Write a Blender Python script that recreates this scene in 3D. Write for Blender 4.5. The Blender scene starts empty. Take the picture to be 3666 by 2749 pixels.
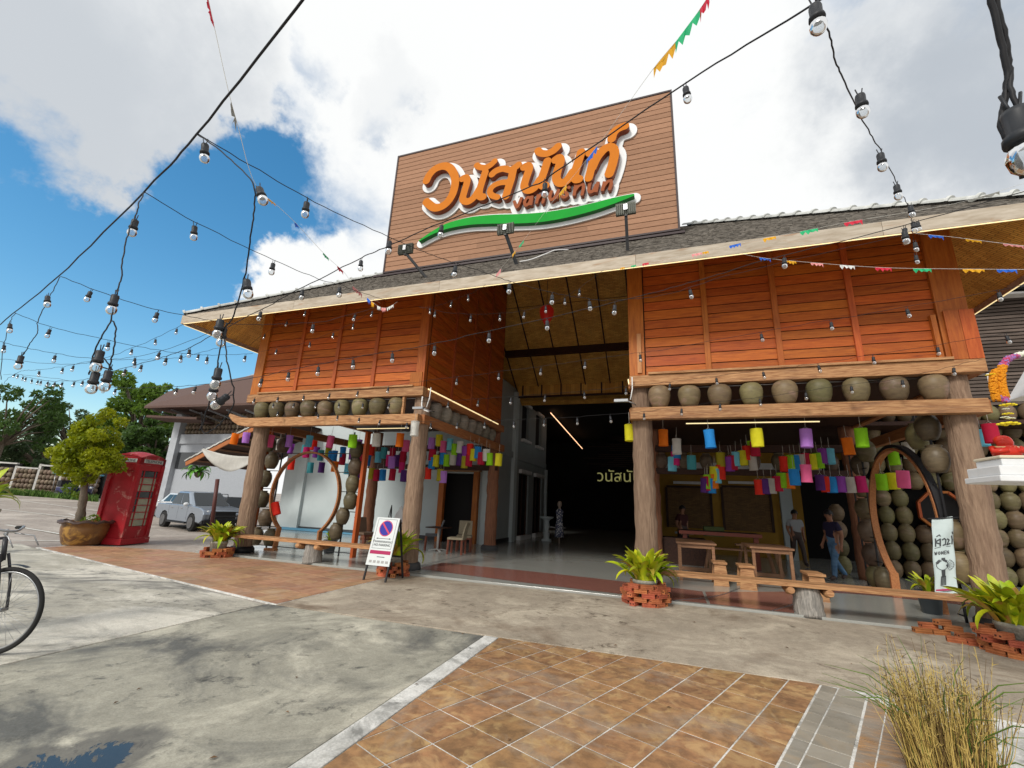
import bpy, math, random
import numpy as np
from mathutils import Vector, Matrix
random.seed(7); rnd = random.Random(11)
sc = bpy.context.scene; col = sc.collection
R = math.radians

# ------------------------------------------------------------------ camera
FPX, YAW, PITCH, ROLL, H = 1600.0, R(-19.55), R(14.99), R(-2.516), 1.5
IW, IH = 3666.0, 2749.0
fw = np.array([math.sin(YAW)*math.cos(PITCH), math.cos(YAW)*math.cos(PITCH), math.sin(PITCH)])
rt = np.array([math.cos(YAW), -math.sin(YAW), 0.0]); dn = -np.cross(rt, fw)
cr_, sr_ = math.cos(ROLL), math.sin(ROLL)
RT, DN = cr_*rt + sr_*dn, -sr_*rt + cr_*dn
CAM = np.array([0, 0, H])
cd = bpy.data.cameras.new('camera'); cam = bpy.data.objects.new('camera', cd); col.objects.link(cam)
cd.sensor_fit = 'HORIZONTAL'; cd.sensor_width = 36.0; cd.lens = FPX/IW*36.0
cd.clip_start = 0.05; cd.clip_end = 3000
cam.matrix_world = Matrix(((RT[0], -DN[0], -fw[0], 0), (RT[1], -DN[1], -fw[1], 0), (RT[2], -DN[2], -fw[2], H), (0, 0, 0, 1)))
sc.camera = cam
K = IW/2212.0     # survey coordinates were read off a 2212 px wide view
def ray(x, y): return RT*((x*K-IW/2)/FPX) + DN*((y*K-IH/2)/FPX) + fw
def gnd(x, y, z=0.0): d = ray(x, y); return Vector(CAM + d*((z-H)/d[2]))
def at(x, y, Y): d = ray(x, y); return Vector(CAM + d*(Y/d[1]))
def atx(x, y, X): d = ray(x, y); return Vector(CAM + d*(X/d[0]))
def dep(x, y, D): return Vector(CAM + ray(x, y)*D)
def c7(x, y): return ((1400+x/2.212)/K, (400+y/2.212)/K)

# ------------------------------------------------------------------ world, sun, exposure
SUN_EL, SUN_AZ = R(37), R(196)          # azimuth measured from +Y clockwise (towards +X)
w = bpy.data.worlds.new('World'); sc.world = w; w.use_nodes = True
nt = w.node_tree; N = nt.nodes; L = nt.links; N.clear()
def nd(t, **kw):
    n = N.new(t)
    for k_, v_ in kw.items(): setattr(n, k_, v_)
    return n
def mth(op, a, b=None, c=None, clamp=False):
    n = nd('ShaderNodeMath', operation=op, use_clamp=clamp)
    for i, q in enumerate((a, b, c)):
        if q is None: continue
        if isinstance(q, (int, float)): n.inputs[i].default_value = q
        else: L.new(q, n.inputs[i])
    return n.outputs[0]
tc = nd('ShaderNodeTexCoord'); sky = nd('ShaderNodeTexSky', sky_type='NISHITA')
sky.sun_disc = False; sky.sun_elevation = SUN_EL; sky.sun_rotation = SUN_AZ; sky.air_density = 1.2; sky.dust_density = 0.4; sky.ozone_density = 2.5
bg1 = nd('ShaderNodeBackground'); bg2 = nd('ShaderNodeBackground'); mix = nd('ShaderNodeMixShader'); out = nd('ShaderNodeOutputWorld')
hsv = nd('ShaderNodeHueSaturation'); hsv.inputs['Hue'].default_value = 0.49; hsv.inputs['Saturation'].default_value = 1.32; hsv.inputs['Value'].default_value = 1.0
L.new(sky.outputs[0], hsv.inputs['Color']); L.new(hsv.outputs[0], bg1.inputs[0]); bg1.inputs[1].default_value = 0.135
nrm = nd('ShaderNodeVectorMath', operation='NORMALIZE'); L.new(tc.outputs['Generated'], nrm.inputs[0])
DIR = nrm.outputs[0]
wn_ = nd('ShaderNodeTexNoise'); wn_.inputs['Scale'].default_value = 3.0; wn_.inputs['Detail'].default_value = 7; wn_.inputs['Roughness'].default_value = 0.62; L.new(DIR, wn_.inputs['Vector'])
wv_ = nd('ShaderNodeVectorMath', operation='MULTIPLY_ADD'); L.new(wn_.outputs['Color'], wv_.inputs[0]); wv_.inputs[1].default_value = (0.46, 0.46, 0.46); wv_.inputs[2].default_value = (-0.23, -0.23, -0.23)
wa_ = nd('ShaderNodeVectorMath', operation='ADD'); L.new(DIR, wa_.inputs[0]); L.new(wv_.outputs[0], wa_.inputs[1]); wz_ = nd('ShaderNodeVectorMath', operation='NORMALIZE'); L.new(wa_.outputs[0], wz_.inputs[0])
DIRW = wz_.outputs[0]
def blob(px, py, a0, a1, gain):          # smooth patch of sky about a direction (degrees inner / outer)
    d = ray(px, py); d = d/np.linalg.norm(d)
    n = nd('ShaderNodeVectorMath', operation='DOT_PRODUCT'); L.new(DIRW, n.inputs[0]); n.inputs[1].default_value = d
    m = nd('ShaderNodeMapRange', interpolation_type='SMOOTHSTEP'); L.new(n.outputs['Value'], m.inputs[0])
    m.inputs[1].default_value = math.cos(R(a1)); m.inputs[2].default_value = math.cos(R(a0)); m.inputs[3].default_value = 0; m.inputs[4].default_value = gain
    return m.outputs[0]
# flatten direction onto a cloud deck for believable perspective in the clouds
sx = nd('ShaderNodeSeparateXYZ'); L.new(DIR, sx.inputs[0])
zz = mth('ADD', mth('MAXIMUM', sx.outputs[2], 0.0), 0.22)
cx_ = nd('ShaderNodeCombineXYZ'); L.new(mth('DIVIDE', sx.outputs[0], zz), cx_.inputs[0]); L.new(mth('DIVIDE', sx.outputs[1], zz), cx_.inputs[1])
def noise(scale, det, rough, dist=0.0, off=(0, 0, 0)):
    mp = nd('ShaderNodeMapping'); mp.inputs['Location'].default_value = off; L.new(cx_.outputs[0], mp.inputs[0])
    n = nd('ShaderNodeTexNoise'); n.inputs['Scale'].default_value = scale; n.inputs['Detail'].default_value = det
    n.inputs['Roughness'].default_value = rough; n.inputs['Distortion'].default_value = dist; L.new(mp.outputs[0], n.inputs['Vector']); return n.outputs[0]
n1 = noise(1.1, 9, 0.58, 0.35, (3.1, 1.7, 0)); n2 = noise(3.2, 8, 0.6, 0.2, (7.7, 2.2, 0)); n3 = noise(0.8, 4, 0.5, 0.3, (1.2, 9.3, 0))
cov = mth('ADD', mth('MULTIPLY', n1, 0.75), mth('MULTIPLY', n2, 0.45))
cov = mth('ADD', cov, 0.22)
for b in ((20, 500, 12, 31, -0.48), (330, 620, 4, 17, -0.26), (470, 450, 2, 11, -0.16), (590, 430, 1, 8, -0.10), (250, 780, 4, 18, -0.20), (660, 175, 0.5, 4.2, -0.145), (850, 255, 0.5, 4.6, -0.15), (790, 380, 0.5, 7, -0.08), (740, 240, 0.3, 3, -0.09),
          (500, 615, 1, 9, 0.50), (640, 600, 1, 8, 0.4), (140, 120, 4, 14, 0.5), (330, 160, 2, 12, 0.2), (150, 800, 1, 5, 0.10), (1750, 60, 1, 5, -0.1)):
    cov = mth('ADD', cov, blob(*b))
mr = nd('ShaderNodeMapRange', interpolation_type='SMOOTHSTEP'); L.new(cov, mr.inputs[0]); mr.inputs[1].default_value = 0.50; mr.inputs[2].default_value = 0.78
MASK = mr.outputs[0]
gry = mth('ADD', mth('MULTIPLY', mth('SUBTRACT', n3, 0.55), 0.16), 0.0)
for b in ((50, 90, 4, 19, 0.55), (2140, 130, 3, 14, 0.55), (2020, 230, 1, 8, 0.16), (850, 255, 1, 5, 0.1)): gry = mth('ADD', gry, blob(*b))
gry = mth('MAXIMUM', gry, 0.0, clamp=False)
cm = nd('ShaderNodeMix', data_type='RGBA'); L.new(gry, cm.inputs['Factor']); cm.inputs['A'].default_value = (0.98, 0.99, 0.985, 1); cm.inputs['B'].default_value = (0.30, 0.36, 0.44, 1)
L.new(cm.outputs['Result'], bg2.inputs[0]); bg2.inputs[1].default_value = 0.78
L.new(MASK, mix.inputs[0]); L.new(bg1.outputs[0], mix.inputs[1]); L.new(bg2.outputs[0], mix.inputs[2]); L.new(mix.outputs[0], out.inputs[0])
w.cycles.sampling_method = 'MANUAL'; w.cycles.sample_map_resolution = 512
sl = bpy.data.lights.new('sun', 'SUN'); sun = bpy.data.objects.new('sun', sl); col.objects.link(sun)
sl.energy = 2.0; sl.angle = R(14); sl.color = (1.0, 0.95, 0.87)
sd = Vector((math.sin(SUN_AZ)*math.cos(SUN_EL), math.cos(SUN_AZ)*math.cos(SUN_EL), math.sin(SUN_EL)))
sun.rotation_euler = (-sd).to_track_quat('-Z', 'Y').to_euler(); sun.location = (0, -20, 40)
vs = sc.view_settings; vs.view_transform = 'Standard'; vs.look = 'None'; vs.exposure = 0.38; vs.gamma = 1.0; vs.use_curve_mapping = False

# ------------------------------------------------------------------ materials
def mat(name, c1, c2=None, scale=4.0, stretch=(1, 1, 1), detail=6, ramp=(0.35, 0.65), rough=0.65, bump=0.15, bscale=None, rand=0.0, hrand=0.0,
        metal=0.0, spec=0.3, c3=None, s3=1.0, r3=(0.5, 0.7), coord='Object', emit=None, estr=0.0, trans=0.0, bdist=0.01, rough2=None, sss=None, dist=0.3):
    m = bpy.data.materials.new(name); m.use_nodes = True; t = m.node_tree; n = t.nodes; l = t.links
    b = n['Principled BSDF']; b.inputs['Roughness'].default_value = rough; b.inputs['Metallic'].default_value = metal; b.inputs['Specular IOR Level'].default_value = spec
    if trans: b.inputs['Transmission Weight'].default_value = trans; b.inputs['IOR'].default_value = 1.12
    if emit: b.inputs['Emission Color'].default_value = (*emit, 1); b.inputs['Emission Strength'].default_value = estr
    b.inputs['Base Color'].default_value = (*c1, 1)
    if c2 is None and not rand: return m
    tcn = n.new('ShaderNodeTexCoord'); mp = n.new('ShaderNodeMapping'); mp.inputs['Scale'].default_value = stretch
    oi = n.new('ShaderNodeObjectInfo')
    l.new(tcn.outputs[coord], mp.inputs[0])
    if coord == 'Object' and rand:
        ml = n.new('ShaderNodeMath'); ml.operation = 'MULTIPLY'; ml.inputs[1].default_value = 37.0; l.new(oi.outputs['Random'], ml.inputs[0]); l.new(ml.outputs[0], mp.inputs['Location'])
    cur = None
    if c2 is not None:
        nz = n.new('ShaderNodeTexNoise'); nz.inputs['Scale'].default_value = scale; nz.inputs['Detail'].default_value = detail; nz.inputs['Roughness'].default_value = 0.6; nz.inputs['Distortion'].default_value = dist
        l.new(mp.outputs[0], nz.inputs['Vector'])
        mrn = n.new('ShaderNodeMapRange'); mrn.inputs[1].default_value = ramp[0]; mrn.inputs[2].default_value = ramp[1]; l.new(nz.outputs[0], mrn.inputs[0])
        mx = n.new('ShaderNodeMix'); mx.data_type = 'RGBA'; mx.inputs['A'].default_value = (*c1, 1); mx.inputs['B'].default_value = (*c2, 1); l.new(mrn.outputs[0], mx.inputs['Factor']); cur = mx.outputs['Result']
        if rough2 is not None:
            mr2 = n.new('ShaderNodeMapRange'); mr2.inputs[3].default_value = rough; mr2.inputs[4].default_value = rough2; l.new(mrn.outputs[0], mr2.inputs[0]); l.new(mr2.outputs[0], b.inputs['Roughness'])
        if c3 is not None:
            nz3 = n.new('ShaderNodeTexNoise'); nz3.inputs['Scale'].default_value = s3; nz3.inputs['Detail'].default_value = 7; nz3.inputs['Roughness'].default_value = 0.62; nz3.inputs['Distortion'].default_value = 0.6; l.new(mp.outputs[0], nz3.inputs['Vector'])
            m3 = n.new('ShaderNodeMapRange'); m3.inputs[1].default_value = r3[0]; m3.inputs[2].default_value = r3[1]; l.new(nz3.outputs[0], m3.inputs[0])
            x3 = n.new('ShaderNodeMix'); x3.data_type = 'RGBA'; l.new(cur, x3.inputs['A']); x3.inputs['B'].default_value = (*c3, 1); l.new(m3.outputs[0], x3.inputs['Factor']); cur = x3.outputs['Result']
        if bump:
            bp = n.new('ShaderNodeBump'); bp.inputs['Strength'].default_value = bump; bp.inputs['Distance'].default_value = bdist
            if bscale:
                nb = n.new('ShaderNodeTexNoise'); nb.inputs['Scale'].default_value = bscale; nb.inputs['Detail'].default_value = 5; l.new(mp.outputs[0], nb.inputs['Vector']); l.new(nb.outputs[0], bp.inputs['Height'])
            else: l.new(nz.outputs[0], bp.inputs['Height'])
            l.new(bp.outputs[0], b.inputs['Normal'])
    if rand or hrand:
        hs = n.new('ShaderNodeHueSaturation')
        if cur is None: hs.inputs['Color'].default_value = (*c1, 1)
        else: l.new(cur, hs.inputs['Color'])
        mv = n.new('ShaderNodeMapRange'); mv.inputs[3].default_value = 1-rand; mv.inputs[4].default_value = 1+rand; l.new(oi.outputs['Random'], mv.inputs[0]); l.new(mv.outputs[0], hs.inputs['Value'])
        if hrand:
            wn = n.new('ShaderNodeTexWhiteNoise'); wn.noise_dimensions = '1D'; l.new(oi.outputs['Random'], wn.inputs['W'])
            mh = n.new('ShaderNodeMapRange'); mh.inputs[3].default_value = 0.5-hrand; mh.inputs[4].default_value = 0.5+hrand; l.new(wn.outputs[0], mh.inputs[0]); l.new(mh.outputs[0], hs.inputs['Hue'])
        cur = hs.outputs[0]
    l.new(cur, b.inputs['Base Color'])
    if sss: b.inputs['Subsurface Weight'].default_value = sss
    return m

# ------------------------------------------------------------------ mesh builder
class MB:
    def __init__(s): s.v = []; s.f = []; s.m = []; s.s = []
    def add(s, vs, fs, mi=0, sm=False):
        o = len(s.v); s.v.extend([tuple(q) for q in vs])
        for f in fs: s.f.append(tuple(i+o for i in f)); s.m.append(mi); s.s.append(sm)
        return s
    def box(s, x0, x1, y0, y1, z0, z1, mi=0):
        return s.add([(x0, y0, z0), (x1, y0, z0), (x1, y1, z0), (x0, y1, z0), (x0, y0, z1), (x1, y0, z1), (x1, y1, z1), (x0, y1, z1)],
                     [(0, 3, 2, 1), (4, 5, 6, 7), (0, 1, 5, 4), (1, 2, 6, 5), (2, 3, 7, 6), (3, 0, 4, 7)], mi)
    def beam(s, p, q, wd, ht, up=(0, 0, 1), mi=0, w2=None, h2=None):
        p = Vector(p); q = Vector(q); d = (q-p).normalized(); up = Vector(up); sd_ = d.cross(up)
        if sd_.length < 1e-4: sd_ = d.cross(Vector((1, 0, 0)))
        sd_.normalize(); u = sd_.cross(d); vs = []
        for c, a, b in ((p, wd, ht), (q, w2 or wd, h2 or ht)):
            for i, j in ((-1, -1), (1, -1), (1, 1), (-1, 1)): vs.append(c+sd_*(i*a/2)+u*(j*b/2))
        return s.add(vs, [(0, 3, 2, 1), (4, 5, 6, 7), (0, 1, 5, 4), (1, 2, 6, 5), (2, 3, 7, 6), (3, 0, 4, 7)], mi)
    def tube(s, pts, r, n=8, mi=0, sm=True, caps=True, jit=0.0, closed=False):
        pts = [Vector(p) for p in pts]; m = len(pts)
        rs = r if isinstance(r, (list, tuple)) else [r]*m
        vs = []; prev = None
        for i, p in enumerate(pts):
            if closed: d = pts[(i+1) % m]-pts[i-1]
            else: d = pts[min(i+1, m-1)]-pts[max(i-1, 0)]
            if d.length < 1e-9: d = Vector((0, 0, 1))
            d.normalize()
            if prev is None:
                a = Vector((0, 0, 1)) if abs(d.z) < 0.9 else Vector((1, 0, 0)); u = d.cross(a).normalized()
            else: u = (prev-d*prev.dot(d)); u = u.normalized() if u.length > 1e-6 else d.orthogonal().normalized()
            prev = u; v_ = d.cross(u)
            for k_ in range(n):
                a = 2*math.pi*k_/n; rr = rs[i]*(1+(rnd.uniform(-jit, jit) if jit else 0))
                vs.append(p+u*(math.cos(a)*rr)+v_*(math.sin(a)*rr))
        fs = []
        for i in range(m if closed else m-1):
            j = (i+1) % m
            for k_ in range(n): fs.append((i*n+k_, i*n+(k_+1) % n, j*n+(k_+1) % n, j*n+k_))
        s.add(vs, fs, mi, sm)
        if caps and not closed:
            o = len(s.v)-m*n
            s.f.append(tuple(o+k_ for k_ in range(n))[::-1]); s.m.append(mi); s.s.append(False)
            s.f.append(tuple(o+(m-1)*n+k_ for k_ in range(n))); s.m.append(mi); s.s.append(False)
        return s
    def lathe(s, prof, n=16, c=(0, 0, 0), mi=0, sm=True, sx=1, sy=1, mats=None):
        c = Vector(c); vs = []
        for r_, z_ in prof:
            for k_ in range(n):
                a = 2*math.pi*k_/n; vs.append((c.x+math.cos(a)*r_*sx, c.y+math.sin(a)*r_*sy, c.z+z_))
        o = len(s.v); s.v.extend(vs)
        for i in range(len(prof)-1):
            for k_ in range(n):
                s.f.append((o+i*n+k_, o+i*n+(k_+1) % n, o+(i+1)*n+(k_+1) % n, o+(i+1)*n+k_)); s.m.append(mats[i] if mats else mi); s.s.append(sm)
        for i, rv in ((0, True), (len(prof)-1, False)):
            if prof[i][0] > 1e-4:
                f = tuple(o+i*n+k_ for k_ in range(n)); s.f.append(f[::-1] if rv else f); s.m.append(mats[min(i, len(prof)-2)] if mats else mi); s.s.append(False)
        return s
    def poly(s, pts, z0, z1, mi=0):        # prism from a plan outline (counter-clockwise)
        n = len(pts); vs = [(p[0], p[1], z0) for p in pts]+[(p[0], p[1], z1) for p in pts]
        fs = [tuple(range(n, 2*n)), tuple(range(n-1, -1, -1))]+[(i, (i+1) % n, n+(i+1) % n, n+i) for i in range(n)]
        return s.add(vs, fs, mi)
    def ball(s, c, r, n=10, mi=0, sz=1.0, sx=1.0, sy=1.0):
        h = n//2+1
        return s.lathe([(max(1e-5, math.sin(math.pi*i/h)*r), -math.cos(math.pi*i/h)*r*sz) for i in range(h+1)], n, c, mi, True, sx, sy)
    def xf(s, M_): s.v = [tuple(M_ @ Vector(q)) for q in s.v]; return s
    def obj(s, name, mats, parent=None, loc=None, rot=None, bevel=0.0, center=True, **props):
        me = bpy.data.meshes.new(name)
        vs = s.v; o = Vector((0, 0, 0))
        if center and loc is None and vs:
            a = np.array(vs); o = Vector(((a[:, 0].min()+a[:, 0].max())/2, (a[:, 1].min()+a[:, 1].max())/2, a[:, 2].min())); vs = [(q[0]-o.x, q[1]-o.y, q[2]-o.z) for q in vs]
        me.from_pydata(vs, [], s.f)
        ms = mats if isinstance(mats, (list, tuple)) else [mats]
        for q in ms: me.materials.append(q)
        me.polygons.foreach_set('material_index', s.m); me.polygons.foreach_set('use_smooth', s.s); me.update()
        ob = bpy.data.objects.new(name, me); col.objects.link(ob)
        if parent is not None: ob.parent = parent
        off = wloc(parent) if parent is not None else Vector((0, 0, 0))
        ob.location = Vector(loc) if loc is not None else o-off
        if rot: ob.rotation_euler = rot
        if bevel:
            b = ob.modifiers.new('bevel', 'BEVEL'); b.width = bevel; b.segments = 2; b.limit_method = 'ANGLE'
        for k_, v_ in props.items(): ob[k_] = v_
        return ob
def wloc(o):          # parents are plain translations while building
    p = Vector((0, 0, 0))
    while o is not None: p = p+o.location; o = o.parent
    return p
def thing(name, loc, label, cat, group=None, rz=0.0):
    o = bpy.data.objects.new(name, None); o.empty_display_size = 0.1; col.objects.link(o); o.location = loc; o.rotation_euler = (0, 0, rz)
    o['label'] = label; o['category'] = cat
    if group: o['group'] = group
    return o
def tag(o, label, cat, group=None):
    o['label'] = label; o['category'] = cat
    if group: o['group'] = group
    return o
def inst(src, loc, parent=None, rot=None, scale=None, name=None):     # copy sharing mesh data
    c = src.copy(); col.objects.link(c); c.parent = parent
    if name: c.name = name
    c.location = loc
    if rot is not None: c.rotation_euler = rot
    if scale is not None: c.scale = scale if not isinstance(scale, (int, float)) else (scale,)*3
    return c
def clone(root, loc, rz=0.0, scale=1.0, label=None, group=None):
    r = root.copy(); col.objects.link(r); r.location = loc; r.rotation_euler = (0, 0, rz); r.scale = (scale,)*3
    if label: r['label'] = label
    if group: r['group'] = group
    for ch in kids(root):
        c = ch.copy(); col.objects.link(c); c.parent = r
        for g in kids(ch):
            d = g.copy(); col.objects.link(d); d.parent = c
    return r
def kids(o): return [q for q in bpy.data.objects if q.parent == o]
def cat(pts, n=6):     # Catmull-Rom through points
    P = [Vector(p) for p in pts]
    if len(P) < 3: return [P[0].lerp(P[-1], i/n) for i in range(n+1)]
    o = []
    for i in range(len(P)-1):
        a = P[max(i-1, 0)]; b = P[i]; c = P[i+1]; d = P[min(i+2, len(P)-1)]
        for j in range(n):
            t = j/n; o.append(0.5*((2*b)+(c-a)*t+(2*a-5*b+4*c-d)*t*t+(3*b-a-3*c+d)*t**3))
    return o+[P[-1]]
# ------------------------------------------------------------------ shared materials
m_wood = mat('wall_teak', (0.49, 0.12, 0.014), (0.31, 0.06, 0.007), 3.0, (1, 9, 9), ramp=(0.3, 0.72), rough=0.55, bump=0.3, bscale=14, rand=0.19, hrand=0.006, c3=(0.18, 0.03, 0.006), s3=1.6, r3=(0.56, 0.76))
m_woodY = mat('wall_teak_y', (0.36, 0.09, 0.022), (0.22, 0.045, 0.012), 3.0, (9, 1, 9), ramp=(0.3, 0.72), rough=0.55, bump=0.25, bscale=14, rand=0.25, hrand=0.01)
m_woodZ = mat('post_teak', (0.46, 0.125, 0.02), (0.30, 0.065, 0.01), 3.0, (9, 9, 1), ramp=(0.3, 0.7), rough=0.5, bump=0.25, bscale=14, rand=0.12, hrand=0.01)
m_beam = mat('beam_timber', (0.52, 0.29, 0.135), (0.27, 0.12, 0.05), 5.0, (0.8, 9, 9), ramp=(0.36, 0.64), rough=0.68, bump=0.35, bscale=18, rand=0.12, c3=(0.17, 0.08, 0.045), s3=1.1, r3=(0.56, 0.76))
m_beamY = mat('beam_timber_y', (0.44, 0.19, 0.07), (0.28, 0.10, 0.04), 4.0, (8, 0.8, 8), ramp=(0.3, 0.7), rough=0.68, bump=0.35, bscale=18, rand=0.12)
m_log = mat('log', (0.30, 0.205, 0.14), (0.165, 0.105, 0.07), 5.0, (4, 4, 0.5), ramp=(0.3, 0.7), rough=0.85, bump=0.9, bscale=9, rand=0.12, bdist=0.03, c3=(0.16, 0.10, 0.07), s3=1.5, r3=(0.55, 0.7))
m_log2 = mat('log_red', (0.34, 0.15, 0.08), (0.20, 0.085, 0.05), 5.0, (4, 4, 0.5), ramp=(0.3, 0.7), rough=0.8, bump=0.8, bscale=9, rand=0.1, bdist=0.03)
m_stump = mat('stump', (0.42, 0.39, 0.35), (0.20, 0.19, 0.175), 6.0, (5, 5, 0.6), ramp=(0.32, 0.62), rough=0.9, bump=0.9, bscale=10, bdist=0.03)
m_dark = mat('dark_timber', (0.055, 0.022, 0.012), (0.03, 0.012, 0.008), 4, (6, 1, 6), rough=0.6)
m_fascia = mat('fascia', (0.50, 0.44, 0.36), (0.33, 0.27, 0.20), 3.0, (0.9, 5, 5), ramp=(0.35, 0.7), rough=0.75, bump=0.2, rand=0.08, c3=(0.33, 0.17, 0.085), s3=1.6, r3=(0.56, 0.74))
m_shing = mat('shingle', (0.20, 0.18, 0.155), (0.045, 0.04, 0.034), 7.0, (1.2, 6, 6), ramp=(0.36, 0.62), rough=0.95, bump=0.6, bscale=16, spec=0.1)
m_cap = mat('ridge_cap', (0.56, 0.57, 0.55), (0.37, 0.38, 0.36), 5, rough=0.8, bump=0.3, rand=0.1)
m_mat = None
def weave(name, c1, c2, c3, sc_, axis='XY', rough=0.7, bump=0.4):
    m = bpy.data.materials.new(name); m.use_nodes = True; t = m.node_tree; n = t.nodes; l = t.links; b = n['Principled BSDF']; b.inputs['Roughness'].default_value = rough
    tcn = n.new('ShaderNodeTexCoord'); mp = n.new('ShaderNodeMapping'); l.new(tcn.outputs['Object'], mp.inputs[0])
    if axis == 'XZ': mp.inputs['Rotation'].default_value = (R(90), 0, 0)
    ck = n.new('ShaderNodeTexBrick'); ck.inputs['Scale'].default_value = sc_; ck.inputs['Color1'].default_value = (*c1, 1); ck.inputs['Color2'].default_value = (*c2, 1); ck.inputs['Mortar'].default_value = (*c3, 1)
    ck.inputs['Mortar Size'].default_value = 0.02; ck.inputs['Brick Width'].default_value = 0.9; ck.inputs['Row Height'].default_value = 0.22; ck.offset = 0.37; l.new(mp.outputs[0], ck.inputs[0])
    nz = n.new('ShaderNodeTexNoise'); nz.inputs['Scale'].default_value = 2.2; nz.inputs['Detail'].default_value = 6; l.new(mp.outputs[0], nz.inputs[0])
    mr_ = n.new('ShaderNodeMapRange'); mr_.inputs[3].default_value = 0.55; mr_.inputs[4].default_value = 1.35; l.new(nz.outputs[0], mr_.inputs[0])
    hs = n.new('ShaderNodeHueSaturation'); l.new(ck.outputs[0], hs.inputs['Color']); l.new(mr_.outputs[0], hs.inputs['Value']); l.new(hs.outputs[0], b.inputs['Base Color'])
    bp = n.new('ShaderNodeBump'); bp.inputs['Strength'].default_value = bump; bp.inputs['Distance'].default_value = 0.01; l.new(ck.outputs['Fac'], bp.inputs['Height']); bp.invert = True; l.new(bp.outputs[0], b.inputs['Normal'])
    return m
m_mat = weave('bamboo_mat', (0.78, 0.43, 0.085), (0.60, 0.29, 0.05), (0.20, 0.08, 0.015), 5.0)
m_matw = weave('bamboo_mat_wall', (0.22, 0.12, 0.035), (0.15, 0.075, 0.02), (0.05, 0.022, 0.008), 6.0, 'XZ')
m_led = mat('led_strip', (1, 0.85, 0.5), emit=(1.0, 0.80, 0.42), estr=0.75)
m_ledw = mat('led_warm', (1, 0.8, 0.5), emit=(1.0, 0.55, 0.30), estr=1.6)
m_black = mat('black_metal', (0.018, 0.018, 0.02), rough=0.45)
m_blackp = mat('black_plastic', (0.02, 0.022, 0.026), rough=0.5)
m_white = mat('white_paint', (0.78, 0.78, 0.77), (0.66, 0.66, 0.65), 3, rough=0.55, bump=0.05)
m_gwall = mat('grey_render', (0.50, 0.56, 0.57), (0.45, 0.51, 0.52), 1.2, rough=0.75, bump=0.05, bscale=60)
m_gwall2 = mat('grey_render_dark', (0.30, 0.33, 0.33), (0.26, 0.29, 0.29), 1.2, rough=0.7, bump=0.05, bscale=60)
m_ywall = mat('ochre_wall', (0.42, 0.24, 0.035), (0.35, 0.19, 0.028), 1.5, rough=0.8, bump=0.05)
m_void = mat('dark_interior', (0.012, 0.011, 0.011), rough=0.8)  # near-black colour, stands in for the shade of unlit rooms and openings
m_rope = mat('cord', (0.5, 0.47, 0.42), rough=0.9)
m_steel = mat('steel', (0.35, 0.36, 0.37), rough=0.4, metal=0.8)

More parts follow.
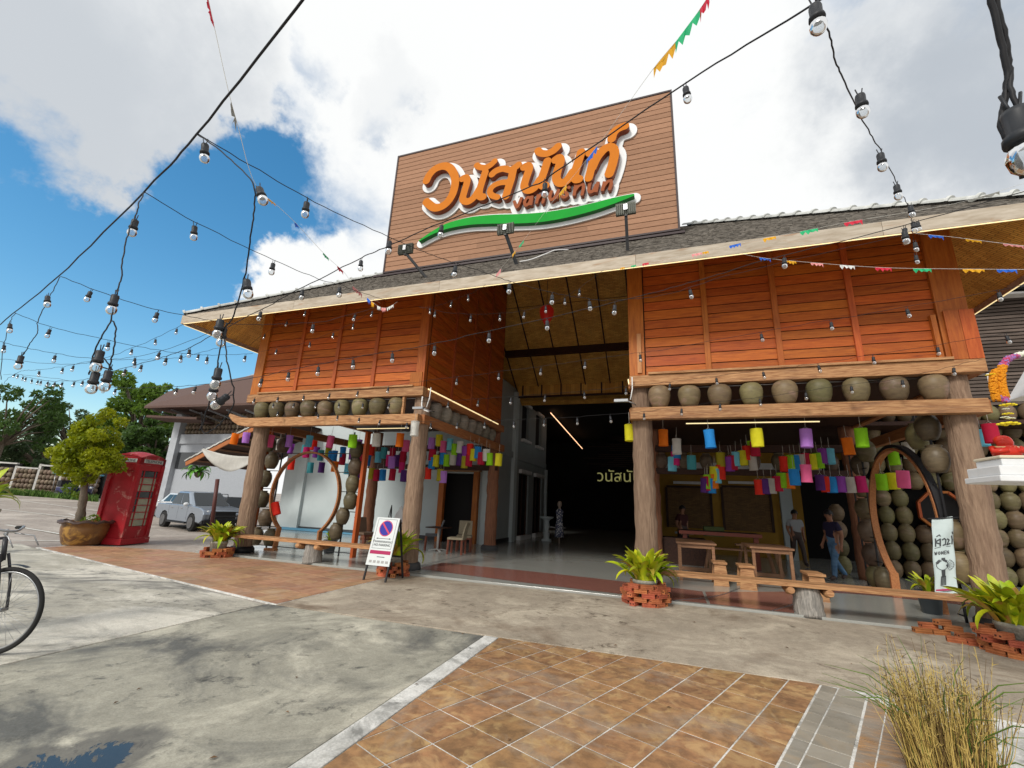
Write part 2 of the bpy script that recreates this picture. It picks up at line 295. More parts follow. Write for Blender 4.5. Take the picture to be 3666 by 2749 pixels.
# ------------------------------------------------------------------ ground
def concrete(name, base, light, dark, s1=0.7, s2=0.45, wd=(0.50, 0.60), wl_=(0.50, 0.62), rough=0.72, wet=None, seed=0.0, streak=(1, 1, 1)):
    m = bpy.data.materials.new(name); m.use_nodes = True; t = m.node_tree; n = t.nodes; l = t.links; b = n['Principled BSDF']; tcn = n.new('ShaderNodeTexCoord')
    def nz(sc_, det, ro, dis, off, st=(1, 1, 1)):
        mp = n.new('ShaderNodeMapping'); mp.inputs['Location'].default_value = (off+seed, off*1.7+seed, 0); mp.inputs['Scale'].default_value = st; l.new(tcn.outputs['Object'], mp.inputs[0]); q = n.new('ShaderNodeTexNoise'); q.inputs['Scale'].default_value = sc_; q.inputs['Detail'].default_value = det; q.inputs['Roughness'].default_value = ro; q.inputs['Distortion'].default_value = dis; l.new(mp.outputs[0], q.inputs[0]); return q.outputs[0]
    def mr_(src, a, c, lo=0.0, hi=1.0): q = n.new('ShaderNodeMapRange'); q.inputs[1].default_value = a; q.inputs[2].default_value = c; q.inputs[3].default_value = lo; q.inputs[4].default_value = hi; l.new(src, q.inputs[0]); return q.outputs[0]
    def mx(f, A, B, mode='MIX'):
        q = n.new('ShaderNodeMix'); q.data_type = 'RGBA'; q.blend_type = mode
        if isinstance(f, float): q.inputs['Factor'].default_value = f
        else: l.new(f, q.inputs['Factor'])
        for k_, v in (('A', A), ('B', B)):
            if isinstance(v, tuple): q.inputs[k_].default_value = (*v, 1)
            else: l.new(v, q.inputs[k_])
        return q.outputs['Result']
    def ml(A, B): q = n.new('ShaderNodeMath'); q.operation = 'MULTIPLY'; l.new(A, q.inputs[0]); l.new(B, q.inputs[1]); return q.outputs[0]
    c = mx(mr_(nz(2.3, 12, 0.72, 0.6, 1.0, streak), 0.36, 0.64), base, tuple(q*0.74 for q in base))
    c = mx(mr_(nz(s1, 13, 0.68, 0.9, 4.0, streak), *wl_), c, light)
    c = mx(mr_(nz(s2, 13, 0.66, 1.1, 9.0, streak), *wd), c, dark)
    c = mx(ml(mr_(nz(5.5, 12, 0.75, 0.4, 13.0), 0.53, 0.64), mr_(nz(0.9, 6, 0.6, 0.5, 21.0), 0.45, 0.6)), c, tuple(q*0.55 for q in dark))
    c = mx(0.8, c, mx(mr_(nz(60, 8, 0.8, 0.0, 2.0), 0.32, 0.66), (0.58, 0.58, 0.58), (1.12, 1.12, 1.12)), 'MULTIPLY'); c = mx(0.6, c, mx(mr_(nz(11, 14, 0.8, 0.5, 31.0), 0.36, 0.62), (0.7, 0.69, 0.67), (1.12, 1.12, 1.12)), 'MULTIPLY')
    b.inputs['Roughness'].default_value = rough
    if wet:
        g = n.new('ShaderNodeVectorMath'); g.operation = 'DISTANCE'; l.new(tcn.outputs['Object'], g.inputs[0]); g.inputs[1].default_value = (wet[0], wet[1], 0)
        d2 = n.new('ShaderNodeMath'); d2.operation = 'ADD'; l.new(g.outputs['Value'], d2.inputs[0]); l.new(mr_(nz(1.3, 8, 0.6, 0.8, 3.3), 0.3, 0.7, -0.35, 0.35), d2.inputs[1])
        w1 = mr_(d2.outputs[0], wet[2]*1.5, wet[2]*1.1); w2 = mr_(d2.outputs[0], wet[2]*0.72, wet[2]*0.66); c = mx(w1, c, mx(0.72, c, (0.06, 0.06, 0.06))); c = mx(w2, c, (0.035, 0.036, 0.036)); l.new(mr_(w2, 0, 1, rough, 0.10), b.inputs['Roughness'])
    l.new(c, b.inputs['Base Color']); bp = n.new('ShaderNodeBump'); bp.inputs['Strength'].default_value = 0.25; bp.inputs['Distance'].default_value = 0.006; l.new(nz(40, 8, 0.7, 0, 7.0), bp.inputs['Height'])
    if not wet: l.new(bp.outputs[0], b.inputs['Normal'])
    return m
m_park = concrete('parking_concrete', (0.42, 0.36, 0.31), (0.54, 0.48, 0.42), (0.27, 0.225, 0.195), 0.22, 0.13, (0.50, 0.64), (0.50, 0.62))
m_slabD = concrete('slab_stained', (0.40, 0.385, 0.315), (0.64, 0.61, 0.50), (0.12, 0.122, 0.112), 0.62, 0.42, (0.475, 0.60), (0.50, 0.66), wet=(*gnd(80, 1715)[:2], 0.42), seed=2.6)
m_slabL = concrete('slab_light', (0.50, 0.475, 0.40), (0.70, 0.67, 0.585), (0.21, 0.205, 0.185), 0.7, 0.55, (0.50, 0.60), (0.46, 0.58), streak=(0.6, 1.2, 1))
m_apron = concrete('slab_apron', (0.45, 0.385, 0.30), (0.58, 0.51, 0.40), (0.225, 0.17, 0.12), 0.8, 0.5, (0.52, 0.66), (0.50, 0.64), seed=7.0)
m_edge = concrete('cement_edge', (0.54, 0.535, 0.50), (0.76, 0.755, 0.72), (0.26, 0.26, 0.245), 1.6, 1.1, (0.54, 0.66), (0.40, 0.54))
m_terr = mat('terrazzo', (0.36, 0.365, 0.335), (0.32, 0.325, 0.30), 40, detail=3, rough=0.16, bump=0.0, spec=0.5, c3=(0.26, 0.255, 0.23), s3=0.6, r3=(0.5, 0.8))
m_terrR = mat('terrazzo_red', (0.31, 0.135, 0.105), (0.25, 0.105, 0.085), 40, detail=3, rough=0.2, bump=0.0, spec=0.5)
m_line = mat('painted_line', (0.62, 0.62, 0.58), (0.42, 0.40, 0.36), 6, ramp=(0.4, 0.7), rough=0.8)
m_joint = mat('joint', (0.06, 0.058, 0.052), rough=0.9)
g = MB(); xs = [-400, -250, -160, -110, -80, -66, -54, -45, -38, -30, -26, -22, -20, -18.5, -17, -15.6, -10, 0, 10, 20, 40, 80, 200]; ys = [-60, -20, 0, 10, 20, 30, 50, 80, 130, 250, 400]
_GX = [-400, -80, -54, -45, -30, -22, -18.5, -15.6, 200]; _GZ = [1.3, 1.15, 0.67, 0.42, -0.22, -0.42, -0.30, -0.02, -0.02]
def gz(x): return float(np.interp(x, _GX, _GZ))
vs_ = [(x, y, gz(x)) for y in ys for x in xs]; nx = len(xs)
g.add(vs_, [(j*nx+i, j*nx+i+1, (j+1)*nx+i+1, (j+1)*nx+i) for j in range(len(ys)-1) for i in range(nx-1)], 0, True)
g.obj('ground', m_park, center=False, loc=(0, 0, 0), kind='structure')
def slab(name, pts, m, z0=-0.08, z1=0.0, **kw): return MB().poly(pts, z0, z1).obj(name, m, loc=(0, 0, 0), kind='structure', bevel=0.006, **kw)
slab('concrete_pavement', [(-5.40, -3), (-2.13, -3), (-2.13, 5.40), (-5.40, 5.40)], m_slabD)
slab('concrete_pavement', [(-15.6, -3), (-5.43, -3), (-5.43, 5.36), (-9.3, 6.12), (-14.5, 7.06), (-15.6, 7.3)], m_slabL)
slab('concrete_apron', [(-5.28, 5.435), (1.45, 5.455), (2.6, 5.25), (5.2, 4.9), (14, 4.9), (14, 8.62), (-5.28, 8.62)], m_apron)
slab('cement_edging', [(-2.125, -3), (-1.965, -3), (-1.955, 5.42), (-2.125, 5.42)], m_edge)
slab('tile_bed', [(-1.95, -3), (6, -3), (6, 4.88), (2.6, 5.2), (1.40, 5.435), (-1.945, 5.415)], m_edge, z1=-0.003)
slab('tile_bed', [(-5.43, 5.44), (-5.30, 5.44), (-5.30, 8.62), (-12.2, 8.62), (-14.6, 7.9), (-14.5, 7.1), (-9.3, 6.16)], m_edge, z1=-0.003)
slab('terrazzo_floor', [(-11.3, 8.70), (9, 8.64), (14, 8.64), (14, 40), (-7, 40), (-7, 16.5), (-15.8, 16.5), (-15.8, 13), (-11.3, 11.5)], m_terr, z1=0.03)
# red terrazzo inlay: curved bands
def arcband(name, pts_lo, pts_hi, m, z):
    a = cat([Vector((*p, z)) for p in pts_lo], 8); b = cat([Vector((*p, z)) for p in pts_hi], 8); n_ = len(a)
    return MB().add(a+b, [(i, i+1, n_+i+1, n_+i) for i in range(n_-1)]).obj(name, m, loc=(0, 0, 0), kind='structure')
arcband('floor_inlay', [(-5.35, 9.35), (-3, 9.02), (-1, 8.84), (0.5, 8.78)], [(-5.35, 10.55), (-3, 10.5), (-1, 10.3), (0.5, 10.0)], m_terrR, 0.034)
arcband('floor_inlay', [(0.55, 8.79), (1.2, 8.76), (1.75, 8.74)], [(0.55, 10.0), (1.5, 10.6), (2.5, 11.3)], m_terrR, 0.034)
arcband('floor_inlay', [(2.6, 11.3), (3.6, 11.6), (5.2, 11.4)], [(2.6, 12.6), (3.8, 12.9), (5.6, 12.6)], m_terrR, 0.034)
q = MB()
for pl in ([(0.0, 8.75), (0.9, 10.0), (2.1, 13.4)], [(1.45, 8.73), (2.3, 10.4), (2.7, 12.6)], [(-5.5, 9.2), (-5.62, 12.9)]):
    for a, b in zip(cat([Vector((*p, 0.038)) for p in pl], 6)[:-1], cat([Vector((*p, 0.038)) for p in pl], 6)[1:]): q.beam(a, b, 0.018, 0.003)
q.obj('floor_joint_strip', m_steel, loc=(0, 0, 0), kind='structure')
# parking bay lines
for a, b in (((-21.2, 9.3), (-18.2, 10.03)), ((-18.2, 10.05), (-16.6, 9.9)), ((-35.2, 15.2), (-28, 16.2)), ((-47, 22), (-35, 22.5)), ((-32.4, 16.9), (-24, 14.6)), ((-42, 19), (-30, 19.6)), ((-27, 12), (-21.5, 11.6)), ((-52, 23.2), (-40, 27)), ((-22.5, 16.5), (-15.5, 15.2))):
    a = Vector((*a, gz(a[0])+0.005)); b = Vector((*b, gz(b[0])+0.005))
    MB().beam(a, b, 0.12, 0.004).obj('parking_line', m_line, kind='structure')
# tiles -------------------------------------------------------------
m_tile = mat('terracotta_tile', (0.37, 0.205, 0.098), (0.205, 0.115, 0.058), 9.0, detail=12, ramp=(0.36, 0.62), rough=0.42, bump=0.4, bscale=12, rand=0.13, hrand=0.006, c3=(0.43, 0.275, 0.13), s3=6.0, r3=(0.50, 0.66), rough2=0.6)
m_tileL = mat('terracotta_tile_far', (0.43, 0.245, 0.14), (0.32, 0.175, 0.10), 7.0, detail=11, ramp=(0.36, 0.64), rough=0.5, bump=0.2, bscale=9, rand=0.16, hrand=0.01, c3=(0.44, 0.30, 0.20), s3=3.0, r3=(0.55, 0.75))
m_tileG = mat('grey_stone_tile', (0.30, 0.27, 0.22), (0.22, 0.20, 0.165), 6.0, detail=9, ramp=(0.3, 0.7), rough=0.55, bump=0.2, bscale=12, rand=0.14, c3=(0.36, 0.27, 0.17), s3=2.5, r3=(0.55, 0.75))
m_plk = mat('wood_look_tile', (0.44, 0.22, 0.07), (0.20, 0.12, 0.065), 3.0, (1.2, 14, 1), detail=7, ramp=(0.4, 0.6), rough=0.5, bump=0.1, rand=0.15)
def haze_over(m, colr, lo, hi, sc_=0.55, seed=0.0):      # cement residue smeared across many tiles (world-space pattern)
    t = m.node_tree; n = t.nodes; l = t.links; b = n['Principled BSDF']; src = b.inputs['Base Color'].links[0].from_socket
    ge = n.new('ShaderNodeNewGeometry'); mp = n.new('ShaderNodeMapping'); mp.inputs['Location'].default_value = (seed, seed*2, 0); l.new(ge.outputs['Position'], mp.inputs[0]); q = n.new('ShaderNodeTexNoise'); q.inputs['Scale'].default_value = sc_; q.inputs['Detail'].default_value = 14; q.inputs['Roughness'].default_value = 0.72; q.inputs['Distortion'].default_value = 0.7; l.new(mp.outputs[0], q.inputs[0])
    r_ = n.new('ShaderNodeMapRange'); r_.inputs[1].default_value = lo; r_.inputs[2].default_value = hi; r_.inputs[4].default_value = 0.8; l.new(q.outputs[0], r_.inputs[0]); x = n.new('ShaderNodeMix'); x.data_type = 'RGBA'; l.new(r_.outputs[0], x.inputs['Factor']); l.new(src, x.inputs['A']); x.inputs['B'].default_value = (*colr, 1); l.new(x.outputs['Result'], b.inputs['Base Color'])
haze_over(m_tile, (0.33, 0.285, 0.235), 0.49, 0.72, 0.9, 3.0); haze_over(m_tileL, (0.40, 0.33, 0.26), 0.52, 0.75, 0.6, 1.0); haze_over(m_tileG, (0.36, 0.34, 0.30), 0.5, 0.7, 1.2, 5.0); haze_over(m_plk, (0.30, 0.27, 0.23), 0.46, 0.6, 0.8, 8.0)
def clip(poly, a, b):       # keep the part of a convex polygon left of line a->b
    o = []; ax, ay = a; dx, dy = b[0]-ax, b[1]-ay
    for i in range(len(poly)):
        p, q_ = poly[i], poly[(i+1) % len(poly)]
        sp = dx*(p[1]-ay)-dy*(p[0]-ax); sq = dx*(q_[1]-ay)-dy*(q_[0]-ax)
        if sp >= 0: o.append(p)
        if (sp >= 0) != (sq >= 0): t = sp/(sp-sq); o.append((p[0]+(q_[0]-p[0])*t, p[1]+(q_[1]-p[1])*t))
    return o
def area(p): return 0.5*sum(p[i][0]*p[(i+1) % len(p)][1]-p[(i+1) % len(p)][0]*p[i][1] for i in range(len(p)))
def tiles(name, region, org, ang, size, gap, m, z=-0.012, th=0.012, lim=10**9, key=None, label=None, sub=None, sy=None):
    sy = sy or size
    floor = bpy.data.objects.new(name, None); col.objects.link(floor); floor['kind'] = 'structure'
    ca, sa = math.cos(ang), math.sin(ang); cand = []
    for i in range(-60, 60):
        for j in range(-60, 60):
            o = (org[0]+i*size*ca-j*sy*sa, org[1]+i*size*sa+j*sy*ca)
            g2 = gap/2
            pl = [(o[0]+u*ca-v_*sa, o[1]+u*sa+v_*ca) for u, v_ in ((g2, g2), (size-g2, g2), (size-g2, sy-g2), (g2, sy-g2))]
            for a in range(len(region)):
                pl = clip(pl, region[a], region[(a+1) % len(region)])
                if len(pl) < 3: break
            if len(pl) >= 3 and area(pl) > 0.003: cand.append(pl)
    cand.sort(key=key or (lambda p: p[0][0]**2+p[0][1]**2))
    rest = MB()
    for n_, pl in enumerate(cand):
        dz = rnd.uniform(0, 0.0025)
        if n_ < lim:
            mb = MB().poly(pl, z-0.01, z+th+dz); ob = mb.obj('tile', m, floor)
        else: rest.poly(pl, z-0.01, z+th+dz)
    if rest.f: rest.obj('tile_field', m, floor)['kind'] = 'stuff'
    return floor
A_T = R(-22.5); 
rg = [(-1.945, 1.2), (-0.43, 1.2), (1.235, 5.43), (-1.94, 5.41)]
tiles('tile_paving', rg, (0.243, 4.543), A_T, 0.345, 0.014, m_tile)
rg = [(-0.40, 1.2), (0.30, 1.2), (1.72, 4.75), (1.42, 5.43), (1.27, 5.43)]
rg = [(-0.41, 1.2), (-0.06, 1.2), (1.55, 5.30), (1.40, 5.43), (1.255, 5.43)]
tiles('tile_paving', rg, (0.243+0.03, 4.543), A_T, 0.345, 0.012, m_tileG, sy=0.2)
rg = [(-0.03, 1.2), (3.2, 1.2), (3.2, 4.9), (1.60, 5.22), (1.57, 5.30)]
tiles('tile_paving', rg, (1.33, 5.68), A_T, 0.5, 0.01, m_plk, sy=0.13)
rg = [(-5.43, 5.46), (-5.31, 5.46), (-5.31, 8.60), (-12.2, 8.60), (-14.4, 7.9), (-14.4, 7.12), (-9.3, 6.19)]
tiles('tile_paving', rg, (-5.31, 8.6), R(-11), 0.40, 0.012, m_tileL, lim=300)

# ------------------------------------------------------------------ the wooden hall
XL0, XL1, XR0, XR1, YF, YB = -10.72, -5.40, -0.63, 4.83, 8.95, 14.2
hall = thing('wooden_hall', (-3, 11.5, 0.0), 'stilted teak hall with hipped shingle roof over a wide dark entrance passage', 'building')
def logcol(name, x, y, z1, r0, r1, m, dx=0.0, par=hall):
    n_ = 26; r_ = random.Random(int(x*100)); b = MB(); pts = [Vector((x+dx*(1-i/(n_-1))+r_.uniform(-.008, .008), y+r_.uniform(-.008, .008), 0.03+(z1-0.03)*i/(n_-1))) for i in range(n_)]
    b.tube(pts, [(r0+(r1-r0)*i/(n_-1))*r_.uniform(0.95, 1.05) for i in range(n_)], 20, jit=0.018)
    return b.obj(name, m, par)
for x, dx in ((-10.43, 0.12), (-5.50, 0.0), (-0.46, 0.0), (4.55, -0.10)): logcol('column', x, 9.17, 3.9, 0.215, 0.185, m_log, dx)
for x in (-10.4, -5.62, -0.46, 4.6): logcol('column', x, 14.35, 3.9, 0.20, 0.18, m_log2)
for x, y in ((-10.32, 9.17), (-5.5, 9.17), (-0.46, 9.17), (4.48, 9.17), (-5.62, 14.35)):
    b = MB(); b.lathe([(0.30, 0), (0.29, 0.1), (0.25, 0.15)], 10, (x, y, 0.03)); b.obj('column_base', m_black, hall)
    if x < -9: break
for x, y in ((-5.5, 9.17), (-0.46, 9.17), (4.48, 9.17), (-5.62, 14.35)):
    MB().lathe([(0.30, 0), (0.29, 0.1), (0.25, 0.15)], 10, (x, y, 0.03)).obj('column_base', mat('footing', (0.07, 0.07, 0.072), rough=0.8), hall)
# beams along the front
MB().box(-10.77, -5.33, 8.84, 9.02, 3.85, 4.065).obj('beam', m_beam, hall, bevel=0.008)
MB().box(-0.66, 4.86, 8.84, 9.02, 3.85, 4.065).obj('beam', m_beam, hall, bevel=0.008)
MB().box(-10.4, -5.60, 8.80, 8.93, 4.07, 4.105).obj('sill_board', m_beam, hall)
MB().box(-0.30, 4.45, 8.80, 8.93, 4.07, 4.11).obj('sill_board', m_beam, hall)
prof = [(-5.38, 3.18), (-5.38, 3.405), (-10.5, 3.41), (-10.8, 3.43), (-11.1, 3.50), (-11.28, 3.555), (-11.26, 3.48), (-11.1, 3.34), (-10.85, 3.22), (-10.5, 3.18)]
b = MB(); n_ = len(prof); b.add([(p[0], 8.80, p[1]) for p in prof]+[(p[0], 8.97, p[1]) for p in prof], [tuple(range(n_))[::-1], tuple(range(n_, 2*n_))]+[(i, (i+1) % n_, n_+(i+1) % n_, n_+i) for i in range(n_)])
b.obj('beam', m_beam, hall, bevel=0.008)
MB().box(-0.66, 4.76, 8.80, 8.97, 3.18, 3.41).obj('beam', m_beam, hall, bevel=0.008)
for x in (-10.68, -5.37, -0.62, 4.80):      # beams running back
    MB().box(x-0.08, x+0.08, 9.03, 14.3, 3.853, 4.06).obj('beam', m_beamY, hall, bevel=0.008)
    s_ = -1 if x < -9 or x > 4 else 1
    MB().box(x-0.07, x+0.07, 8.975, 14.45, 3.205, 3.42).obj('beam', m_beamY, hall, bevel=0.008)
for x0, x1 in ((-10.6, -5.45), (-0.54, 4.72)):
    MB().box(x0, x1, 14.2, 14.36, 3.20, 3.40).obj('beam', m_dark, hall); MB().box(x0, x1, 14.2, 14.36, 2.55, 2.72).obj('beam', m_dark, hall)
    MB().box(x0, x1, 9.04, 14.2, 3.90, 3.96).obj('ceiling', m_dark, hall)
# small vertical stays between the two beams
for x in (-5.86, -0.2, 4.22): MB().box(x-0.025, x+0.025, 8.88, 8.96, 3.42, 3.85).obj('stay', m_beam, hall)
# clad walls
def pl_mesh(length, ht, th=0.022):
    return MB().add([(-length/2, 0, 0), (length/2, 0, 0), (length/2, th, 0), (-length/2, th, 0), (-length/2, 0.012, ht), (length/2, 0.012, ht), (length/2, th, ht), (-length/2, th, ht)],
                    [(0, 3, 2, 1), (4, 5, 6, 7), (0, 1, 5, 4), (1, 2, 6, 5), (2, 3, 7, 6), (3, 0, 4, 7)])
def wall(x0, x1, studs, posts, ztop=6.72):
    wl = MB().box(x0+0.05, x1-0.05, 8.97, 9.03, 4.06, ztop).obj('front_wall', m_dark, hall)
    edges = sorted(studs); bays = [(posts[0], edges[0])]+list(zip(edges[:-1], edges[1:]))+[(edges[-1], posts[1])]
    for a, c in bays:
        z = 4.07; i = 0
        while z < ztop-0.05:
            h_ = rnd.uniform(0.168, 0.215); h_ = min(h_, ztop-z)
            ob = pl_mesh(c-a-0.004, h_-0.014).obj('plank', m_wood, wl, loc=Vector(((a+c)/2, 8.935+rnd.uniform(-.004, .004), z))-wloc(wl)); ob.rotation_euler = (0, rnd.uniform(-.0015, .0015), 0)
            z += h_; i += 1
    for s_ in studs: MB().box(s_-0.05, s_+0.05, 8.90, 8.965, 4.10, ztop).obj('stud', m_woodZ, wl, bevel=0.005)
    return wl
wl = wall(XL0, XL1, [-9.25, -8.02, -6.83], (-10.45, -5.60))
MB().box(-10.75, -10.45, 8.885, 8.985, 4.075, 6.9).obj('corner_post', m_woodZ, wl, bevel=0.006)
MB().box(-5.60, -5.44, 8.885, 8.985, 4.075, 6.9).obj('corner_post', m_woodZ, wl, bevel=0.006); MB().box(-5.43, -5.36, 8.87, 9.0, 4.075, 6.9).obj('corner_board', m_woodZ, wl)
MB().box(-5.72, -5.40, 8.85, 8.882, 4.08, 4.42).obj('cover_board', m_woodZ, wl)
wr_ = wall(XR0, XR1, [0.81, 2.03, 3.24], (-0.34, 4.40))
MB().box(-0.66, -0.36, 8.885, 8.985, 4.075, 6.9).obj('corner_post', m_woodZ, wr_, bevel=0.006)
MB().box(-0.50, -0.42, 8.85, 8.883, 4.12, 4.95).obj('cover_board', mat('pale_batten', (0.52, 0.25, 0.10), (0.42, 0.18, 0.07), 4, (9, 9, 1), rough=0.6), wr_)
MB().box(4.40, 4.82, 8.885, 8.985, 4.075, 6.9).obj('corner_post', m_woodZ, wr_, bevel=0.006)
for a, c in ((4.46, 4.66), (4.665, 4.86)): MB().box(a, c, 8.84, 8.882, 4.07, 4.93).obj('cover_board', m_woodZ, wr_, bevel=0.004)
MB().box(4.29, 4.36, 8.86, 8.93, 4.12, 4.88).obj('cover_board', m_woodZ, wr_)
# side walls, boards running back
def side(x, sgn, y0=9.03, y1=14.2):
    zt = lambda y: EZ0-0.2+0.735*(y-7.59)
    pr = [(y0, 4.06), (y1, 4.06), (y1, zt(y1) if y1 < 13.2 else zt(26.49-y1)), (13.2, zt(13.2)), (y0, zt(y0))]
    wl = MB().add([(x-0.03, p[0], p[1]) for p in pr]+[(x+0.03, p[0], p[1]) for p in pr], [(0, 1, 2, 3, 4)[::-1], (5, 6, 7, 8, 9)]+[(i, (i+1) % 5, 5+(i+1) % 5, 5+i) for i in range(5)]).obj('side_wall', m_dark, hall)
    st = [y0+0.02, 10.35, 11.6, 12.85, y1-0.02]
    for a, c in zip(st[:-1], st[1:]):
        z = 4.07
        while z < 9.0:
            h_ = rnd.uniform(0.17, 0.22); a2 = max(a, 7.59+(z+h_-EZ0+0.2)/0.735)
            if c-a2 > 0.15:
                ob = pl_mesh(c-a2-0.06, h_-0.008).obj('plank', m_wood, wl, loc=Vector((x+sgn*0.052, (a2+c)/2, z))-wloc(wl)); ob.rotation_euler = (0, 0, R(90 if sgn > 0 else -90))
            z += h_
    for y in st[1:-1]: MB().box(x+sgn*0.035, x+sgn*0.085, y-0.045, y+0.045, 4.08, min(zt(y), 9.0)).obj('stud', m_woodY, wl)
EZ0 = 5.985
side(-5.42, 1); side(XL0+0.05, -1); side(-0.60, -1); side(XR1-0.04, 1)
# ------------------------------------------------------------------ roof
EX0, EX1, EY0, EY1, EZ, SL = -12.10, 6.22, 7.59, 18.9, 5.985, 0.735
RY = (EY0+EY1)/2; RT_ = RY-EY0; RZ = EZ+SL*RT_
roof = MB()
A_, B_, C_, D_ = (EX0, EY0), (EX1, EY0), (EX1, EY1), (EX0, EY1); P_, Q_ = (EX0+RT_, RY), (EX1-RT_, RY)
def v3(p, z): return (p[0], p[1], z)
def slopes(dz): return [v3(A_, EZ+dz), v3(B_, EZ+dz), v3(C_, EZ+dz), v3(D_, EZ+dz), v3(P_, RZ+dz), v3(Q_, RZ+dz)]
roof.add(slopes(0.0), [(0, 1, 5, 4), (1, 2, 5), (2, 3, 4, 5), (3, 0, 4)])
rf = roof.obj('roof', m_shing, hall)
sh = MB(); rr_ = random.Random(3); u = 0.0; csn = math.hypot(1, SL)
t_ = 0.0
while t_ < RT_-0.1:
    x = EX0+max(t_, 0)-0.03
    while x < EX1-max(t_, 0):
        w_ = rr_.uniform(0.16, 0.26); x2 = min(x+w_-0.008, EX1-max(t_, 0)+0.03); t1 = t_+0.24; lift = rr_.uniform(0.022, 0.04); j0 = t_+(rr_.uniform(-0.03, 0.02) if t_ > 0.05 else -0.012)
        p0 = (x, EY0+j0, EZ+SL*j0+lift); p1 = (x2, EY0+j0, EZ+SL*j0+lift+rr_.uniform(-.006, .006)); p2 = (x2, EY0+t1, EZ+SL*t1+0.006); p3 = (x, EY0+t1, EZ+SL*t1+0.006)
        b0 = (x, EY0+j0, EZ+SL*j0+0.004); b1 = (x2, EY0+j0, EZ+SL*j0+0.004)
        sh.add([p0, p1, p2, p3, b0, b1], [(0, 1, 2, 3), (4, 5, 1, 0), (5, 2, 1), (4, 0, 3)]); x += w_
    t_ += 0.155
sh.obj('shingles', m_shing, hall)['kind'] = 'stuff'
# hip caps
def caps(p, q):
    p = Vector(p); q = Vector(q); d = (q-p); ln = d.length; d.normalize(); n_ = int(ln/0.41); side_ = d.cross(Vector((0, 0, 1))).normalized(); up = side_.cross(d)
    for i in range(n_):
        b = MB(); a0 = p+d*(i*0.41); vs = []
        for s_, r_, h_ in ((0, 0.15, 0.135), (0.05, 0.15, 0.135), (0.055, 0.125, 0.10), (0.45, 0.115, 0.09)):
            for k_ in range(9):
                a = math.pi*k_/8; vs.append(a0+d*s_+side_*(math.cos(a)*r_)+up*(math.sin(a)*h_-0.01))
        b.add(vs, [(j*9+k_, j*9+k_+1, (j+1)*9+k_+1, (j+1)*9+k_) for j in range(3) for k_ in range(8)]+[tuple(range(9))[::-1]])
        b.obj('ridge_cap', m_cap, rf)
caps(v3(A_, EZ+0.03), v3(P_, RZ+0.03)); caps(v3(B_, EZ+0.03), v3(Q_, RZ+0.03)); caps(v3(P_, RZ+0.03), v3(Q_, RZ+0.03))
# fascia boards in lengths
xs = [EX0-0.0, -8.3, -4.4, -0.4, 3.3, EX1]
for a, c in zip(xs[:-1], xs[1:]): MB().box(a+0.002, c-0.002, EY0-0.045, EY0-0.002, 5.742, 5.985).obj('fascia_board', m_fascia, hall, bevel=0.004)
MB().box(EX0, EX0+0.04, EY0+0.005, EY1, 5.742, 5.985).obj('fascia_board', m_fascia, hall); MB().box(EX1-0.04, EX1, EY0+0.005, EY1, 5.742, 5.985).obj('fascia_board', m_fascia, hall)
# soffit: underside of the roof lined with bamboo mat
sf = MB(); sf.add(slopes(-0.16), [(4, 5, 1, 0), (5, 2, 1), (5, 4, 3, 2), (4, 0, 3)]); sf.obj('soffit', m_mat, hall)
rb = None
for i in range(17):
    x = -11.3+i*1.02
    t0 = 0.1; tmax = min(RT_, x-EX0, EX1-x)
    if tmax > 0.4: MB().beam((x, EY0+t0, EZ-0.185+SL*t0), (x, EY0+tmax, EZ-0.185+SL*tmax), 0.04, 0.035).obj('soffit_batten', m_dark, hall)
    if -6.6 < x < 0.2 and tmax > 3: MB().beam((x, EY1-0.5, EZ-0.185+SL*0.5), (x, RY, EZ-0.185+SL*RT_), 0.045, 0.035).obj('soffit_batten', m_dark, hall)
MB().beam((EX0+0.1, EY0+0.035, 5.80), (EX1-0.1, EY0+0.035, 5.80), 0.03, 0.05).obj('soffit_batten', m_dark, hall)
MB().box(-6.2, -0.6, 16.45, 16.65, 7.35, 7.62).obj('tie_beam', m_dark, hall)
MB().box(-6.2, -0.6, 14.9, 15.1, 8.75, 8.9).obj('tie_beam', m_dark, hall)
MB().box(-6.1, -0.7, 18.0, 18.06, 6.02, 6.62).obj('ceiling_band', m_mat, hall)
for i in range(7): MB().box(-5.9+i*0.85, -5.84+i*0.85, 17.97, 18.0, 6.02, 6.6).obj('batten', m_dark, hall)
MB().box(-6.1, -0.7, 17.94, 17.99, 6.60, 6.70).obj('batten', m_dark, hall); MB().box(-6.1, -0.7, 17.94, 17.99, 5.95, 6.03).obj('batten', m_dark, hall)
MB().box(-6.1, -0.7, 18.06, 19.6, 5.98, 6.02).obj('ceiling', m_mat, hall)
# led strips
MB().box(EX0+0.1, EX1-0.1, EY0-0.036, EY0-0.016, 5.733, 5.740).obj('led_strip', m_led, hall)
MB().box(EX0+0.012, EX0+0.03, EY0+0.05, 13.0, 5.731, 5.740).obj('led_strip', m_led, hall); MB().box(EX1-0.03, EX1-0.012, EY0+0.05, 13.0, 5.731, 5.740).obj('led_strip', m_led, hall)
MB().beam((-5.285, 9.0, 4.03), (-5.285, 13.7, 4.03), 0.015, 0.03).obj('led_strip', m_led, hall)
MB().beam((-7.4, 9.3, 3.16), (-5.9, 9.3, 3.16), 0.015, 0.015).obj('led_strip', m_led, hall); MB().beam((0.35, 9.1, 3.13), (2.55, 9.1, 3.13), 0.015, 0.018).obj('led_strip', m_led, hall)
MB().beam((-0.675, 8.83, 3.9), (-0.70, 9.0, 4.03), 0.015, 0.03).obj('led_strip', m_led, hall)
